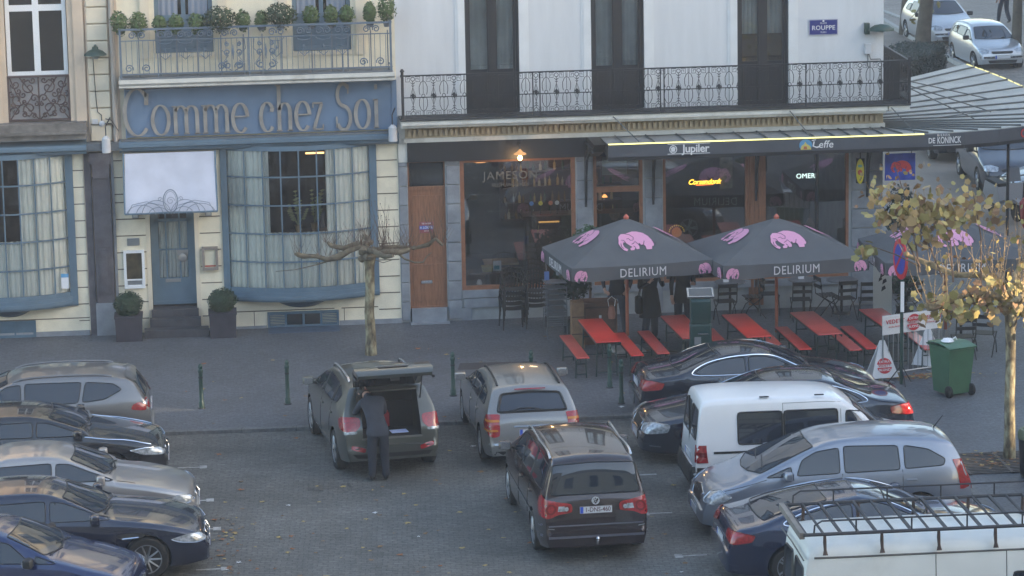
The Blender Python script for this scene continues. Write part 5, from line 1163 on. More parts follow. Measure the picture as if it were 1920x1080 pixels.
P_grey = paint('warm_grey', (.20, .195, .195)); P_blk = paint('midnight_black', (.012, .014, .022), .3, .18); P_sil = paint('silver', (.34, .33, .33)); P_navy = paint('navy', (.010, .016, .042), .35, .18)
P_blue = paint('mid_blue', (.010, .024, .095), .4, .2); P_gg = paint('grey_green', (.075, .08, .07)); P_champ = paint('champagne', (.25, .245, .235)); P_aub = paint('aubergine', (.030, .018, .022), .4, .2)
P_dblue = paint('dark_blue', (.012, .02, .04), .35, .18); P_white = mat('car_paint_white', (.74, .75, .76), .3, coat=.8, var=.03, vs=2, dirt=.12, dcol=(.45, .44, .40)); P_lblue = paint('light_blue_grey', (.24, .27, .33)); P_nblue = paint('deep_navy', (.012, .022, .06), .35, .18)
P_old = mat('old_white_van_paint', (.72, .73, .69), .55, coat=.2, var=.06, vs=1.5, dirt=.35, dcol=(.38, .36, .28)); P_sil2 = paint('pale_silver', (.48, .50, .53))
# ---- 1 grey people carrier nose to the left, rear light towards us
c = Car('parked_car', 'warm grey hatchback parked nose left at the top of the left row, nearest the pavement', -7.40, -9.78, 180, 4.4, 1.83,
  [(2.2, .55), (2.15, .72), (1.95, .86), (1.45, .98), (1.1, 1.05), (.3, 1.42), (-.1, 1.485), (-.8, 1.50), (-1.45, 1.465), (-1.85, 1.40), (-1.98, 1.20), (-2.12, .98), (-2.18, .85), (-2.2, .5)], [(-2.2, 1.04), (2.2, .88)], P_grey, 2.65, .33, tumble=.44)
c.sides_glass([[(1.0, .99), (.15, 1.01), (.15, 1.37), (.40, 1.34)], [(.08, 1.01), (-.88, 1.035), (-.95, 1.38), (.08, 1.38)], [(-.95, 1.04), (-1.35, 1.08), (-1.68, 1.24), (-1.52, 1.34), (-1.02, 1.38)]])
c.glass_top('windscreen', 1.05, .38, .68, .56, .12, .05); c.patch('rear_window', [(-2, .60, 1.05), (-2, -.60, 1.05), (-2, -.5, 1.42), (-2, .5, 1.42)], (1, 0, .0), cglass, rim=(trimb, .015), sm=1)
for sg in (1, -1): c.patch('tail_light', [(-1.78, sg*.8, .88), (-1.86, sg*.85, .97), (-2.1, sg*.7, 1.06), (-2.17, sg*.62, 1.02), (-2.16, sg*.6, .88), (-2.0, sg*.8, .85)], (.5, -sg*.86, 0), lens_r, off=.012, sm=1); c.patch('reverse_lamp', [(-2.0, sg*.8, .99), (-2.12, sg*.66, 1.03), (-2.15, sg*.6, .99), (-2.05, sg*.75, .96)], (.5, -sg*.86, 0), lens_w, off=.018, sm=1)
c.lines([[(.1, .35), (.12, 1.0)], [(-.9, .5), (-.92, 1.02)], [(1.05, .45), (1.0, .97)]]); c.handles([-.05, -1.0]); c.rails(-1.5, .3, .60, m=P_grey, up=.012); c.plate(False, .80); c.mirror(.82, 1.0)
for sg in (1, -1): c.patch('headlight', [(2.1, sg*.75, .72), (1.8, sg*.82, .82), (1.95, sg*.7, .85), (2.15, sg*.5, .72)], (-.6, -sg*.8, 0), lens_w, off=.01)
c.patch('rear_spoiler', [(-1.75, .6, 2), (-1.75, -.6, 2), (-1.9, -.58, 2), (-1.9, .58, 2)], (0, 0, -1), P_grey, off=.03, sm=0)
# ---- 2 black saloon with chrome strip
def sal_front(c, hl, cmat=lens_w, grille=None, plate_z=.42, txt=''):
    for sg in (1, -1): c.patch('headlight', [(a, sg*b, z) for a, b, z in hl], (-.62, -sg*.78, -.12), cmat, off=.012, sm=1, step=.06, rim=(chrome, .006))
    if grille: c.patch('grille', grille, (-1, 0, 0), trimb, off=.008, sm=1, rim=(chrome, .006))
    c.plate(True, plate_z, txt)
HL = [(1.75, .86, .73), (2.0, .80, .72), (2.22, .60, .66), (2.2, .62, .56), (2.0, .78, .58), (1.85, .86, .62)]
def sedan(name, label, x, y, h, L, W, H, pm, belt=(.98, .86), boot=1.02, cowl=1.0, roof=(.28, -.85), rearx=-1.62, bootx=None, noseh=.60, hoodz=.86, wb=2.8, wr=.33, wm=None, estate=False, **k):
    a = L/2; z = H-.045
    pr = [(a, noseh-.12), (a-.05, noseh+.02), (a-.2, noseh+.12), (a-.75, hoodz), (a-1.35, cowl-.03), (roof[0]+.82, cowl), (roof[0]+.62, cowl+.10), (roof[0], z-.05), (roof[0]-.35, z), (roof[1]+.3, z-.005), (roof[1], z-.03)]
    if estate: pr += [(-a+.55, z-.09), (-a+.35, z-.2), (-a+.14, 1.0), (-a+.05, .9), (-a, .5)]
    else: pr += [(rearx+.35, boot+.16), (rearx, boot+.02), (-a+.35, boot-.02), (-a+.1, boot-.07), (-a+.03, boot-.25), (-a, .5)]
    return Car(name, label, x, y, h, L, W, pr, [(-a, belt[0]), (a, belt[1])], pm, wb, wr, wm=wm, **k)
c = sedan('parked_car', 'black saloon with chrome strip along its bonnet, second from top in left row', -7.32, -12.15, 0, 4.75, 1.85, 1.40, P_blk, noseh=.66, hoodz=.90, cowl=1.02)
c.sides_glass([[(1.05, 1.0), (.15, 1.0), (.15, 1.24), (.35, 1.23)], [(.08, 1.0), (-.8, 1.01), (-.9, 1.23), (.08, 1.25)], [(-.9, 1.01), (-1.35, 1.05), (-1.1, 1.18), (-.98, 1.22)]])
c.glass_top('windscreen', 1.12, .36, .70, .56, .16, .06); c.glass_top('rear_window', -1.55, -1.0, .6, .5, -.08, -.03)
c.contour_trim([(.98, .975), (1.25, .93), (1.7, .885), (2.12, .78)], closed=False, r=.013)
sal_front(c, [(1.72, .88, .72), (2.02, .80, .74), (2.24, .62, .70), (2.3, .5, .62), (2.2, .62, .58), (1.95, .84, .62)], grille=[(2.4, .3, .64), (2.4, -.3, .64), (2.4, -.26, .46), (2.4, .26, .46)])
c.lines([[(.1, .35), (.1, 1.0)], [(-.85, .5), (-.85, 1.0)]]); c.handles([-.05, -1.0]); c.mirror(.88, 1.0); c.wiper_front(1.12)
# ---- 3 silver saloon
c = sedan('parked_car', 'silver coupe with rounded bonnet, third in the left row between the black and navy cars', -6.72, -15.25, 0, 4.6, 1.79, 1.43, P_sil, noseh=.60, hoodz=.86, cowl=.98, roof=(.15, -.9))
c.sides_glass([[(.95, .98), (.0, .98), (.0, 1.27), (.22, 1.26)], [(-.07, .98), (-.9, 1.0), (-.95, 1.25), (-.07, 1.28)]])
c.glass_top('windscreen', 1.0, .24, .69, .55, .17, .06); c.glass_top('rear_window', -1.55, -1.0, .6, .5, -.08, -.03)
sal_front(c, [(1.72, .86, .64), (1.95, .80, .68), (2.12, .66, .66), (2.2, .54, .58), (2.05, .70, .52), (1.85, .82, .54)], grille=[(2.3, .26, .60), (2.3, -.26, .60), (2.3, -.24, .44), (2.3, .24, .44)])
c.lines([[(-.03, .35), (-.03, .98)], [(1.3, .9), (1.0, .95)]]); c.handles([-.2]); c.mirror(.75, .97, out=.15); c.wiper_front(1.0)
# ---- 4 navy estate with big alloy wheel
c = sedan('parked_car', 'navy blue saloon with ten spoke alloy front wheel, fourth in the left row', -6.72, -17.75, 0, 4.9, 1.86, 1.47, P_navy, noseh=.64, hoodz=.90, cowl=1.0, roof=(.1, -1.0), wb=2.95, wr=.35, wm='multi')
c.sides_glass([[(.95, 1.0), (.0, 1.0), (.0, 1.30), (.2, 1.28)], [(-.07, 1.0), (-1.0, 1.01), (-1.05, 1.28), (-.07, 1.31)], [(-1.1, 1.02), (-1.5, 1.06), (-1.2, 1.25)]])
c.glass_top('windscreen', .98, .2, .71, .57, .17, .06); c.glass_top('rear_window', -1.6, -1.1, .6, .5, -.08, -.03)
sal_front(c, [(1.86, .90, .66), (2.1, .83, .72), (2.3, .66, .70), (2.38, .52, .60), (2.2, .72, .56), (2.0, .86, .60)], grille=[(2.45, .36, .66), (2.45, .04, .66), (2.45, .04, .46), (2.45, .32, .46)])
c.patch('grille', [(2.45, -.36, .66), (2.45, -.04, .66), (2.45, -.04, .46), (2.45, -.32, .46)], (-1, 0, 0), trimb, off=.008, sm=1, rim=(chrome, .007))
c.lines([[(-.03, .35), (-.03, 1.0)], [(-1.05, .5), (-1.05, 1.0)], [(1.0, .4), (1.02, .98)], [(1.25, .74), (1.6, .78)]]); c.handles([-.2, -1.1]); c.mirror(.72, 1.0); c.wiper_front(.98)
c.contour_trim([(1.12, .70), (1.38, .72)], closed=False, r=.014); c.side('side_vent', [(1.02, .78), (1.5, .80), (1.45, .70), (1.05, .69)], trimb, y=0, off=.004)
# ---- 5 blue hatchback bottom left
c = Car('parked_car', 'mid blue hatchback at the lower left corner with a black door mirror', -7.42, -19.95, -8, 4.25, 1.78,
  [(2.12, .5), (2.08, .64), (1.95, .74), (1.5, .86), (1.05, .98), (.95, 1.0), (.8, 1.10), (.15, 1.38), (-.2, 1.43), (-.9, 1.42), (-1.5, 1.35), (-1.8, 1.28), (-1.95, 1.0), (-2.08, .9), (-2.12, .5)], [(-2.1, .99), (2.1, .86)], P_blue, 2.58, .32)
c.sides_glass([[(.62, .99), (.05, .99), (.05, 1.30), (.27, 1.27)], [(1.0, .98), (.68, .985), (.68, 1.1)], [(-.02, .99), (-.85, 1.0), (-.9, 1.30), (-.02, 1.32)], [(-.93, 1.0), (-1.3, 1.03), (-1.25, 1.24), (-.97, 1.28)]])
c.glass_top('windscreen', 1.02, .22, .70, .57, .15, .06); sal_front(c, [(1.6, .84, .62), (1.85, .78, .68), (2.0, .60, .64), (2.05, .5, .54), (1.85, .76, .5)], grille=[(2.1, .35, .52), (2.1, -.35, .52), (2.1, -.35, .40), (2.1, .35, .40)])
c.lines([[(.02, .35), (.02, .99)], [(-.9, .5), (-.9, 1.0)]]); c.handles([-.12, -1.0], m=silver); c.mirror(.62, .98, m=trimb); c.wiper_front(1.0); c.patch('rear_window', [(-2, .55, 1.05), (-2, -.55, 1.05), (-2, -.45, 1.22), (-2, .45, 1.22)], (1, 0, -.3), cglass)
c.side('black_moulding', [(1.15, .60), (-1.2, .60), (-1.2, .54), (1.15, .54)], trimb, y=0, off=.01, sm=0)
# ---- 6 sliver of a pale car
c = sedan('parked_car', 'pale silver car of which only the roof edge shows at the bottom left corner', -9.6, -22.35, 0, 4.5, 1.8, 1.46, P_sil2)
c.sides_glass([[(1.05, 1.0), (.15, 1.0), (.15, 1.29), (.35, 1.28)], [(.08, 1.0), (-.8, 1.01), (-.9, 1.28), (.08, 1.30)]]); c.glass_top('windscreen', 1.12, .36, .70, .56, .16, .06)
sal_front(c, HL)
# ---- Tucson-like SUV with open tailgate
a = 2.205
c = Car('parked_car', 'grey green off roader with raised tailgate and a man leaning into its boot', -1.22, -10.72, 97, 4.41, 1.83,
  [(a, .6), (a-.05, .82), (a-.3, .95), (a-.9, 1.06), (1.05, 1.12), (.95, 1.15), (.3, 1.52), (-.1, 1.60), (-.8, 1.61), (-1.5, 1.57), (-1.72, 1.52), (-1.95, 1.18), (-2.08, 1.0), (-2.16, .85), (-2.205, .5)], [(-2.2, 1.12), (2.2, .98)], P_gg, 2.64, .36, tumble=.42, zb=.26,
  rear_cut=(-2.6, -1.33, -.522, .522, .70, 1.50))
c.sides_glass([[(1.0, 1.10), (.12, 1.12), (.12, 1.45), (.40, 1.42)], [(.05, 1.12), (-.82, 1.14), (-.9, 1.47), (.05, 1.48)], [(-.9, 1.15), (-1.25, 1.20), (-1.4, 1.36), (-1.0, 1.47)]])
c.glass_top('windscreen', 1.05, .33, .70, .57, .14, .05); c.rails(-1.35, .35, .60)
for sg in (1, -1):
    c.patch('tail_light', [(-2.08, sg*.60, 1.08), (-1.9, sg*.82, 1.10), (-1.74, sg*.88, 1.02), (-1.85, sg*.88, .88), (-2.15, sg*.66, .84), (-2.15, sg*.58, .95)], (.72, -sg*.69, 0), lens_r, off=.014, sm=1, step=.06); c.patch('reverse_lamp', [(-2.13, sg*.60, .86), (-2.0, sg*.78, .86), (-2.0, sg*.78, .81), (-2.14, sg*.62, .81)], (.72, -sg*.69, 0), lens_w, off=.02, sm=1, step=.06)
    c.patch('bumper_reflector', [(-2.2, sg*.48, .56), (-2.2, sg*.74, .62), (-2.2, sg*.74, .55), (-2.2, sg*.5, .48)], (1, 0, 0), lens_r, off=.012, sm=1, step=.06)
c.patch('rear_skirt', [(-2.2, .80, .46), (-2.2, -.80, .46), (-2.2, -.74, .28), (-2.2, .74, .28)], (1, 0, 0), trimb, off=.008, sm=0)
c.lines([[(.08, .4), (.08, 1.1)], [(-.86, .6), (-.88, 1.13)]]); c.handles([-.1, -1.0]); c.mirror(.80, 1.10, m=P_gg, out=.2)
for sg in (1, -1): c.patch('headlight', [(2.1, sg*.6, .85), (1.8, sg*.82, .95), (1.6, sg*.88, .92), (1.95, sg*.8, .78)], (-.6, -sg*.8, 0), lens_w)
c.plate(True, .5)
q = MB()   # tailgate hinged up at the roof edge: glass half rising, lower half level
def tgp(l, z): return (-1.68-l, z)
A = [(-1.66, 1.60), (-2.07, 2.0), (-2.16, 2.05), (-2.50, 2.03), (-2.62, 1.96), (-2.60, 1.90), (-2.48, 1.95), (-2.18, 1.97), (-2.12, 1.94), (-1.72, 1.56)]
for sg in (-1, 1): pass
Wd = [.60, .66, .68, .70, .66, .66, .70, .68, .66, .60]
n_ = len(A); q.add([(x, w_, z) for (x, z), w_ in zip(A, Wd)]+[(x, -w_, z) for (x, z), w_ in zip(A, Wd)], [tuple(range(n_)), tuple(reversed(range(n_, 2*n_)))]+[(i, (i+1) % n_, n_+(i+1) % n_, n_+i) for i in range(n_)])
tg = q.build('tailgate', [P_gg, trimb, cglass], c.root, smooth=35)
q = MB(); q.add([(-1.74, .5, 1.555), (-1.74, -.5, 1.555), (-2.10, -.56, 1.915), (-2.10, .56, 1.915)], [(0, 1, 2, 3)], 0); q.build('gate_glass', cglass, tg)
q = MB(); q.box(-2.55, -2.18, -.60, .60, 1.89, 1.945); q.box(-2.60, -2.56, -.08, .08, 1.84, 1.90); q.tube([(-2.12, .66, 1.92), (-2.4, .69, 1.86), (-2.6, .68, 1.88)], .03, 5); q.tube([(-2.12, -.66, 1.92), (-2.4, -.69, 1.86), (-2.6, -.68, 1.88)], .03, 5); q.build('gate_inner_trim', trimb, tg)
q = MB(); q.box(-2.34, -2.31, -.30, .30, 2.044, 2.056, 0); q.box(-2.42, -2.35, -.26, .26, 2.040, 2.050, 1); q.build('handle_strip', [silver, trimb], tg)
q = MB()
for sg in (-1, 1): q.tube([(-1.82, sg*.57, 1.22), (-2.02, sg*.60, 1.90)], .012, 5)
q.build('gas_strut', trimb, c.root)
q = MB(); q.tube([(-1.93, -.56, .72), (-1.9, -.57, 1.1), (-1.72, -.55, 1.47), (-1.72, .55, 1.47), (-1.9, .57, 1.1), (-1.93, .56, .72)], .018, 5); q.tube([(-2.17, -.54, .715), (-2.17, .54, .715)], .02, 5); q.build('boot_seal', mat('grey_seal', (.12, .12, .11), .6), c.root)
q = MB(); q.box(-2.1, -1.36, -.515, .515, .702, .72, 0); q.box(-1.42, -1.36, -.515, .515, .72, 1.2, 0); q.build('boot_floor', mat('boot_carpet', (.02, .02, .022), .95), c.root)
t = thing('paper_sheet', (-.82, -12.42, .70), 'pale blue sheet of paper lying on the sill of the open boot', 'paper', rz=R(100)); q = MB(); q.box(-.11, .11, -.15, .15, 0, .01); q.build('sheet', mat('pale_blue_paper', (.45, .55, .85), .7), t)
t = thing('warning_triangle_box', (-1.02, -11.9, .68), 'red object standing inside the open boot of the off roader', 'box', rz=R(97)); q = MB(); q.rbox(-.05, .05, -.06, .06, 0, .26, .015); q.rbox(-.03, .03, -.04, .04, .26, .3, .01); q.build('case', mat('dull_red_plastic', (.32, .02, .03), .5), t)
# ---- champagne estate
a = 2.27
c = Car('parked_car', 'champagne estate car with its tail towards us, just right of the open boot car', 1.50, -10.50, 92, 4.54, 1.76,
  [(a, .5), (a-.05, .66), (a-.25, .78), (a-.95, .92), (1.0, .98), (.9, 1.0), (.2, 1.36), (-.2, 1.42), (-.9, 1.42), (-1.5, 1.385), (-1.72, 1.35), (-1.98, 1.05), (-2.1, .95), (-2.19, .88), (-2.23, .7), (-2.27, .45)], [(-2.27, .99), (2.27, .88)], P_champ, 2.71, .31)
c.sides_glass([[(.9, .99), (.1, 1.0), (.1, 1.28), (.32, 1.26)], [(.03, 1.0), (-.75, 1.01), (-.8, 1.29), (.03, 1.30)], [(-.85, 1.02), (-1.55, 1.06), (-1.4, 1.24), (-.9, 1.28)]])
c.glass_top('windscreen', 1.0, .28, .67, .54, .14, .05)
c.patch('rear_window', [(-2, .62, 1.0), (-2, -.62, 1.0), (-2, -.53, 1.33), (-2, 0, 1.36), (-2, .53, 1.33)], (1, 0, -.25), cglass, rim=(trimb, .028), sm=1, step=.07)
c.patch('high_brake_light', [(-1.8, .28, 1.385), (-1.8, -.28, 1.385), (-1.8, -.28, 1.36), (-1.8, .28, 1.36)], (1, 0, -.6), lens_r, off=.02, sm=0)
for sg in (1, -1):
    c.patch('tail_light', [(-2.12, sg*.60, .98), (-1.95, sg*.82, .98), (-1.9, sg*.84, .8), (-2.2, sg*.72, .60), (-2.2, sg*.58, .62), (-2.2, sg*.60, .80)], (.8, -sg*.6, 0), lens_r, off=.014, sm=1, step=.06)
    for z in (.88, .72): c.patch('lamp_band', [(-2.15, sg*.60, z+.02), (-1.93, sg*.82, z+.02), (-1.95, sg*.82, z-.015), (-2.18, sg*.60, z-.015)], (.8, -sg*.6, 0), lens_o, off=.02, sm=0, step=.06)
c.patch('chrome_strip', [(-2.2, .36, .80), (-2.2, -.36, .80), (-2.2, -.36, .77), (-2.2, .36, .77)], (1, 0, 0), chrome, off=.015, sm=0); c.patch('bumper_strip', [(-2.2, .8, .50), (-2.2, -.8, .50), (-2.2, -.8, .47), (-2.2, .8, .47)], (1, 0, 0), P_sil2, off=.015, sm=0)
c.plate(False, .68, '1-BKR-753'); c.lines([[(.06, .35), (.06, 1.0)], [(-.8, .5), (-.82, 1.0)]]); c.handles([-.08, -.95]); c.mirror(.78, 1.0, out=.18); c.rails(-1.55, .3, .56, m=trimb, up=.02)
q = MB(); L_ = []
for k in range(8):
    h, nn = c.hit((-2.1, .42-.62*k/7, 1.04+.06*math.sin(k/7*3.14)), (1, 0, -.25)); L_.append(h-Vector((.02, 0, 0)))
q.tube(L_, .012, 4); q.build('wiper', trimb, c.root)
c.patch('bumper_lower', [(-2.2, .78, .36), (-2.2, -.78, .36), (-2.2, -.74, .26), (-2.2, .74, .26)], (1, 0, 0), trimb, off=.008, sm=0)
for sg in (1, -1): c.patch('headlight', [(a, sg*.55, .62), (2.0, sg*.75, .78), (1.8, sg*.82, .75), (2.1, sg*.75, .6)], (-.6, -sg*.8, 0), lens_w)
# ---- aubergine people carrier in the middle
a = 2.32
c = Car('parked_car', 'dark aubergine people carrier seen from behind in the middle of the square', 1.84, -16.42, 92.5, 4.63, 1.82,
  [(a, .55), (a-.05, .72), (a-.3, .86), (a-.8, 1.0), (1.45, 1.10), (1.3, 1.14), (.45, 1.60), (0, 1.67), (-.8, 1.69), (-1.6, 1.66), (-2.0, 1.62), (-2.08, 1.50), (-2.20, 1.06), (-2.24, .98), (-2.28, .8), (-2.32, .45)], [(-2.32, 1.04), (2.32, .95)], P_aub, 2.84, .33, tumble=.30, rc=.06)
c.sides_glass([[(1.0, 1.08), (.15, 1.10), (.15, 1.52), (.55, 1.50)], [(.08, 1.10), (-.85, 1.11), (-.85, 1.54), (.08, 1.53)], [(-.92, 1.12), (-1.95, 1.14), (-1.88, 1.52), (-.92, 1.54)]])
c.glass_top('windscreen', 1.35, .5, .72, .60, .16, .05)
c.patch('rear_window', [(-2.2, .72, 1.10), (-2.2, -.72, 1.10), (-2.2, -.66, 1.57), (-2.2, 0, 1.60), (-2.2, .66, 1.57)], (1, 0, -.1), cglass, rim=(trimb, .012), sm=1, step=.07, off=.008)
lens_dr = mat('dark_red_lens', (.16, .006, .008), .15)
for sg in (1, -1):
    c.patch('tail_light', [(-2.25, sg*.38, .96), (-2.2, sg*.62, 1.0), (-2.05, sg*.88, 1.08), (-1.95, sg*.9, .95), (-2.05, sg*.9, .76), (-2.25, sg*.72, .74), (-2.28, sg*.62, .80), (-2.28, sg*.38, .83)], (.86, -sg*.5, 0), lens_r, off=.014, sm=1, step=.05)
    for (yy, rr, mm) in ((.70, .085, lens_dr), (.70, .055, lens_r), (.45, .06, lens_dr), (.45, .035, lens_w)): c.patch('lamp_ring', [(-2.2, sg*(yy+rr*math.cos(k*.6283)), .885+rr*math.sin(k*.6283)) for k in range(10)], (.93, -sg*.37, 0), mm, off=.018+(.006 if mm is not lens_dr else 0), sm=0, step=.05)
    c.patch('reverse_lamp', [(-2.25, sg*.50, .93), (-2.25, sg*.60, .93), (-2.25, sg*.61, .85), (-2.25, sg*.50, .85)], (.93, -sg*.37, 0), lens_w, off=.02, sm=0, step=.05)
c.plate(False, .86, '1-DNS-460')
h, _ = c.hit((-2.3, 0, 1.0), (1, 0, 0)); q = MB(); O = (h.x-.012, 0, 1.0)
ribbon(q, arc(0, 0, .058, .058, 0, 360, 18), .011, o=O, u=(0, -1, 0), v=(0, 0, 1), ext=.008); ribbon(q, [(-.042, .04), (-.028, -.01), (-.014, .03), (-.014, .03)], .009, o=O, u=(0, -1, 0), ext=.006)
ribbon(q, [(-.024, .048), (0, .006), (.024, .048)], .010, o=O, u=(0, -1, 0), v=(0, 0, 1), ext=.006); ribbon(q, [(-.050, .012), (-.024, -.046), (0, -.006), (.024, -.046), (.050, .012)], .010, o=O, u=(0, -1, 0), v=(0, 0, 1), ext=.006)
q.build('badge', mat('bright_badge', (.7, .72, .75), .4, metal=.3), c.root)
for z, m_, t_ in ((.62, P_sil2, .012), (.44, mat('dull_strip', (.16, .16, .20), .3, metal=.5), .02)): c.patch('bumper_strip', [(-2.25, .86, z+t_), (-2.25, -.86, z+t_), (-2.25, -.86, z-t_), (-2.25, .86, z-t_)], (1, 0, 0), m_ if z < .5 else mat('dull_strip', ()), off=.014, sm=0)
for sg in (1, -1): c.patch('chrome_strip', [(-2.25, sg*.88, .605), (-2.25, sg*.68, .58), (-2.25, sg*.68, .565), (-2.25, sg*.88, .59)], (1, 0, 0), chrome, off=.02, sm=0)
q = MB(); q.tube([(-2.28, 0, .34), (-2.42, 0, .33), (-2.46, 0, .40)], .018, 6); q.lathe([(.01, -.03), (.03, 0), (.01, .03)], 10, (-2.46, 0, .43)); q.build('tow_bar', silver, c.root)
c.rails(-1.85, .45, .66); c.mirror(1.0, 1.10, m=P_aub, out=.2); c.lines([[(.12, .35), (.12, 1.1)], [(-.88, .5), (-.88, 1.1)], [(-.9, 1.0), (-2.1, 1.0)]]); c.handles([-.05, -1.05])
c.side('side_strip', [(1.4, .64), (-1.4, .64), (-1.4, .61), (1.4, .61)], silver, y=0, off=.012, sm=0)
q = MB(); L_ = []
for k in range(6): h, nn = c.hit((-2.3, .05-.52*k/5, 1.115+.012*k/5), (1, 0, -.1)); L_.append(h-Vector((.02, 0, 0)))
q.tube(L_, .012, 4); q.build('wiper', trimb, c.root)
for sg in (1, -1): c.patch('headlight', [(2.2, sg*.5, .75), (1.9, sg*.75, .88), (1.8, sg*.82, .8), (2.1, sg*.75, .66)], (-.6, -sg*.8, 0), lens_w)
for sg in (1, -1): q = MB(); q.lathe([(.10, 0), (.10, .012), (.02, .02)], 8, (-.2, 0, 1.0)); 
# ---- dark coupe with white window line, by the terrace
c = sedan('parked_car', 'dark navy coupe with bright window line, parked tail left closest to the red tables', 6.15, -9.35, 0, 4.6, 1.79, 1.385, P_dblue, belt=(.96, .84), boot=.98, cowl=.97, roof=(.15, -.75), rearx=-1.55, tumble=.50, rc=.09)
c.sides_glass([[(.80, .97), (-.25, .975), (-.25, 1.26), (.0, 1.27), (.25, 1.22)], [(-.32, .975), (-1.15, .98), (-1.28, 1.03), (-1.05, 1.15), (-.7, 1.24), (-.32, 1.26)]])
c.contour_trim([(.86, .955), (-.3, .96), (-1.2, .965), (-1.36, 1.0), (-1.28, 1.08), (-1.0, 1.20), (-.6, 1.28), (-.1, 1.30), (.25, 1.26), (.7, 1.06)], m=chrome, r=.012)
c.glass_top('windscreen', .98, .2, .68, .53, .16, .05); c.glass_top('rear_window', -1.52, -.82, .60, .50, -.10, -.04)
TL = [(-2.2, .5, .88), (-2.05, .78, .90), (-1.85, .86, .86), (-1.9, .86, .74), (-2.15, .74, .72), (-2.25, .5, .76)]
def rear_sal(c, tl=TL, pz=.72, txt=''):
    for sg in (1, -1): c.patch('tail_light', [(x, sg*y, z) for x, y, z in tl], (.75, -sg*.66, 0), lens_r, off=.014, sm=1, step=.05, rim=(lens_dr, .008))
    c.plate(False, pz, txt)
rear_sal(c, pz=.74); c.lines([[(-.3, .4), (-.3, .96)], [(-1.55, .95), (-2.05, .90)]]); c.handles([-.42]); c.mirror(.72, .96); c.patch('bumper_strip', [(-2.2, .8, .55), (-2.2, -.8, .55), (-2.2, -.8, .52), (-2.2, .8, .52)], (1, 0, 0), trimb, off=.01, sm=0)
sal_front(c, HL)
# ---- black saloon nose left
c = sedan('parked_car', 'dark saloon nose left behind the white minivan, tail by the triangular sign', 5.98, -12.05, 180, 4.92, 1.86, 1.46, P_dblue, belt=(.98, .86), boot=1.03, cowl=1.0, roof=(.15, -.95), rearx=-1.75, tumble=.48, wb=2.84, noseh=.66)
c.sides_glass([[(.90, .99), (.0, 1.0), (.0, 1.31), (.22, 1.29)], [(-.07, 1.0), (-.95, 1.01), (-1.0, 1.28), (-.07, 1.32)], [(-1.05, 1.01), (-1.5, 1.04), (-1.3, 1.16), (-1.08, 1.26)]])
c.contour_trim([(1.0, .975), (-.3, .98), (-1.5, 1.0), (-1.62, 1.04), (-1.45, 1.15), (-1.0, 1.31), (-.3, 1.365), (.15, 1.34), (.7, 1.12)], m=chrome, r=.010)
c.glass_top('windscreen', 1.0, .2, .70, .56, .16, .05); c.glass_top('rear_window', -1.7, -1.05, .60, .52, -.10, -.04)
sal_front(c, [(1.95, .86, .74), (2.2, .74, .76), (2.4, .50, .72), (2.42, .45, .58), (2.25, .70, .56), (2.0, .86, .60)], grille=[(2.4, .40, .72), (2.4, -.40, .72), (2.4, -.30, .36), (2.4, .30, .36)], plate_z=.46)
rear_sal(c, [(-2.35, .5, .93), (-2.15, .80, .95), (-1.98, .88, .92), (-2.0, .9, .80), (-2.25, .78, .76), (-2.38, .5, .80)], pz=.75); c.lines([[(-.03, .4), (-.03, 1.0)], [(-1.0, .5), (-1.02, 1.0)]]); c.handles([-.15, -1.12]); c.mirror(.75, .98); c.wiper_front(1.0)
c.side('bumper_chrome', [(2.15, .36), (2.35, .38), (2.35, .36), (2.15, .34)], chrome, y=0, off=.012, sm=0)
# ---- white minivan
a = 2.17
c = Car('parked_van', 'clean white windowed minivan with black bumper, rear doors left, behind the light blue car', 6.20, -14.75, 0, 4.34, 1.70,
  [(a, .55), (a-.04, .74), (a-.2, .86), (a-.8, 1.0), (1.25, 1.07), (1.15, 1.12), (.55, 1.62), (.25, 1.74), (-.3, 1.77), (-1.2, 1.79), (-1.95, 1.77), (-2.06, 1.70), (-2.12, 1.15), (-2.15, .9), (-2.17, .4)], [(-2.17, 1.08), (2.17, 1.0)], P_white, 2.72, .32, tumble=.16, rc=.10, foh=.80, endr=(.16, .035), cat='van', crown=.03)
c.sides_glass([[(1.1, 1.09), (.45, 1.09), (.45, 1.52), (.72, 1.48)], [(.30, 1.02), (-.62, 1.02), (-.62, 1.55), (.30, 1.55)], [(-.66, 1.02), (-1.42, 1.02), (-1.42, 1.55), (-.66, 1.55)]], rim=(trimb, .016))
c.glass_top('windscreen', 1.2, .60, .72, .62, .14, .04)
for sg in (1, -1):
    c.patch('rear_window', [(-2.1, sg*.06, 1.08), (-2.1, sg*.66, 1.08), (-2.1, sg*.60, 1.58), (-2.1, sg*.06, 1.60)], (1, 0, 0), cglass, rim=(trimb, .014), sm=1)
    c.patch('tail_light', [(-2.12, sg*.70, 1.02), (-2.0, sg*.83, 1.02), (-1.95, sg*.84, .72), (-2.12, sg*.72, .72)], (.75, -sg*.66, 0), lens_r, off=.014, sm=0, step=.06); c.patch('lamp_band', [(-2.1, sg*.70, .90), (-1.98, sg*.83, .90), (-1.98, sg*.84, .82), (-2.1, sg*.72, .82)], (.75, -sg*.66, 0), lens_dr, off=.02, sm=0, step=.06)
c.patch('rear_bumper', [(-2.2, .84, .64), (-2.2, -.84, .64), (-2.2, -.80, .26), (-2.2, .80, .26)], (1, 0, 0), trimb, off=.05, sm=0)
c.side('lower_cladding', [(-2.14, .64), (-1.60, .64), (-1.64, .56), (-1.74, .26), (-2.12, .26)], trimb, y=0, off=.012, sm=0); c.side('lower_cladding', [(-1.10, .64), (.98, .64), (.96, .24), (-.96, .24), (-1.02, .5)], trimb, y=0, off=.012, sm=0)
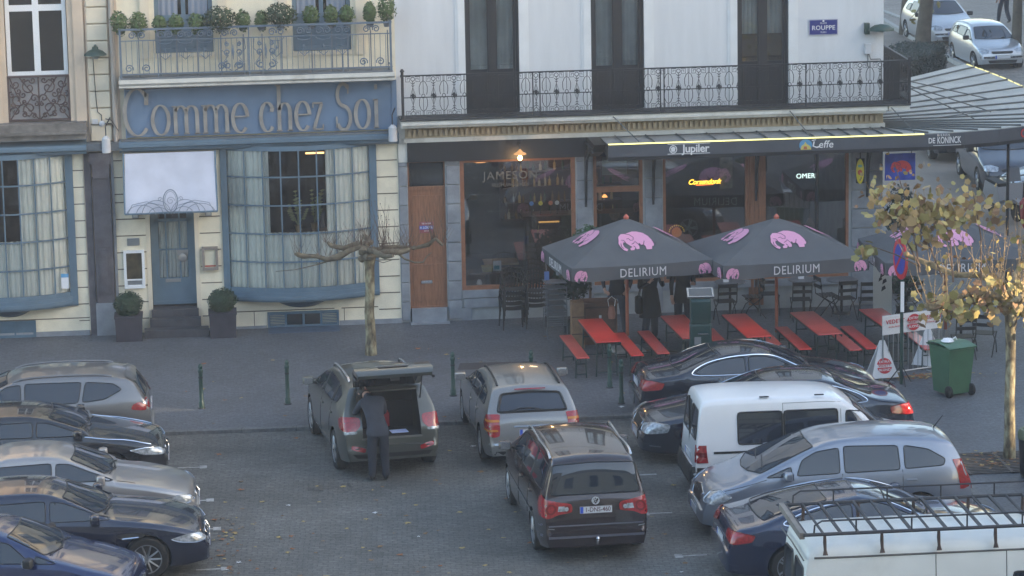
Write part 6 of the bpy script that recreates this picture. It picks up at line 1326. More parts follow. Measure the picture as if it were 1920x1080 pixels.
c.side('door_rail', [(-1.85, .91), (-.68, .91), (-.68, .87), (-1.85, .87)], trimb, y=0, off=.008, sm=0); c.side('side_strip', [(.95, .68), (-1.0, .68), (-1.0, .62), (.95, .62)], trimb, y=0, off=.01, sm=0)
fl = [(-1.32+.11*math.cos(k*.5236), .76+.11*math.sin(k*.5236)) for k in range(13)]
c.lines([[(-.64, .35), (-.64, 1.68)], [(.36, .35), (.36, 1.66), (.1, 1.68), (-.64, 1.68)], [(.40, 1.05), (1.05, 1.05)], fl], m=mat('white_van_gap', (.20, .20, .20), .8), wd=.010)
q = MB(); 
for x in (-.95, .0): q.box(x-.08, x+.08, -.66, -.62, 1.785, 1.80)
q.build('roof_slots', trimb, c.root); c.handles([-.5, .5], dz=-.25, m=trimb); c.mirror(1.0, 1.08, m=trimb); c.plate(False, .72)
q = MB(); h, _ = c.hit((-2.2, .0, 1.0), (1, 0, 0)); q.box(h.x-.008, h.x+.02, -.004, .004, .5, 1.72); q.build('door_gap', darkin, c.root)
for sg in (1, -1): c.patch('headlight', [(2.1, sg*.5, .75), (1.9, sg*.72, .86), (1.75, sg*.8, .82), (2.05, sg*.72, .66)], (-.6, -sg*.8, 0), lens_w)
# ---- light blue grey people carrier nose left
a = 2.235
c = Car('parked_car', 'light blue grey people carrier, nose left, in front of the white minivan', 6.05, -17.05, 180, 4.47, 1.80,
  [(a, .50), (a-.04, .66), (a-.2, .80), (a-.7, .96), (1.35, 1.05), (1.22, 1.10), (.3, 1.50), (-.1, 1.57), (-.8, 1.59), (-1.5, 1.55), (-1.9, 1.49), (-2.02, 1.30), (-2.12, 1.0), (-2.2, .88), (-2.235, .5)], [(-2.2, 1.04), (2.2, .93)], P_lblue, 2.7, .33, tumble=.36, rc=.08)
c.sides_glass([[(1.22, 1.03), (.78, 1.04), (.78, 1.19)], [(.70, 1.04), (-.02, 1.06), (-.02, 1.45), (.36, 1.40), (.60, 1.28)], [(-.10, 1.06), (-1.02, 1.08), (-1.0, 1.45), (-.10, 1.47)], [(-1.10, 1.09), (-1.75, 1.12), (-1.78, 1.22), (-1.5, 1.38), (-1.10, 1.45)]])
c.glass_top('windscreen', 1.28, .38, .71, .57, .20, .05)
sal_front(c, [(1.75, .84, .74), (1.95, .77, .84), (2.1, .58, .78), (2.16, .5, .62), (2.0, .72, .60), (1.85, .82, .66)], grille=[(2.2, .42, .70), (2.2, 0, .76), (2.2, -.42, .70), (2.2, -.34, .54), (2.2, .34, .54)], plate_z=.38)
for sg in (1, -1): c.patch('tail_light', [(-2.05, sg*.75, 1.2), (-1.95, sg*.82, 1.2), (-2.0, sg*.84, .72), (-2.15, sg*.72, .70)], (.7, -sg*.7, 0), lens_r, off=.014, sm=0)
c.lines([[(-.05, .35), (-.06, 1.05)], [(-1.05, .5), (-1.06, 1.08)], [(1.2, 1.0), (2.0, .80)]]); c.handles([-.2, -1.2]); c.mirror(.88, 1.02); c.wiper_front(1.25)
q = MB(); h, _ = c.hit((-1.75, 0, 3), (0, 0, -1)); q.tube([h, h+Vector((-.16, 0, .20))], [.012, .006], 5); q.build('aerial', trimb, c.root)
c.patch('rear_window', [(-2.1, .58, 1.08), (-2.1, -.58, 1.08), (-2.1, -.5, 1.42), (-2.1, .5, 1.42)], (1, 0, -.2), cglass, sm=1)
# ---- navy coupe lower right
c = sedan('parked_car', 'long navy coupe with fastback roof, tail left, beside the white van with roof rack', 6.1, -19.75, 0, 4.66, 1.85, 1.385, P_nblue, belt=(.95, .84), boot=.98, cowl=.97, roof=(.1, -.55), rearx=-1.78, tumble=.50, rc=.09, wb=2.75)
c.sides_glass([[(.78, .97), (-.30, .975), (-.30, 1.25), (-.02, 1.27), (.22, 1.21)], [(-.37, .975), (-1.2, .98), (-1.42, 1.02), (-1.1, 1.14), (-.7, 1.23), (-.37, 1.25)]])
c.contour_trim([(.84, .955), (-.3, .96), (-1.3, .965), (-1.5, 1.0), (-1.38, 1.08), (-1.0, 1.20), (-.6, 1.27), (-.1, 1.30), (.22, 1.25), (.68, 1.06)], m=chrome, r=.012)
c.glass_top('windscreen', .98, .18, .70, .54, .16, .05); c.glass_top('rear_window', -1.74, -.72, .64, .52, -.08, -.04)
rear_sal(c, [(-2.25, .42, .88), (-2.1, .78, .90), (-1.9, .88, .86), (-1.95, .88, .76), (-2.15, .76, .72), (-2.28, .42, .78)], pz=.66); c.lines([[(-.33, .4), (-.33, .96)]]); c.handles([-.45]); c.mirror(.7, .96); sal_front(c, HL); c.wiper_front(.98)
# ---- old white van with roof rack
a = 2.5
c = Car('parked_van', 'old off white van with black roof rack cut off by the lower right corner', 6.35, -25.15, 0, 4.9, 1.76,
  [(2.45, .6), (2.4, .85), (2.3, 1.0), (1.7, 1.2), (1.5, 1.35), (1.15, 2.08), (.9, 2.18), (0, 2.20), (-1.2, 2.20), (-2.28, 2.19), (-2.37, 2.10), (-2.42, 1.4), (-2.43, .9), (-2.45, .4)], [(-2.45, 1.15), (2.45, 1.1)], P_old, 3.0, .34, tumble=.06, rc=.13, endr=(.12, .03), cat='van', crown=.035)
for sg in (1, -1): c.patch('rear_window', [(-2.4, sg*.10, 1.22), (-2.4, sg*.70, 1.22), (-2.4, sg*.66, 1.86), (-2.4, sg*.10, 1.90)], (1, 0, 0), cglass, rim=(trimb, .018), sm=1); c.patch('tail_light', [(-2.42, sg*.72, .9), (-2.42, sg*.82, .9), (-2.42, sg*.82, .6), (-2.42, sg*.72, .6)], (1, 0, 0), lens_r, off=.014, sm=0)
c.sides_glass([[(1.4, 1.2), (.55, 1.2), (.55, 1.72), (1.1, 1.70)]], rim=(trimb, .014)); c.glass_top('windscreen', 1.55, 1.15, .7, .62, .1, .03)
vg = mat('van_gutter', (.10, .095, .085), .7); c.lines([[(-2.38, 2.03), (1.12, 2.03)]], name='gutter', m=vg, wd=.03); c.lines([[(-.55, .4), (-.55, 2.02)], [(.45, .4), (.45, 2.02)]], m=vg, wd=.012)
q = MB(); h, _ = c.hit((-2.45, .0, 1.2), (1, 0, 0)); q.box(h.x-.01, h.x+.02, -.006, .006, .5, 1.9); q.tube([(h.x-.0, -.84, 2.03), (h.x-.01, 0, 2.07), (h.x-.0, .84, 2.03)], .012, 4); q.build('door_gap', vg, c.root)
c.plate(False, .75); sal_front(c, [(2.3, .55, .95), (2.2, .75, .95), (2.2, .78, .75), (2.35, .55, .75)])
# rack
rk = thing('roof_rack', (6.35, -24.95, 0), 'black tubular roof rack with rusty feet on the old off white van', 'roof rack')
q = MB(); zr_ = 2.32
x0, x1, yy = -2.42, 1.6, .80
for sg in (-1, 1): q.tube([(x0, sg*yy, zr_), (x1, sg*yy, zr_)], .026, 6); q.tube([(x0+.15, sg*yy, zr_+.02), (x0+.16, sg*yy, zr_+.13), (x0+.26, sg*yy, zr_+.19), (x1-.1, sg*yy, zr_+.19), (x1, sg*yy, zr_+.02)], .014, 5)
k = 0
for i in range(17):
    x = x0+.04+i*.247
    if x > x1: break
    q.tube([(x, -yy, zr_+.0), (x, yy, zr_+.0)], .020 if i % 2 else .028, 5)
for i in range(6):
    x = x0+.74+i*.78
    if x < x1:
        for sg in (-1, 1): q.tube([(x, sg*yy, zr_), (x, sg*yy, zr_+.19)], .013, 5)
q.build('rack_frame', mat('black_rack_paint', (.025, .025, .03), .5, var=.3), rk)
for i in range(6):
    x = x0+.30+i*.80
    if x < x1:
        for sg in (-1, 1): q = MB(); q.tube([(x, sg*yy, zr_-.02), (x, sg*(yy-.0), zr_-.12), (x, sg*(yy+.03), zr_-.22), (x, sg*(yy+.05), 2.03)], [.022, .026, .022, .04], 6); q.build('rack_foot', mat('rusty_foot', (.07, .045, .035), .8, var=.4, vs=8), rk)
q = MB(); q.box(x0-.05, x0+.02, -yy, yy, zr_-.06, zr_+.03); q.build('rack_roller', mat('weathered_board', (.20, .18, .16), .7, var=.2), rk)
# ---- far cars in the side street
def small_far(label, x, y, h, pm, tall=0, name='parked_car'):
    a = 1.9+tall*.2
    c = Car(name, label, x, y, h, 2*a, 1.66+tall*.08, [(a, .48), (a-.04, .66), (a-.25, .78), (a-.7, .90), (1.0+tall*.1, .98), (.9+tall*.1, 1.02), (.25, 1.34+tall*.1), (-.1, 1.40+tall*.13), (-.8, 1.41+tall*.14), (-1.4, 1.36+tall*.1), (-1.65, 1.24), (-1.78, .95), (-1.88, .85), (-a, .45)], [(-a, .95), (a, .86)], pm, 2.45, .30, group='cars parked in the side street', gz=-.10)
    c.glass_top('windscreen', .95+tall*.1, .28, .66, .52, .13, .05)
    c.sides_glass([[(.85, .97), (.05, .98), (.05, 1.24+tall*.06), (.28, 1.22+tall*.05)], [(-.02, .98), (-.85, 1.0), (-.85, 1.27+tall*.06), (-.02, 1.27+tall*.06)], [(-.92, 1.0), (-1.4, 1.02), (-1.3, 1.2), (-.92, 1.25)]])
    for sg in (1, -1): c.patch('headlight', [(a, sg*.48, .62), (a, sg*.5, .74), (a-.2, sg*.68, .78), (a-.3, sg*.78, .74), (a-.2, sg*.76, .62)], (-.8, -sg*.6, -.1), lens_w, off=.012, sm=1, step=.06)
    c.patch('grille', [(a, .38, .68), (a, -.38, .68), (a, -.34, .60), (a, .34, .60)], (-1, 0, 0), trimb, off=.01, sm=1); c.patch('bumper_strip', [(a, .72, .52), (a, -.72, .52), (a, -.72, .46), (a, .72, .46)], (-1, 0, 0), trimb, off=.012, sm=0); c.patch('air_intake', [(a, .5, .40), (a, -.5, .40), (a, -.45, .30), (a, .45, .30)], (-1, 0, 0), trimb, off=.012, sm=0)
    c.plate(True, .50, ''); c.mirror(.72, .97, m=trimb)
    return c
small_far('small silver hatchback facing us under the branches, right one of two in the side street', 22.25, 38.0, -87, P_sil2)
small_far('larger silver people carrier partly behind a tree trunk in the side street', 22.15, 44.6, -87, P_sil2, 1.2)
small_far('dark car in shade beneath the canopy edge, farthest of the side street cars', 16.9, 20.5, -92, P_blk, .3); small_far('dark estate in shade beneath the canopy edge, nearest of the side street cars', 17.0, 15.2, -92, P_dblue, .8)
c = small_far('grey van seen in part at the right picture edge under the canopy', 18.6, 11.6, 180, paint('dull_grey', (.045, .045, .052)), 2.2, 'parked_van')
# ================================================= umbrellas
umb_m = mat('charcoal_canvas', (.085, .092, .102), .9, var=.10, vs=2.5, bump=.1, bs=120)
umb_in = mat('green_canvas_edge', (.03, .06, .06), .9)
pink_m = mat('pink_print', (.66, .31, .47), .8); lineb = mat('print_line', (.06, .03, .06), .8); wprint = mat('white_print', (.6, .6, .62), .8)
pole_o = mat('orange_pole', (.34, .10, .05), .5, var=.15, vs=5)
def umbrella(x, y, z0, label, sx, sy, rz, peak, edge, bottom, dec=(1, 1, 1, 1)):
    t = thing('parasol', (x, y, z0), label, 'parasol', 'charcoal parasols with pink elephants over the terrace', rz=R(rz))
    hx, hy = sx/2, sy/2; P0 = Vector((0, 0, peak)); q = MB(); sag = -.05
    cor = [(-hx, -hy), (hx, -hy), (hx, hy), (-hx, hy)]
    N, M_ = 12, 8
    def surf(k, u, v):    # v 0 edge, 1 peak
        a, b = Vector((*cor[k], edge)), Vector((*cor[(k+1) % 4], edge)); p = a.lerp(b, u).lerp(P0, v)
        e = math.sin(math.pi*v)*sag*(math.sin(math.pi*u)); p.z -= e+.02*math.sin(math.pi*u)*(1-v); return p
    for k in range(4):
        q.grid(N, M_, lambda u, v: surf(k, u, v))
        a, b = Vector((*cor[k], 0)), Vector((*cor[(k+1) % 4], 0))
        nrm = Vector(((b-a).y, -(b-a).x, 0)).normalized()
        def val(u, v): p = a.lerp(b, u); p.z = edge+(bottom-edge)*v-.02*math.sin(math.pi*u)-(.02*abs(math.sin(u*9.4)))*v; return p+nrm*(.02*math.sin(u*14+k)*v)
        q.grid(18, 3, val)
    cano = q.build('canopy', umb_m, t, smooth=50)
    q = MB(); q.lathe([(.05, peak-.02), (.06, peak+.02), (.03, peak+.06), (.01, peak+.08)], 10); q.build('finial', mat('coral_knob', (.5, .12, .08), .5), t)
    q = MB(); q.tube([(0, 0, 0), (0, 0, peak)], .035, 10); q.build('pole', pole_o, t, smooth=60)
    q = MB()
    for c_ in cor+[(0, -hy), (0, hy), (hx, 0), (-hx, 0)]: q.tube([(0, 0, peak-.14), (c_[0]*.5, c_[1]*.5, (peak+edge)/2-.13), (c_[0]*.97, c_[1]*.97, edge-.07)], .014, 4); q.tube([(0, 0, peak-.7), (c_[0]*.5, c_[1]*.5, (peak+edge)/2-.06)], .012, 4)
    q.build('ribs', mat('pale_rib', (.25, .2, .16), .6), t)
    q = MB(); q.rbox(-.32, .32, -.32, .32, 0, .09, .03); q.lathe([(.06, .09), (.05, .35)], 10); q.build('base', concrete, t)
    q = MB()
    for k in range(4):
        if not dec[k]: continue
        a, b = Vector((*cor[k], edge)), Vector((*cor[(k+1) % 4], edge)); u = (b-a).normalized(); m = (a+b)/2; v = (P0-m).normalized(); n = u.cross(v)
        T0 = m+v*((P0-m).length*.45)+n*(-.012)
        n_ = n if n.z > 0 else -n
        c_ = surf(k, .5, .43)+n_*.012; sc = .72
        vv = (surf(k, .5, .56)-surf(k, .5, .30)).normalized()
        q = MB(); elephant(q, c_, u, vv, sc, 0, 1, vs=1.35); q.build('elephant_print', [pink_m, lineb, wprint], t, fix=False)
        ln = (b-a).length; nrm = Vector((u.y, -u.x, 0)); mz = (edge+bottom)/2-.03
        q = MB(); text(q, 'DELIRIUM', tuple(Vector((m.x, m.y, mz))+nrm*.030), u=u, v=(0, 0, 1), size=.25, ext=.004, mi=2, space=1.1, sx=.84); q.build('lettering', [pink_m, lineb, wprint], t, fix=False)
        for s in (-1, 1): q = MB(); elephant(q, Vector((m.x, m.y, mz-.005))+u*(s*(ln/2-.18))+nrm*.03, u, (0, 0, 1), .27, 0, 1, flip=(s < 0), vs=1.45); q.build('elephant_print', [pink_m, lineb, wprint], t, fix=False)
    return t
umbrella(4.44, -3.72, 0, 'left parasol with the pink elephant, over the red table nearest the wooden crates', 2.95, 2.42, 8, 2.80, 2.07, 1.80)
umbrella(7.50, -3.95, 0, 'middle parasol with the pink elephant, over the red tables behind the dark coupe', 3.05, 2.6, 7.5, 2.74, 2.07, 1.80)
umbrella(10.95, -4.3, 0, 'right parasol half hidden by yellow leaves and the no parking sign', 3.1, 2.7, 0, 2.72, 2.05, 1.80)
# ================================================= beer tables and benches
leg_g = mat('dark_green_leg', (.02, .045, .04), .5)
def slab_set(name, label, x, y, rz, L, wd, h, grp, cat, m=red_paint):
    t = thing(name, (x, y, 0), label, cat, grp, rz=R(rz))
    q = MB(); q.rbox(-L/2, L/2, -wd/2, wd/2, h-.025, h, .012); q.box(-L/2, L/2, -wd/2+.005, -wd/2+.03, h-.07, h-.026, 1); q.box(-L/2, L/2, wd/2-.03, wd/2-.005, h-.07, h-.026, 1)
    q.build('top' if 'table' in name else 'seat', [m, leg_g], t)
    for s in (-1, 1):
        q = MB(); xx = s*(L/2-.28)
        for k in (-1, 1): q.tube([(xx, k*wd*.42, 0), (xx, k*wd*.36, h-.03)], .016, 5)
        q.tube([(xx, -wd*.42, .08), (xx, wd*.42, .08)], .012, 4); q.tube([(xx, -wd*.38, h*.6), (xx, wd*.38, h*.6)], .012, 4); q.tube([(xx, 0, h*.6), (xx-s*.3, 0, h-.03)], .010, 4); q.build('leg', leg_g, t)
    return t
TG, BGp = 'red beer tables on the terrace', 'red beer benches on the terrace'
tabs = [(3.70, -5.00, 'red table under the left parasol, leftmost of all, beside the wooden crates'), (5.42, -4.95, 'red table half hidden behind the green parking meter'), (6.68, -5.06, 'red table between the parking meter and the middle parasol pole'), (8.10, -5.09, 'red table right of the middle parasol pole, reflecting pale sky'), (9.55, -5.05, 'red table behind the white banner barrier')]
for i, (x, y, l) in enumerate(tabs): slab_set('beer_table', l, x, y, -87.3+i*.5, 2.2, .50, .77, TG, 'table', mat('faded_red_%d' % (i % 2), [(.68, .032, .022), (.56, .07, .055)][i % 2], .35, var=.2, vs=1.5, dirt=.3, dcol=(.4, .14, .12), coat=.4))
bens = [(3.18, -5.1, 'red bench at the far left of the terrace, left of the leftmost table'), (4.27, -5.07, 'red bench between the leftmost red table and the left parasol pole'), (4.80, -4.98, 'red bench left of the parking meter, behind the dark coupe boot'), (6.12, -5.0, 'short seen red bench just right of the parking meter foot'), (7.16, -5.3, 'red bench left of the middle parasol pole'), (7.63, -5.1, 'red bench right behind the middle parasol pole'), (8.60, -5.35, 'red bench right of the pale red table'), (8.95, -5.28, 'red bench left of the white triangular sign'), (10.07, -5.55, 'red bench seen through the bars of the banner barrier')]
for i, (x, y, l) in enumerate(bens): slab_set('beer_bench', l, x, y, -87.3, 2.15, .26, .48, BGp, 'bench', mat('faded_red_%d' % ((i+1) % 2), (.58, .035, .022), .35))
# ================================================= chairs and small tables
chm = mat('dark_bronze_chair', (.035, .032, .03), .45, metal=.4)
def chair(x, y, rz, label, grp='dark slatted cafe chairs', z=0, proto=[None]):
    if proto[0] is None:
        t = thing('cafe_chair', (x, y, z), label, 'chair', grp, rz=R(rz))     # faces +y local, backrest at -y
        q = MB()
        for k in range(5): q.box(-.2, .2, -.19+k*.08, -.135+k*.08, .445, .46)
        q.build('seat', chm, t)
        q = MB(); q.box(-.20, .20, -.235, -.215, .78, .86); q.box(-.20, .20, -.23, -.21, .62, .69); q.build('backrest', chm, t)
        for s in (-1, 1):
            q = MB(); q.tube([(s*.20, .24, 0), (s*.205, .12, .25), (s*.205, -.18, .46), (s*.205, -.23, .87)], .012, 5); q.build('leg', chm, t)
            q = MB(); q.tube([(s*.20, -.26, 0), (s*.205, .0, .3), (s*.205, .2, .45)], .012, 5); q.build('leg', chm, t)
        proto[0] = t; return t
    t = copy_tree(proto[0]); t.location = (x, y, z); t.rotation_euler = (0, 0, R(rz)); t['label'] = label; t['group'] = grp; return t
for (x, y, rz, l) in ((6.9, -1.15, 5, 'dark slatted chair with its back to us, right behind the parking meter'), (7.55, -.8, 90, 'dark slatted chair turned right, between the meter and the middle parasol pole'), (8.52, -1.25, -3, 'dark slatted chair with its back to us, just right of the middle parasol pole'), (9.15, -.9, -80, 'dark slatted chair turned sideways before the window sill, third from the terrace right'), (9.45, -1.3, 10, 'dark slatted chair crowded beside the white stone pier, second from the terrace right'), (9.95, -1.5, -4, 'dark slatted chair with its back to us, before the light corner pier'), (10.75, -1.7, 30, 'dark slatted chair in shade behind the no parking sign'), (11.05, -5.45, 2, 'dark slatted chair just behind the green wheeled bin'), (11.55, -5.2, -25, 'rightmost dark slatted chair near the tree with lit leaves'), (7.95, -.55, 175, 'dark slatted chair facing us behind the small tables by the window')):
    chair(x, y, rz, l)
for (x, y, l) in ((7.1, -.55, 'small round table nearest the parking meter, against the cafe window'), (8.7, -.6, 'small round table in the middle against the cafe window'), (9.5, -.75, 'small round table beside the light corner pier'), (11.2, -4.6, 'small round table behind the green wheeled bin')):
    t = thing('bistro_table', (x, y, 0), l, 'table', 'small round tables outside the cafe'); q = MB(); q.lathe([(.33, .72), (.34, .735), (.33, .75)], 20); q.build('top', mat('speckled_top', (.12, .12, .13), .4, var=.2, vs=20), t); q = MB(); q.tube([(0, 0, 0), (0, 0, .72)], .03, 6); q.lathe([(.2, 0), (.18, .02), (.04, .04)], 12); q.build('pedestal', chm, t)
for (x, y, z, l) in ((7.0, -.6, .75, 'white menu holder on the small round table nearest the meter'), (8.65, -.55, .75, 'white menu holder on the middle small round table')):
    t = thing('menu_holder', (x, y, z), l, 'menu', 'menu holders on round tables'); q = MB(); q.box(-.06, .06, -.02, .02, 0, .12); q.build('card', white_p, t)
# stacked chairs
SG = 'stacked dark armchairs by the large cafe window'
def armchair(x, y, z, rz, label, proto=[None]):
    if proto[0] is None:
        t = thing('stacked_chair', (x, y, z), label, 'chair', SG, rz=R(rz))
        q = MB(); q.grid(6, 4, lambda u, v: (-.22+.44*u, -.20+.42*v, .44-.02*math.sin(3.14*u))); q.build('seat', chm, t)
        q = MB(); q.tube([(-.26, .20, .64), (-.27, -.1, .66), (-.22, -.26, .80), (0, -.30, .86), (.22, -.26, .80), (.27, -.1, .66), (.26, .20, .64)], .014, 6)
        for k in range(7): a = -.18+.06*k; q.tube([(a, -.22, .44), (a*1.1, -.28, .83)], .007, 4)
        q.build('backrest', chm, t)
        for s in (-1, 1):
            for k in (-1, 1): q = MB(); q.tube([(s*.26, k*.2, .64 if k > 0 else .66), (s*.24, k*.22, .4), (s*.25, k*.25, 0)], .013, 5); q.build('leg', chm, t)
        proto[0] = t; return
    t = copy_tree(proto[0]); t.location = (x, y, z); t.rotation_euler = (0, 0, R(rz)); t['label'] = label
for k in range(5): armchair(2.35+.01*k, -.95-.02*k, .11*k, 185, ['bottom', 'second', 'middle', 'fourth', 'topmost'][k]+' chair of the left dark stack before the large cafe window')
for k in range(4): armchair(2.85+.01*k, -.75, .11*k, 170, ['bottom', 'second', 'third', 'topmost'][k]+' chair of the shorter dark stack between left stack and slatted chair pile')
# pile of folded slatted metal chairs
FG = 'folded grey slatted chairs piled up'
for k in range(7):
    t = thing('folded_chair', (3.14, -2.0, .30+.115*k), ['bottom', 'second', 'third', 'fourth', 'fifth', 'sixth', 'topmost'][k]+' chair of the grey slatted pile beside the wooden crates', 'chair', FG, rz=R(3)); q = MB()
    if k == 0:
        for j in range(8): q.box(-.2, .2, -.28, -.262, -.02+j*.045, .008+j*.045)
        for s in (-1, 1): q.tube([(s*.21, -.27, -.30), (s*.21, -.27, .82)], .012, 5); q.tube([(s*.21, .2, -.30), (s*.21, .18, .3)], .012, 5)
    for j in range(5): q.box(-.2, .2, -.2+j*.08, -.15+j*.08, .2, .212)
    q.tube([(-.22, -.22, .2), (.22, -.22, .2), (.22, .2, .2), (-.22, .2, .2), (-.22, -.22, .2)], .010, 4)
    q.build('slats', mat('grey_slats', (.17, .18, .20), .4, metal=.5), t)
t = thing('ashtray_bucket', (3.22, -2.05, 1.33), 'steel bucket with pencils on top of the grey slatted chair pile', 'bucket'); q = MB(); q.lathe([(.05, 0), (.065, .12), (.06, .12)], 12); q.build('bucket', silver, t); q = MB(); q.tube([(0, 0, .02), (.05, 0, .3)], .007, 4); q.build('pencil', mat('yellow_pencil', (.5, .4, .05), .5), t)
t = thing('squeegee', (2.98, -2.0, 1.2), 'window squeegee with blue handle end leaning in the chair pile', 'squeegee'); q = MB(); q.tube([(0, 0, 0), (-.02, 0, .55)], .010, 5); q.build('handle', silver, t); q = MB(); q.box(-.05, .05, -.01, .02, .02, .2); q.build('grip', mat('blue_grip', (.12, .2, .45), .5), t)
# wooden crate post, board and green planter
wc = mat('pale_crate_wood', (.22, .13, .07), .7, var=.25, vs=6)
t = thing('wooden_post_box', (3.48, -3.1, 0), 'upright brown wooden box left of the leftmost red table', 'crate'); q = MB(); q.rbox(-.13, .13, -.15, .15, 0, .98, .01); q.build('boards', wc, t); q = MB(); q.box(-.13, .13, -.156, -.15, .3, .32); q.box(-.13, .13, -.156, -.15, .66, .68); q.build('straps', wood_dk, t)
t = thing('wooden_cabinet', (3.98, -2.7, 0), 'brown wooden serving cabinet behind the leftmost red table', 'cabinet'); q = MB(); q.box(-.36, .36, -.2, .25, 0, .86); q.box(-.38, .38, -.22, .27, .86, .89); q.build('carcass', mat('brown_cabinet', (.13, .06, .035), .6, var=.25, vs=5), t); q = MB(); frame(q, -.33, .33, .3, .8, -.21, -.2, .03); q.build('door_frame', wood_dk, t); q = MB(); q.box(-.02, .03, -.22, -.2, .5, .62); q.build('label_tag', white_p, t)
t = thing('hanging_lantern', (4.22, -2.95, .55), 'small pinkish lantern with white looped handle beside the brown cabinet', 'lantern'); q = MB(); q.lathe([(.07, 0), (.08, .1), (.06, .25), (.03, .27)], 10); q.build('glass', mat('pink_lantern', (.40, .17, .12), .5), t); q = MB(); q.tube([(-.06, 0, .26), (-.08, 0, .4), (0, 0, .47), (.08, 0, .4), (.06, 0, .26)], .007, 4); q.build('handle', white_p, t)
def bush(x, y, z, rx, ry, rz_, n, label, m=leaf_dk, s=.06, pot=None, name='shrub', grp=None):
    t = thing(name, (x, y, 0), label, 'plant', grp); q = MB(); leafball(q, 0, 0, z, rx, ry, rz_, n, s); q.build('foliage', m, t, fix=False)
    q = MB(); q.tube([(0, 0, 0), (0.02, 0, z*.6), (0, 0, z)], .03, 5); q.build('stem', mat('shrub_stem', ()), t)
    q = MB(); q.lathe([(.16, 0), (.2, .3), (.21, .32), (.18, .32)], 12); q.build('pot', mat('dark_pot', (.03, .03, .03), .6), t)
bush(3.55, -1.7, 1.15, .40, .3, .42, 1500, 'dark evergreen bush behind the grey slatted chair pile', mat('cypress_green', (.012, .035, .018), .7, var=.3, vs=12))
bush(4.0, -1.0, 1.75, .38, .28, .42, 1100, 'greener bush before the second pier, over the left parasol edge', mat('mid_green', (.03, .085, .04), .6, var=.3, vs=12))
bush(11.2, 1.2, 1.7, .35, .35, .75, 1000, 'dark blue green potted shrub below the blue elephant panel', mat('blue_green', (.02, .05, .045), .6, var=.3, vs=12))
bush(10.7, -1.6, .8, .3, .3, .35, 500, 'small shrub in shade beside the corner pier', leaf_dk)
# white placard leaning on the corner pier
t = thing('menu_placard', (10.15, -1.9, .1), 'white placard with dark plant drawing leaning by the corner pier', 'placard'); q = MB(); q.box(-.2, .2, 0, .03, 0, 1.25); q.build('board', mat('pale_board', (.45, .46, .44), .6), t); q = MB(); 
for (a, b, r_) in ((0, .95, .06), (.04, .8, .05), (-.05, .85, .04), (.02, .65, .05)): q.prism([(a+r_*math.cos(k), b+r_*1.4*math.sin(k*1.7)) for k in range(6)], -.004, 0, 'y')
q.build('drawing', iron, t)
# ================================================= parking meter
t = thing('parking_meter', (5.46, -6.9, 0), 'dark green solar parking meter with stickers, between the red tables', 'parking meter', rz=R(-5))
gm = mat('meter_green', (.012, .042, .040), .4, var=.12)
q = MB(); q.rbox(-.21, .21, -.16, .16, 0, 1.25, .03); q.rbox(-.20, .20, -.14, .14, 1.25, 1.76, .03); q.prism([(-.16, 1.35), (-.19, 1.7), (-.14, 1.76)], -.18, .18, 'x'); q.build('housing', gm, t)
T = Matrix.Translation((0, 0, 1.84)) @ Matrix.Rotation(R(18), 4, 'X')
q = MB(); q.box(-.26, .26, -.17, .19, -.02, .02, 0, T); q.box(-.225, .225, -.135, .155, .02, .024, 1, T); q.box(-.10, .10, -.08, .08, -.1, -.02, 0, T); q.build('solar_panel', [silver, mat('solar_cells', (.07, .08, .09), .15)], t)
q = MB()
q.box(-.13, .0, -.168, -.16, .85, 1.0, 0); q.box(.03, .16, -.168, -.16, .72, .80, 0); q.box(-.14, -.05, -.168, -.16, .62, .76, 1); q.box(-.12, -.03, -.168, -.16, .50, .57, 2); q.lathe([(.045, -.004), (.045, .004)], 10, (.05, -.165, .52), mi=2, T=Matrix.Rotation(R(90), 4, 'X')); q.box(.02, .14, -.168, -.16, .38, .41, 0); q.box(-.06, .14, -.175, -.16, 1.05, 1.08, 3)
q.build('stickers', [mat('grey_sticker', (.2, .21, .22), .5), mat('violet_sticker', (.2, .16, .5), .5), mat('yellow_sticker', (.6, .6, .1), .5), silver], t)
# ================================================= bollards
def bollard(x, y, label, proto=[None]):
    if proto[0] is None:
        t = thing('bollard', (x, y, 0), label, 'bollard', 'slim dark green bollards along the kerb'); q = MB(); q.lathe([(.055, 0), (.055, .12), (.042, .14), (.040, .70), (.05, .72), (.05, .76), (.035, .78), (.045, .82), (.03, .87), (.01, .885)], 12); q.build('post', green_dk, t, smooth=40); q = MB(); q.lathe([(.044, .60), (.044, .63)], 12); q.lathe([(.075, 0), (.07, .02)], 12); q.build('rings', iron, t); proto[0] = t; return
    t = copy_tree(proto[0]); t.location = (x, y, 0); t['label'] = label
for x, y, l in ((-4.3, -7.17, 'bollard farthest left, just right of the grey hatchback'), (-2.64, -7.11, 'bollard left of the open boot car'), (.58, -6.96, 'bollard between the open boot car and the champagne estate'), (2.1, -7.1, 'bollard of which only the top shows behind the champagne estate roof'), (3.67, -6.81, 'bollard standing before the leftmost red table'), (3.72, -8.17, 'bollard nearest the boot of the dark coupe')): bollard(x, y, l)
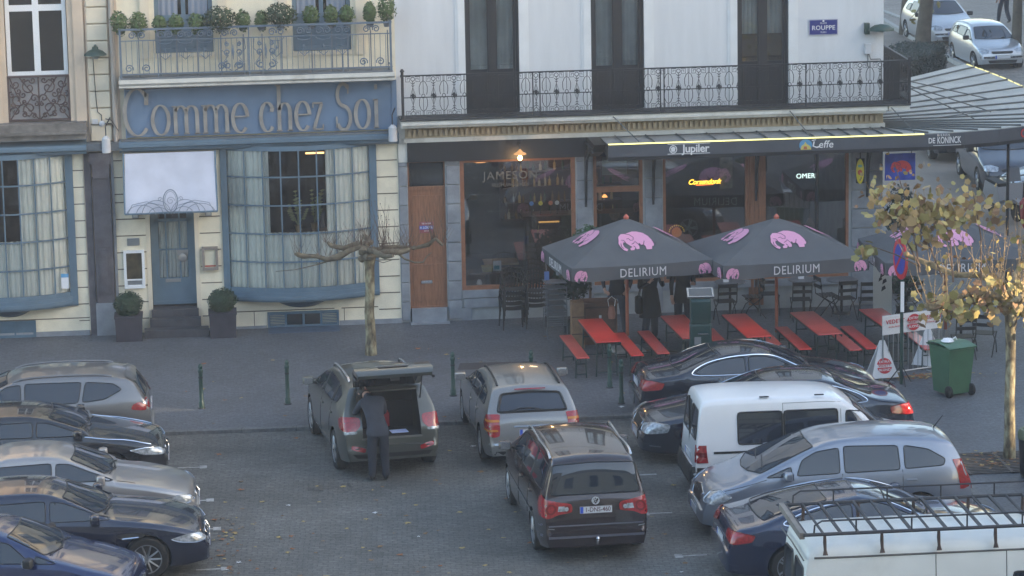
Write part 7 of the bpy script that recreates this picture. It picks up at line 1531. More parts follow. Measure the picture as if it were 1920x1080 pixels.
# ================================================= no parking sign
t = thing('no_parking_sign', (9.33, -7.49, 0), 'round red and blue no parking sign edge turned on a dark green post', 'road sign')
q = MB(); q.tube([(0, 0, 0), (0, 0, 2.95)], .035, 8); q.build('post', green_dk, t); q = MB(); q.tube([(-.03, -.01, .02), (-.03, -.01, 2.2)], .0, 3) ; 
for k in range(3): a = k*2.09+.6; q.tube([(0, 0, .38), (.28*math.cos(a), .28*math.sin(a), 0)], .012, 4)
q.build('tripod_brace', iron, t)
TT = Matrix.Rotation(R(-83), 4, 'Z') @ Matrix.Rotation(R(90), 4, 'X')
q = MB(); q.lathe([(.40, -.012), (.40, .012)], 28, (-.04, -.04, 2.5), mi=0, T=TT); q.lathe([(.30, -.016), (.30, .018)], 28, (-.04, -.04, 2.5), mi=1, T=TT)
Tb = Matrix.Translation((-.04, -.04, 2.5)) @ TT; q.box(-.30, .30, -.035, .035, .018, .021, 0, Tb @ Matrix.Rotation(R(45), 4, 'Z'))
q.build('disc', [mat('sign_red3', (.55, .02, .03), .4), mat('sign_blue', (.03, .06, .38), .4)], t)
q = MB(); q.box(-.035, .035, -.05, -.04, 1.45, 2.05); q.build('white_plate', white_p, t)
# ================================================= banner barrier
t = thing('banner_barrier', (9.02, -7.2, 0), 'grey crowd barrier with white and red printed banner beside the sign post', 'barrier', rz=math.atan2(.49, 1.23))
q = MB(); q.tube([(0, 0, 0), (0, 0, 1.30), (1.32, 0, 1.30), (1.32, 0, 0)], .02, 6); q.tube([(0, 0, .15), (1.32, 0, .15)], .016, 5)
for k in range(10): q.tube([(.13+k*.117, 0, .15), (.13+k*.117, 0, 1.28)], .009, 4)
for x in (0.08, 1.24): q.tube([(x, -.28, .02), (x, .28, .02)], .018, 5); 
q.build('rails', mat('galvanised', (.33, .35, .36), .45, metal=.6), t)
q = MB(); q.grid(12, 2, lambda u, v: (-.03+1.38*u, -.03-.008*math.sin(u*12), .93+.38*v)); q.build('banner', mat('banner_white', (.70, .70, .71), .6), t)
redp = mat('banner_red', (.50, .03, .045), .6)
q = MB()
for cx in (.26, 1.14): text(q, 'VEDETT', (cx, -.045, 1.18), size=.115, ext=.003, bold=.012, space=1.1, mi=0); text(q, 'EXTRA BLOND', (cx, -.045, 1.08), size=.045, ext=.003, mi=0)
def roundel(q, cx, cz, r_, y):
    q.prism([(cx+a, cz+b) for a, b in arc(0, 0, r_, r_, 12, 168, 12)], y-.003, y, 'y', 0); q.prism([(cx+a, cz+b) for a, b in arc(0, 0, r_, r_, 192, 348, 12)], y-.003, y, 'y', 0)
    text(q, 'EXTRA', (cx, y-.004, cz+r_*.50), size=r_*.42, ext=.003, mi=1, bold=.01, sx=1.1); text(q, 'VEDETT', (cx, y-.002, cz), size=r_*.45, ext=.003, mi=0, bold=.01, sx=1.0, space=1.05); text(q, 'BLOND', (cx, y-.004, cz-r_*.52), size=r_*.42, ext=.003, mi=1, bold=.01, sx=1.1)
roundel(q, .70, 1.12, .165, -.045)
q.build('banner_print', [redp, mat('banner_white', ())], t, fix=False)
def aboard(x, y, label, rz, pr=True):
    t = thing('triangular_sign', (x, y, 0), label, 'sign', 'white triangular advertising boards', rz=R(rz))
    for s, nm in ((1, 'front_board'), (-1, 'rear_board')):
        T = Matrix.Translation((0, 0, .80)) @ Matrix.Rotation(R(-14*s), 4, 'X') @ Matrix.Translation((0, 0, -.80))
        q = MB(); q.prism([(-.28, .06), (.28, .06), (.05, .80), (-.05, .80)], -.012*s, .012*s, 'y', 0, T); o = q.build(nm, mat('banner_white', ()), t)
        if s == 1 and pr:
            q = MB(); roundel(q, 0, .30, .155, -.014)
            q2 = MB(); q2.v = [tuple(T @ Vector(v)) for v in q.v]; q2.f = q.f; q2.m = q.m; q2.build('print', [redp, mat('banner_white', ())], o, fix=False)
aboard(9.03, -7.10, 'white triangular board with red round print, left of the sign post', 8); aboard(10.15, -6.2, 'plain pale triangular board, behind the banner barrier beside the bin', -30, False)
# ================================================= wheeled bin with bag
t = thing('wheeled_bin', (10.10, -8.42, 0), 'green two wheeled refuse bin with closed lid on the pavement', 'bin', rz=R(22))
bgm = mat('bin_green', (.05, .135, .07), .45, var=.12, vs=4, dirt=.2, dcol=(.03, .07, .04))
q = MB(); 
rings = [(-.24, .24, -.27, .24, .05), (-.29, .29, -.35, .33, .93), (-.305, .305, -.37, .35, .94), (-.305, .305, -.37, .35, .97)]
vs = [Vector((x, y, z)) for (a, b, c_, d, z) in rings for (x, y) in ((a, c_), (b, c_), (b, d), (a, d))]; fs = [(0, 1, 2, 3)]+[(k*4+i, k*4+(i+1) % 4, k*4+4+(i+1) % 4, k*4+4+i) for k in range(3) for i in range(4)]
q.add(vs, fs); q.build('tub', bgm, t)
q = MB(); q.grid(8, 8, lambda u, v: (-.32+.64*u, -.39+.78*v, .975+.06*math.sin(3.14*v)*.9+.01*math.sin(3.14*u))); q.box(-.32, .32, -.395, .39, .955, .975); q.tube([(-.25, .40, .98), (.25, .40, .98)], .022, 6); q.box(-.1, .1, -.42, -.38, .96, .985); q.build('lid', bgm, t, smooth=40)
for s in (-1, 1): q = MB(); q.lathe([(.10, -.03), (.115, -.02), (.115, .02), (.10, .03)], 18, T=Matrix.Rotation(R(90), 4, 'Y')); o = q.build('wheel', rubber, t, smooth=40); o.location = (s*.26, -.30 if s < 0 else -.30, .115)
t = thing('white_bag', (10.02, -8.45, 1.02), 'small crumpled white plastic bag on the green bin lid', 'bag'); q = MB(); q.lathe([(.10, 0), (.13, .03), (.09, .07), (.02, .085)], 14, jit=.25); q.tube([(.08, 0, .05), (.15, 0, .10), (.18, .02, .04)], .015, 5); q.build('bag', white_p, t)
t = thing('litter_bin', (10.08, -14.75, 0), 'black round litter bin with olive rim at the right picture edge', 'litter bin'); q = MB(); q.lathe([(.20, 0), (.24, .06), (.27, .66), (.29, .70)], 20); q.build('body', black_p, t, smooth=40); q = MB(); q.lathe([(.29, .70), (.29, .80), (.25, .86), (.2, .86), (.2, .7)], 20); q.build('rim', mat('olive_rim', (.08, .10, .045), .5), t, smooth=40)
# ================================================= scooter and red bags behind the leaves
t = thing('parked_scooter', (15.85, 10.2, -.1), 'grey and white scooter parked under the canopy behind the leaves', 'scooter', rz=R(-75))
q = MB(); q.lathe([(.23, -.05), (.25, 0), (.23, .05)], 18, (.62, 0, .25), T=Matrix.Rotation(R(90), 4, 'X')); q.lathe([(.23, -.06), (.25, 0), (.23, .06)], 18, (-.6, 0, .25), T=Matrix.Rotation(R(90), 4, 'X')); q.build('wheels', rubber, t)
q = MB(); q.prism([(-.85, .55), (-.75, .85), (-.1, .78), (0, .45), (-.1, .32), (-.6, .38)], -.16, .16, 'y'); q.prism([(.30, .3), (.45, .95), (.55, .98), (.52, .5), (.42, .28)], -.2, .2, 'y'); q.prism([(-.1, .28), (.4, .28), (.4, .36), (-.1, .36)], -.14, .14, 'y'); q.prism([(.45, .48), (.85, .46), (.85, .52), (.5, .58)], -.08, .08, 'y'); q.build('fairing', mat('scooter_silver', (.30, .31, .33), .3, coat=.5), t)
q = MB(); q.prism([(-.8, .85), (-.7, .92), (-.1, .86), (-.1, .78)], -.13, .13, 'y'); q.build('saddle', rubber, t); q = MB(); q.tube([(.42, 0, .95), (.36, 0, 1.1)], .03, 6); q.tube([(.34, -.34, 1.12), (.36, 0, 1.1), (.34, .34, 1.12)], .018, 5); q.build('handlebar', trimb, t); q = MB(); q.grid(4, 4, lambda u, v: (.48-.1*v, -.18+.36*u, 1.0+.35*v)); q.build('screen', mat('scooter_screen', (.12, .13, .15), .1), t)
t = thing('red_parasol_cover', (15.9, 7.2, 0), 'bright red closed cover standing at the right picture edge behind the leaves', 'cover'); q = MB(); q.lathe([(.25, 0), (.38, .3), (.42, .8), (.3, 1.0), (.1, 1.1)], 14, jit=.1); q.build('fabric', mat('bright_red_cloth', (.45, .015, .02), .7), t)
# ================================================= hedge in the side street
t = thing('clipped_hedge', (18.3, 33.2, 0), 'low dark clipped hedge block in the side street above the canopy', 'hedge', rz=R(62)); q = MB()
for i in range(9000):
    f_ = rnd.choice('txyXY'); u, v = rnd.uniform(-1, 1), rnd.uniform(-1, 1)
    p = {'t': (u*2.6, v*.75, 1.05), 'x': (2.6, u*.75, .5+v*.5), 'X': (-2.6, u*.75, .5+v*.5), 'y': (u*2.6, -.75, .5+v*.55), 'Y': (u*2.6, .75, .5+v*.55)}[f_]
    p = Vector(p)+Vector((rnd.gauss(0, .04), rnd.gauss(0, .04), rnd.gauss(0, .04))); a = Vector((rnd.gauss(0, 1), rnd.gauss(0, 1), rnd.gauss(0, 1))).normalized(); b = a.orthogonal().normalized(); s = .07
    q.add([p-a*s*.5, p+b*s*.5, p+a*s*.5, p-b*s*.5], [(0, 1, 2, 3)])
q.box(-2.55, 2.55, -.7, .7, 0, 1.0); q.build('foliage', mat('hedge_green', (.018, .028, .02), .7, var=.4, vs=3), t, fix=False)
# ================================================= trees
bark = bpy.data.materials.new('plane_bark'); bark.use_nodes = True
_n = bark.node_tree; _b = _n.nodes['Principled BSDF']; _tc2 = _n.nodes.new('ShaderNodeTexCoord'); _mp = _n.nodes.new('ShaderNodeMapping'); _mp.inputs['Scale'].default_value = (1, 1, .45); _v = _n.nodes.new('ShaderNodeTexNoise'); _v.inputs['Scale'].default_value = 9; _v.inputs['Detail'].default_value = 5
_cr = _n.nodes.new('ShaderNodeValToRGB'); _e = _cr.color_ramp.elements; _e[0].position = .38; _e[0].color = (.07, .055, .035, 1); _e[1].position = .62; _e[1].color = (.34, .31, .20, 1); _x = _cr.color_ramp.elements.new(.5); _x.color = (.19, .155, .09, 1)
_n.links.new(_tc2.outputs['Object'], _mp.inputs[0]); _n.links.new(_mp.outputs[0], _v.inputs['Vector']); _n.links.new(_v.outputs[0], _cr.inputs[0]); _n.links.new(_cr.outputs[0], _b.inputs['Base Color']); _b.inputs['Roughness'].default_value = .85
_bp = _n.nodes.new('ShaderNodeBump'); _bp.inputs['Strength'].default_value = .6; _bp.inputs['Distance'].default_value = .03; _n.links.new(_v.outputs[0], _bp.inputs['Height']); _n.links.new(_bp.outputs[0], _b.inputs['Normal'])
twig_m = mat('twig_brown', (.13, .085, .06), .8, var=.3, vs=5)
twig_l = mat('twig_tan', (.30, .21, .11), .8, var=.3, vs=5)
lyc = [mat('plane_leaf_olive', (.25, .22, .07), .6), mat('plane_leaf_tan', (.38, .26, .11), .6), mat('plane_leaf_yellow', (.40, .32, .11), .6), mat('plane_leaf_brown', (.22, .13, .07), .7)]
for m_ in lyc:
    b_ = m_.node_tree.nodes['Principled BSDF']; b_.inputs['Transmission Weight'].default_value = 0.; b_.inputs['Subsurface Weight'].default_value = .0
def knob(q, p, d, L, r0, r1, n=7, wig=.08, nn=8):
    pts, rs = [], []; p = Vector(p); d = Vector(d).normalized()
    for i in range(n):
        t = i/(n-1); pts.append(tuple(p)); rs.append((r0+(r1-r0)*t)*rnd.uniform(.82, 1.25)); p = p+d*(L/(n-1)); d = (d+Vector((rnd.gauss(0, wig), rnd.gauss(0, wig), rnd.gauss(0, wig*.7)))).normalized()
    q.tube(pts, rs, nn); return pts
def shoots(q, p, n, h, spread, r=.008, up=1.):
    out = []
    for i in range(n):
        a = rnd.uniform(0, 6.28); s = rnd.uniform(.2, spread); L = h*rnd.uniform(.35, 1.1); d = Vector((math.cos(a)*s, math.sin(a)*s, up)).normalized(); pts = []
        x = Vector(p)+Vector((rnd.gauss(0, .04), rnd.gauss(0, .04), 0))
        for k in range(6): pts.append(tuple(x)); x = x+d*L/5; d = (d+Vector((rnd.gauss(0, .10), rnd.gauss(0, .10), .10))).normalized()
        q.tube(pts, [r, r*.85, r*.7, r*.6, r*.5, r*.35], 4); out.append(pts)
    return out
def maple_leaf(q, p, s, mi):
    n = Vector((rnd.gauss(0, 1), rnd.gauss(0, 1)-.6, rnd.gauss(0, .8))).normalized(); u = n.orthogonal().normalized(); u.rotate(Matrix.Rotation(rnd.uniform(0, 6.28), 3, n)); v = n.cross(u)
    pr = [(0, -.45), (.24, -.38), (.46, -.34), (.42, -.04), (.52, .24), (.28, .34), (.0, .58), (-.28, .34), (-.52, .24), (-.42, -.04), (-.46, -.34), (-.24, -.38)]
    c = rnd.uniform(-.15, .15)
    vs = [Vector(p)+u*a*s+v*b*s+n*(abs(a)*c*s) for a, b in pr]; q.add(vs+[Vector(p)], [(i, (i+1) % 12, 12) for i in range(12)], mi)
# --- bare pollard before the restaurant
t = thing('pollarded_tree', (-.80, -3.03, 0), 'bare pollarded plane tree with horizontal knobbly arms before the bowed window', 'tree')
q = MB(); pts = [(0, 0, -.05), (.01, 0, .4), (-.01, .01, .9), (.02, 0, 1.4), (.02, 0, 1.85), (.03, 0, 2.1)]; q.tube(pts, [.13, .105, .10, .095, .10, .14], 12); q.build('trunk', bark, t, smooth=60)
q = MB(); ends = []
def arm(p, segs, r0, r1):
    n = len(segs); q.tube([p]+segs, [.8*r0*rnd.uniform(.72, 1.3)*(1-i/n)+r1*(i/n)*rnd.uniform(.8, 2.0) for i in range(n+1)], 8); ends.extend(segs)
for k in range(10): a = k*.63; q.lathe([(.02, -.07), (.08, -.03), (.09, .03), (.02, .08)], 7, (.13*math.cos(a), .1*math.sin(a), 2.10+.1*math.sin(k*2.3)), jit=.2)
arm((0, 0, 2.15), [(-.15, 0, 2.27), (-.38, -.02, 2.20), (-.60, 0, 2.08), (-.85, 0, 2.03), (-1.05, .02, 2.1), (-1.35, 0, 2.12), (-1.45, 0, 2.16)], .10, .03)
arm((0, .02, 2.2), [(-.2, .1, 2.32), (-.5, .15, 2.22), (-.75, .2, 2.28), (-.82, .2, 2.36)], .085, .035)
arm((0, 0, 2.15), [(.2, 0, 2.10), (.42, -.03, 2.16), (.65, 0, 2.13), (.85, .02, 2.17)], .095, .04)
arm((.1, 0, 2.15), [(.3, .1, 2.22), (.6, .18, 2.2), (.95, .2, 2.16), (1.25, .2, 2.22), (1.4, .2, 2.35), (1.55, .2, 2.2)], .07, .022)
arm((0, 0, 2.2), [(.1, -.3, 2.22), (.3, -.7, 2.18), (.45, -.95, 2.24)], .08, .04); arm((0, 0, 2.2), [(-.1, .4, 2.24), (.1, .8, 2.2), (.0, 1.1, 2.27)], .08, .04)
q.tube([(.62, 0, 2.10), (.75, 0, 1.98), (.95, 0, 1.90), (1.12, 0, 1.90), (1.2, 0, 2.02), (1.3, 0, 2.1)], [.028, .022, .02, .018, .014, .008], 5); q.tube([(-.8, 0, 2.0), (-1.1, 0, 1.92), (-1.5, 0, 1.84), (-1.9, 0, 1.82)], [.018, .014, .01, .006], 5); q.tube([(.1, 0, 2.0), (.3, -.05, 1.93), (.5, -.02, 1.98)], .008, 4)
for e in ends:
    if rnd.random() < .6: q.lathe([(.01, -.04), (.05, -.01), (.045, .03), (.01, .055)], 6, e, jit=.25)
q.build('branches', mat('knobbly_bark', (.145, .12, .08), .85, var=.45, vs=9, bump=.5, bs=30), t, smooth=60)
q = MB()
for e in ends: shoots(q, e, rnd.randint(5, 9), .6, 1.1, .0045)
shoots(q, (.30, 0, 2.25), 16, 1.0, .45, .006); shoots(q, (.8, .1, 2.2), 12, .7, .9, .005); shoots(q, (1.35, .2, 2.3), 14, .7, .6, .006); shoots(q, (-.1, 0, 2.3), 6, .6, .9, .006); shoots(q, (1.55, .2, 2.3), 3, .75, .7, .006)
for pts in shoots(q, (.35, 0, 2.3), 5, 1.0, .4, .006):
    for p in pts[2:]: q.lathe([(.002, -.012), (.012, 0), (.002, .016)], 5, p)
q.build('twigs', twig_m, t)
# --- sunlit pollard right
t = thing('pollarded_tree', (9.97, -13.47, 0), 'pollarded plane tree with sunlit trunk and yellowing leaves at the right', 'tree')
q = MB(); q.tube([(0, 0, -.05), (0, 0, .5), (-.01, 0, 1.1), (0, 0, 1.8), (-.01, 0, 2.3), (0, 0, 2.75)], [.115, .098, .092, .088, .09, .13], 14); q.build('trunk', bark, t, smooth=60)
q = MB(); ends = []
arm((0, 0, 2.7), [(-.2, 0, 2.95), (-.5, -.05, 3.05), (-.85, 0, 3.0), (-1.15, .05, 2.88), (-1.4, 0, 2.80), (-1.5, 0, 2.82)], .09, .04)
arm((0, 0, 2.75), [(-.15, .2, 3.1), (-.45, .5, 3.25), (-.8, .8, 3.2), (-1.2, 1.1, 3.35), (-1.6, 1.3, 3.5)], .08, .03)
arm((0, 0, 2.75), [(.2, 0, 3.0), (.6, .0, 3.1), (1.0, .1, 3.05)], .09, .05); arm((0, 0, 2.75), [(.1, -.3, 2.95), (.0, -.7, 3.1), (-.2, -1.1, 3.1)], .08, .04); arm((0, 0, 2.75), [(.2, .4, 3.0), (.3, .9, 3.1), (.5, 1.3, 3.2)], .08, .04)
for e in ends:
    q.lathe([(.01, -.05), (.06, -.01), (.055, .04), (.01, .07)], 7, e, jit=.25)
for k in range(9): a = k*.7; q.lathe([(.02, -.08), (.09, -.03), (.1, .03), (.02, .09)], 7, (.12*math.cos(a), .12*math.sin(a), 2.76+.08*math.sin(k*2.3)), jit=.2)
q.build('branches', mat('knobbly_bark_light', (.26, .20, .11), .85, var=.45, vs=9, bump=.5, bs=30), t, smooth=60)
q = MB(); sp = []
for e in ends: sp += shoots(q, e, 3, 1.45, .6, .0065)
sp += shoots(q, (-.3, 0, 3.0), 6, 1.8, .5, .007)
for pts in sp:
    for p in pts[1:]:
        if rnd.random() < .8: q.lathe([(.003, -.014), (.016, 0), (.003, .02)], 5, (p[0]+.01, p[1], p[2]))
q.build('twigs', twig_l, t)
q = MB()
def lblob(c, r, n, s0=.11, s1=.24, ws=(2, 5, 4, 2)):
    s0 *= .78; s1 *= .80
    for i in range(int(n*1.7)):
        p = (c[0]+rnd.gauss(0, r[0]), c[1]+rnd.gauss(0, r[1]), c[2]+rnd.gauss(0, r[2])); maple_leaf(q, p, rnd.uniform(s0, s1), rnd.choices([0, 1, 2, 3], ws)[0])
lblob((-1.05, 0, 2.80), (.32, .25, .12), 85, ws=(3, 3, 4, 2)); lblob((-.45, 0, 2.95), (.3, .3, .14), 45); lblob((.1, 0, 2.95), (.3, .3, .2), 40)
lblob((-1.75, .3, 4.35), (.30, .3, .18), 75, .13, .26); lblob((-1.1, .4, 4.42), (.38, .3, .20), 75, .11, .23); lblob((-.4, .4, 4.5), (.32, .3, .2), 38, .09, .18); lblob((-2.25, .4, 4.75), (.22, .3, .2), 20, .09, .2); lblob((-1.9, .3, 5.05), (.4, .3, .22), 22, .06, .13, ws=(2, 3, 1, 3))
lblob((-2.52, .4, 3.78), (.09, .15, .10), 9, .16, .26, ws=(6, 1, 3, 0)); lblob((-1.55, .3, 3.98), (.2, .2, .12), 14); lblob((-.6, .3, 3.6), (.5, .3, .4), 26, .07, .14); lblob((.4, 0, 3.5), (.3, .3, .4), 30, .08, .16); lblob((.2, 0, 2.6), (.3, .2, .12), 14)
lv_ = q.build('leaves', lyc, t, fix=False)
q = MB()
for (x, z, x2, z2) in ((-1.2, 3.3, -1.8, 4.5), (-1.6, 3.5, -2.4, 4.8), (-1.0, 3.2, -1.2, 4.6), (-1.6, 3.5, -2.55, 3.9), (-.5, 3.1, -.6, 4.8), (-1.6, 3.4, -2.0, 5.3)): q.tube([(x, .2, z), ((x+x2)/2+.08, .35, (z+z2)/2), (x2, .5, z2)], [.02, .014, .006], 5)
q.build('upper_branches', twig_m, t)
# --- street trees far back
def far_tree(x, y, lean, r, label, seed):
    t = thing('street_tree', (x, y, -.1), label, 'tree', 'trees in the side street'); q = MB(); q.tube([(0, 0, 0), (lean*.2, 0, 1.0), (lean*.5, 0, 2.4), (lean, 0, 4.5), (lean*1.3, 0, 7)], [r*1.2, r, r*.9, r*.75, r*.4], 10); q.build('trunk', mat('dark_tree_bark', (.085, .07, .05), .9, var=.35, vs=4, bump=.4), t, smooth=60)
    q = MB(); E2 = []
    for k in range(12):
        a = rnd.uniform(0, 6.28); z = rnd.uniform(2.0, 6.3); L = rnd.uniform(1.5, 3.4); p = Vector((lean*z/5, 0, z)); d = Vector((math.cos(a), math.sin(a)*.6, rnd.uniform(-.25, .3))); pts = []
        for i in range(7): pts.append(tuple(p)); p = p+d.normalized()*L/6; d = d+Vector((rnd.gauss(0, .15), rnd.gauss(0, .15), rnd.gauss(0, .12)))
        q.tube(pts, [.06, .045, .035, .028, .02, .014, .008], 5); E2 += pts[2:]
    q.build('branches', mat('dark_tree_bark', ()), t)
    q = MB()
    for e in E2:
        for _ in range(rnd.choice([0, 0, 1, 2, 3])):
            maple_leaf(q, (e[0]+rnd.gauss(0, .2), e[1]+rnd.gauss(0, .2), e[2]+rnd.gauss(0, .2)), rnd.uniform(.14, .28), rnd.choices([0, 1, 2, 3], (6, 2, 3, 1))[0])
    q.build('leaves', lyc, t, fix=False)
far_tree(20.95, 42.1, .45, .25, 'thick dark leaning tree trunk between the two silver cars and the hedge', 1); far_tree(21.35, 46.8, .3, .16, 'thinner dark tree trunk leaning just left of the thick one', 2); far_tree(23.05, 37.3, .1, .17, 'straight tree trunk at the top right picture edge', 3)
# ================================================= people
def body(name, P, edges, mats, zones, parent):
    me = bpy.data.meshes.new(name); keys = list(P); me.from_pydata([P[k][0] for k in keys], [(keys.index(a), keys.index(b)) for a, b in edges], [])
    bm = bmesh.new(); bm.from_mesh(me); ly = bm.verts.layers.skin.verify(); bm.verts.ensure_lookup_table()
    for i, k in enumerate(keys): r_ = P[k][1]; r_ = (r_, r_) if not isinstance(r_, tuple) else r_; bm.verts[i][ly].radius = r_; bm.verts[i][ly].use_root = (k == 'pelvis')
    bm.to_mesh(me); bm.free(); o = bpy.data.objects.new(name, me); C.objects.link(o)
    o.modifiers.new('s', 'SKIN'); sb_ = o.modifiers.new('u', 'SUBSURF'); sb_.levels = 2
    bpy.context.view_layer.update(); m2 = bpy.data.meshes.new_from_object(o.evaluated_get(bpy.context.evaluated_depsgraph_get())); o.modifiers.clear(); o.data = m2; m2.materials.clear()
    for m_ in mats: m2.materials.append(m_)
    for p in m2.polygons: p.use_smooth = True; p.material_index = zones(p.center)
    o.parent = parent; return o
skin_m = mat('skin', (.45, .27, .20), .6); suit = mat('dark_slate_suit', (.030, .036, .052), .9, var=.15, vs=6); trou = mat('dark_trousers', (.020, .024, .036), .9, var=.12); shoe = mat('black_shoe', (.01, .01, .01), .4); jeans = mat('jeans', (.06, .08, .12), .9, var=.2); coat_b = mat('black_coat', (.012, .012, .013), .9); hair_d = mat('dark_hair', (.03, .02, .015), .7); hair_b = mat('blond_hair', (.34, .20, .09), .7, var=.3, vs=20)
def person(loc, rz, label, pose, mats, hem=.86, coat=None, hair=hair_d, z0=0., scale=1.):
    t = thing('person', (*loc, z0), label, 'person', rz=R(rz)); t.scale = (scale,)*3
    J = dict(pelvis=((0, 0, .96), (.155, .12)), spine=((0, 0, 1.14), (.145, .11)), chest=((0, 0, 1.34), (.165, .12)), neck=((0, 0, 1.49), .058), jaw=((0, .02, 1.57), .075), head=((0, .01, 1.66), .095), crown=((0, 0, 1.74), .07))
    E_ = [('pelvis', 'spine'), ('spine', 'chest'), ('chest', 'neck'), ('neck', 'jaw'), ('jaw', 'head'), ('head', 'crown')]
    for s, n in ((-1, 'l'), (1, 'r')):
        J['sh'+n] = ((s*.19, 0, 1.41), .07); J['el'+n] = ((s*.25, -.02, 1.13), .050); J['wr'+n] = ((s*.26, .06, .90), .032); J['pa'+n] = ((s*.26, .09, .82), (.036, .020))
        J['hi'+n] = ((s*.10, 0, .88), .108); J['kn'+n] = ((s*.11, .02, .50), .088); J['an'+n] = ((s*.12, -.02, .11), .072); J['he'+n] = ((s*.12, -.03, .045), .042); J['to'+n] = ((s*.13, .18, .035), .032)
        E_ += [('chest', 'sh'+n), ('sh'+n, 'el'+n), ('el'+n, 'wr'+n), ('wr'+n, 'pa'+n), ('pelvis', 'hi'+n), ('hi'+n, 'kn'+n), ('kn'+n, 'an'+n), ('an'+n, 'he'+n), ('he'+n, 'to'+n)]
    for k, v in pose.items(): J[k] = (v, J[k][1])
    for s, n in ((-1, 'l'), (1, 'r')):
        w_, p_ = Vector(J['wr'+n][0]), Vector(J['pa'+n][0]); d = (p_-w_).normalized(); sd_ = d.cross(Vector((0, 1, .2))).normalized()
        for k in range(4):
            L = [.065, .078, .072, .055][k]; b = p_+d*.02+sd_*(.027-.018*k); J['f%s%da' % (n, k)] = (tuple(b), .0095); J['f%s%db' % (n, k)] = (tuple(b+d*L*.5+Vector((0, .012, 0))), .0085); J['f%s%dc' % (n, k)] = (tuple(b+d*L*.9+Vector((0, .03, -.004))), .007)
            E_ += [('pa'+n, 'f%s%da' % (n, k)), ('f%s%da' % (n, k), 'f%s%db' % (n, k)), ('f%s%db' % (n, k), 'f%s%dc' % (n, k))]
        b = w_.lerp(p_, .5); J['t%sa' % n] = (tuple(b+sd_*.03), .011); J['t%sb' % n] = (tuple(b+sd_*.055+d*.035), .009); E_ += [('wr'+n, 't%sa' % n), ('t%sa' % n, 't%sb' % n)]
    hd = Vector(J['head'][0]); nk = Vector(J['neck'][0]); wl, wr_ = Vector(J['wrl'][0]), Vector(J['wrr'][0])
    def zone(c):
        if (c-hd).length < .19 and (c-hd).dot((hd-nk).normalized()) > -.11: return 2
        if min((c-Vector(J['pal'][0])).length, (c-Vector(J['par'][0])).length) < .12 and c.z > .3 : return 2
        if c.z < .10: return 3
        return 1 if c.z < hem and min(abs(c.x), 1) < .24 else 0
    body('body', J, E_, [mats[0], mats[1], skin_m, shoe], zone, t)
    up = (hd-nk).normalized()
    T = Matrix.Translation(hd+up*.03) @ up.to_track_quat('Z', 'Y').to_matrix().to_4x4()
    q = MB(); q.lathe([(.10, -.10), (.116, -.02), (.112, .05), (.07, .105), (.01, .12)], 14, T=T @ Matrix.Translation((0, -.02, .015)), jit=.03); q.build('hair', hair, t, smooth=60)
    q = MB(); q.lathe([(.004, -.02), (.02, -.012), (.012, .02)], 6, T=T @ Matrix.Translation((0, .112, -.03)))
    for s in (-1, 1): q.lathe([(.004, -.008), (.014, 0), (.004, .008)], 6, T=T @ Matrix.Translation((s*.036, .098, -.005)), mi=1); q.lathe([(.006, -.03), (.018, 0), (.008, .03)], 6, T=T @ Matrix.Translation((s*.104, .0, -.02)))
    q.box(-.025, .025, .095, .107, -.075, -.068, 2, T); q.build('face', [skin_m, mat('eye_dark', (.02, .02, .02), .3), mat('lip', (.35, .12, .10), .5)], t)
    if coat:
        q = MB(); top = Vector(J['spine'][0]); bot, fl = coat
        prof = [(.19, bot), (.185, (bot+1.0)/2), (.170, 1.0), (.160, 1.12)]
        vs = []; n = 18
        for (r_, z) in prof:
            k = min(1, max(0, (z-.96)/(top.z-.96))) if top.z > .96 else 0
            for i in range(n): a = 6.2832*i/n; rr = (r_+fl*(1.12-z))*(1+.04*math.sin(a*5)); vs.append((rr*math.cos(a)+top.x*k, rr*.74*math.sin(a)+top.y*k, z))
        q.add(vs, [(j*n+i, j*n+(i+1) % n, (j+1)*n+(i+1) % n, (j+1)*n+i) for j in range(3) for i in range(n)]); q.build('coat_skirt', mats[0], t, smooth=60, fix=False)
    return t
person((-1.22, -13.1+.2), 7, 'man in dark suit bending into the open boot, seen from behind', dict(spine=(-.02, .10, 1.13), chest=(-.05, .25, 1.33), neck=(-.09, .36, 1.43), jaw=(-.11, .44, 1.45), head=(-.13, .52, 1.47), crown=(-.14, .59, 1.48), shl=(-.24, .24, 1.37), shr=(.14, .27, 1.39), ell=(-.34, .38, 1.16), elr=(.20, .40, 1.14), wrl=(-.30, .62, 1.06), wrr=(.14, .64, 1.04), pal=(-.28, .70, 1.03), par=(.12, .72, 1.00), hil=(-.10, 0, .88), hir=(.10, 0, .88)), (suit, trou), hem=.84, coat=(.84, .06), z0=-.06)
person((5.05, -2.75), 200, 'woman in long black coat with shoulder bag standing under the left parasol', dict(ell=(-.28, .06, 1.15), wrl=(-.16, .25, 1.32), pal=(-.12, .29, 1.40), elr=(.28, .05, 1.15), wrr=(.14, .25, 1.30), par=(.1, .28, 1.38), knl=(-.09, .02, .5), knr=(.10, .04, .5)), (coat_b, trou), hem=.6, coat=(.52, .10), hair=hair_b)
t = thing('shoulder_bag', (4.80, -2.85, .62), 'black shoulder bag hanging at the hip of the black coated woman', 'bag'); q = MB(); q.rbox(-.07, .07, -.14, .14, 0, .36, .04); q.tube([(0, -.1, .34), (.06, -.05, .75), (.1, .05, .80), (.0, .1, .34)], .010, 4); q.build('bag', coat_b, t)
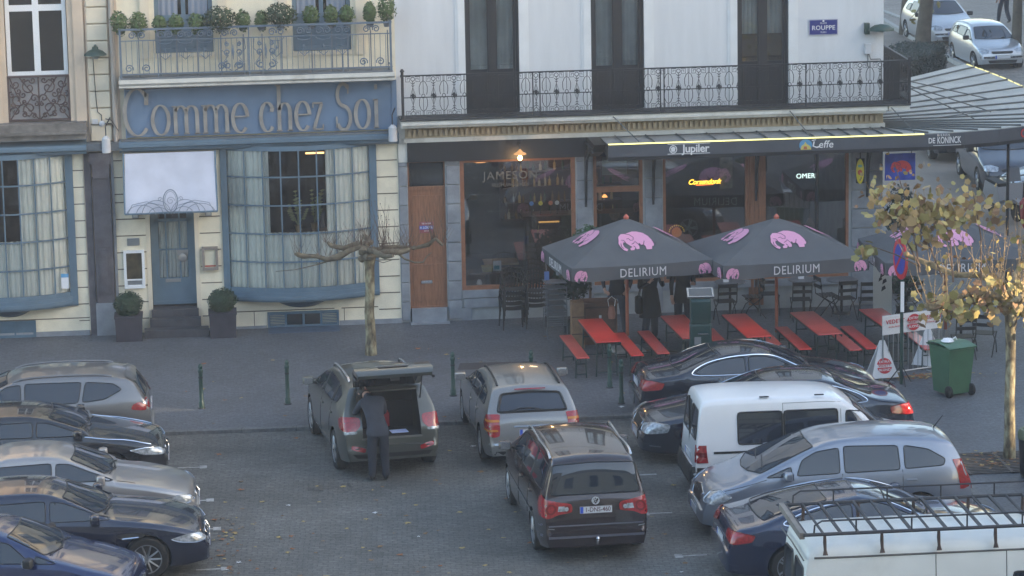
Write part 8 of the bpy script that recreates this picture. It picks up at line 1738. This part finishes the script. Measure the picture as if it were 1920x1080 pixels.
person((4.45, -2.05), 170, 'man in dark jacket and jeans standing behind the left parasol pole', dict(ell=(-.30, -.05, 1.15), wrl=(-.25, .12, .98), pal=(-.2, .18, .95), elr=(.30, -.05, 1.15), wrr=(.25, .12, .98), par=(.2, .18, .95), knl=(-.14, .05, .5), knr=(.16, .0, .5), anl=(-.17, .0, .09), anr=(.22, -.02, .09), hel=(-.17, -.02, .045), her=(.22, -.04, .045), tol=(-.2, .18, .035), tor=(.27, .16, .035)), (mat('dark_jacket', (.018, .018, .026), .9), jeans))
person((5.78, -2.5), 190, 'person in dark clothes standing right behind the parking meter', dict(wrl=(-.18, .2, 1.15), pal=(-.12, .25, 1.18)), (mat('charcoal_jacket', (.02, .02, .022), .9), trou), coat=(.75, .05))
person((25.5, 48.6), 20, 'walking pedestrian in dark trousers at the top right, left of two', dict(knl=(-.1, .14, .52), anl=(-.1, .22, .10), hel=(-.1, .2, .05), tol=(-.1, .4, .04), anr=(.1, -.2, .12), her=(.1, -.22, .08), tor=(.1, -.05, .03)), (suit, trou), z0=-.02)
person((26.6, 48.9), 20, 'walking pedestrian in olive trousers at the top right, right of two', dict(knr=(.1, .14, .52), anr=(.1, .22, .10), her=(.1, .2, .05), tor=(.1, .4, .04), anl=(-.1, -.2, .12), hel=(-.1, -.22, .08), tol=(-.1, -.05, .03)), (mat('olive_coat', (.06, .06, .04), .9), mat('olive_trousers', (.07, .07, .045), .9)), z0=-.02)

# ================================================= thin haze volume added to lift the blacks
q = MB(); q.box(-261, 261, -261, 261, -1.2, 27)
hz = q.build('haze', []); tag(hz, kind='stuff'); hm = bpy.data.materials.new('haze_veil'); hm.use_nodes = True; hn = hm.node_tree; hn.nodes.clear()
hv = hn.nodes.new('ShaderNodeVolumePrincipled'); ho = hn.nodes.new('ShaderNodeOutputMaterial'); hv.inputs['Color'].default_value = (.86, .88, .92, 1); hv.inputs['Density'].default_value = .0009; hn.links.new(hv.outputs[0], ho.inputs['Volume']); hz.data.materials.append(hm)
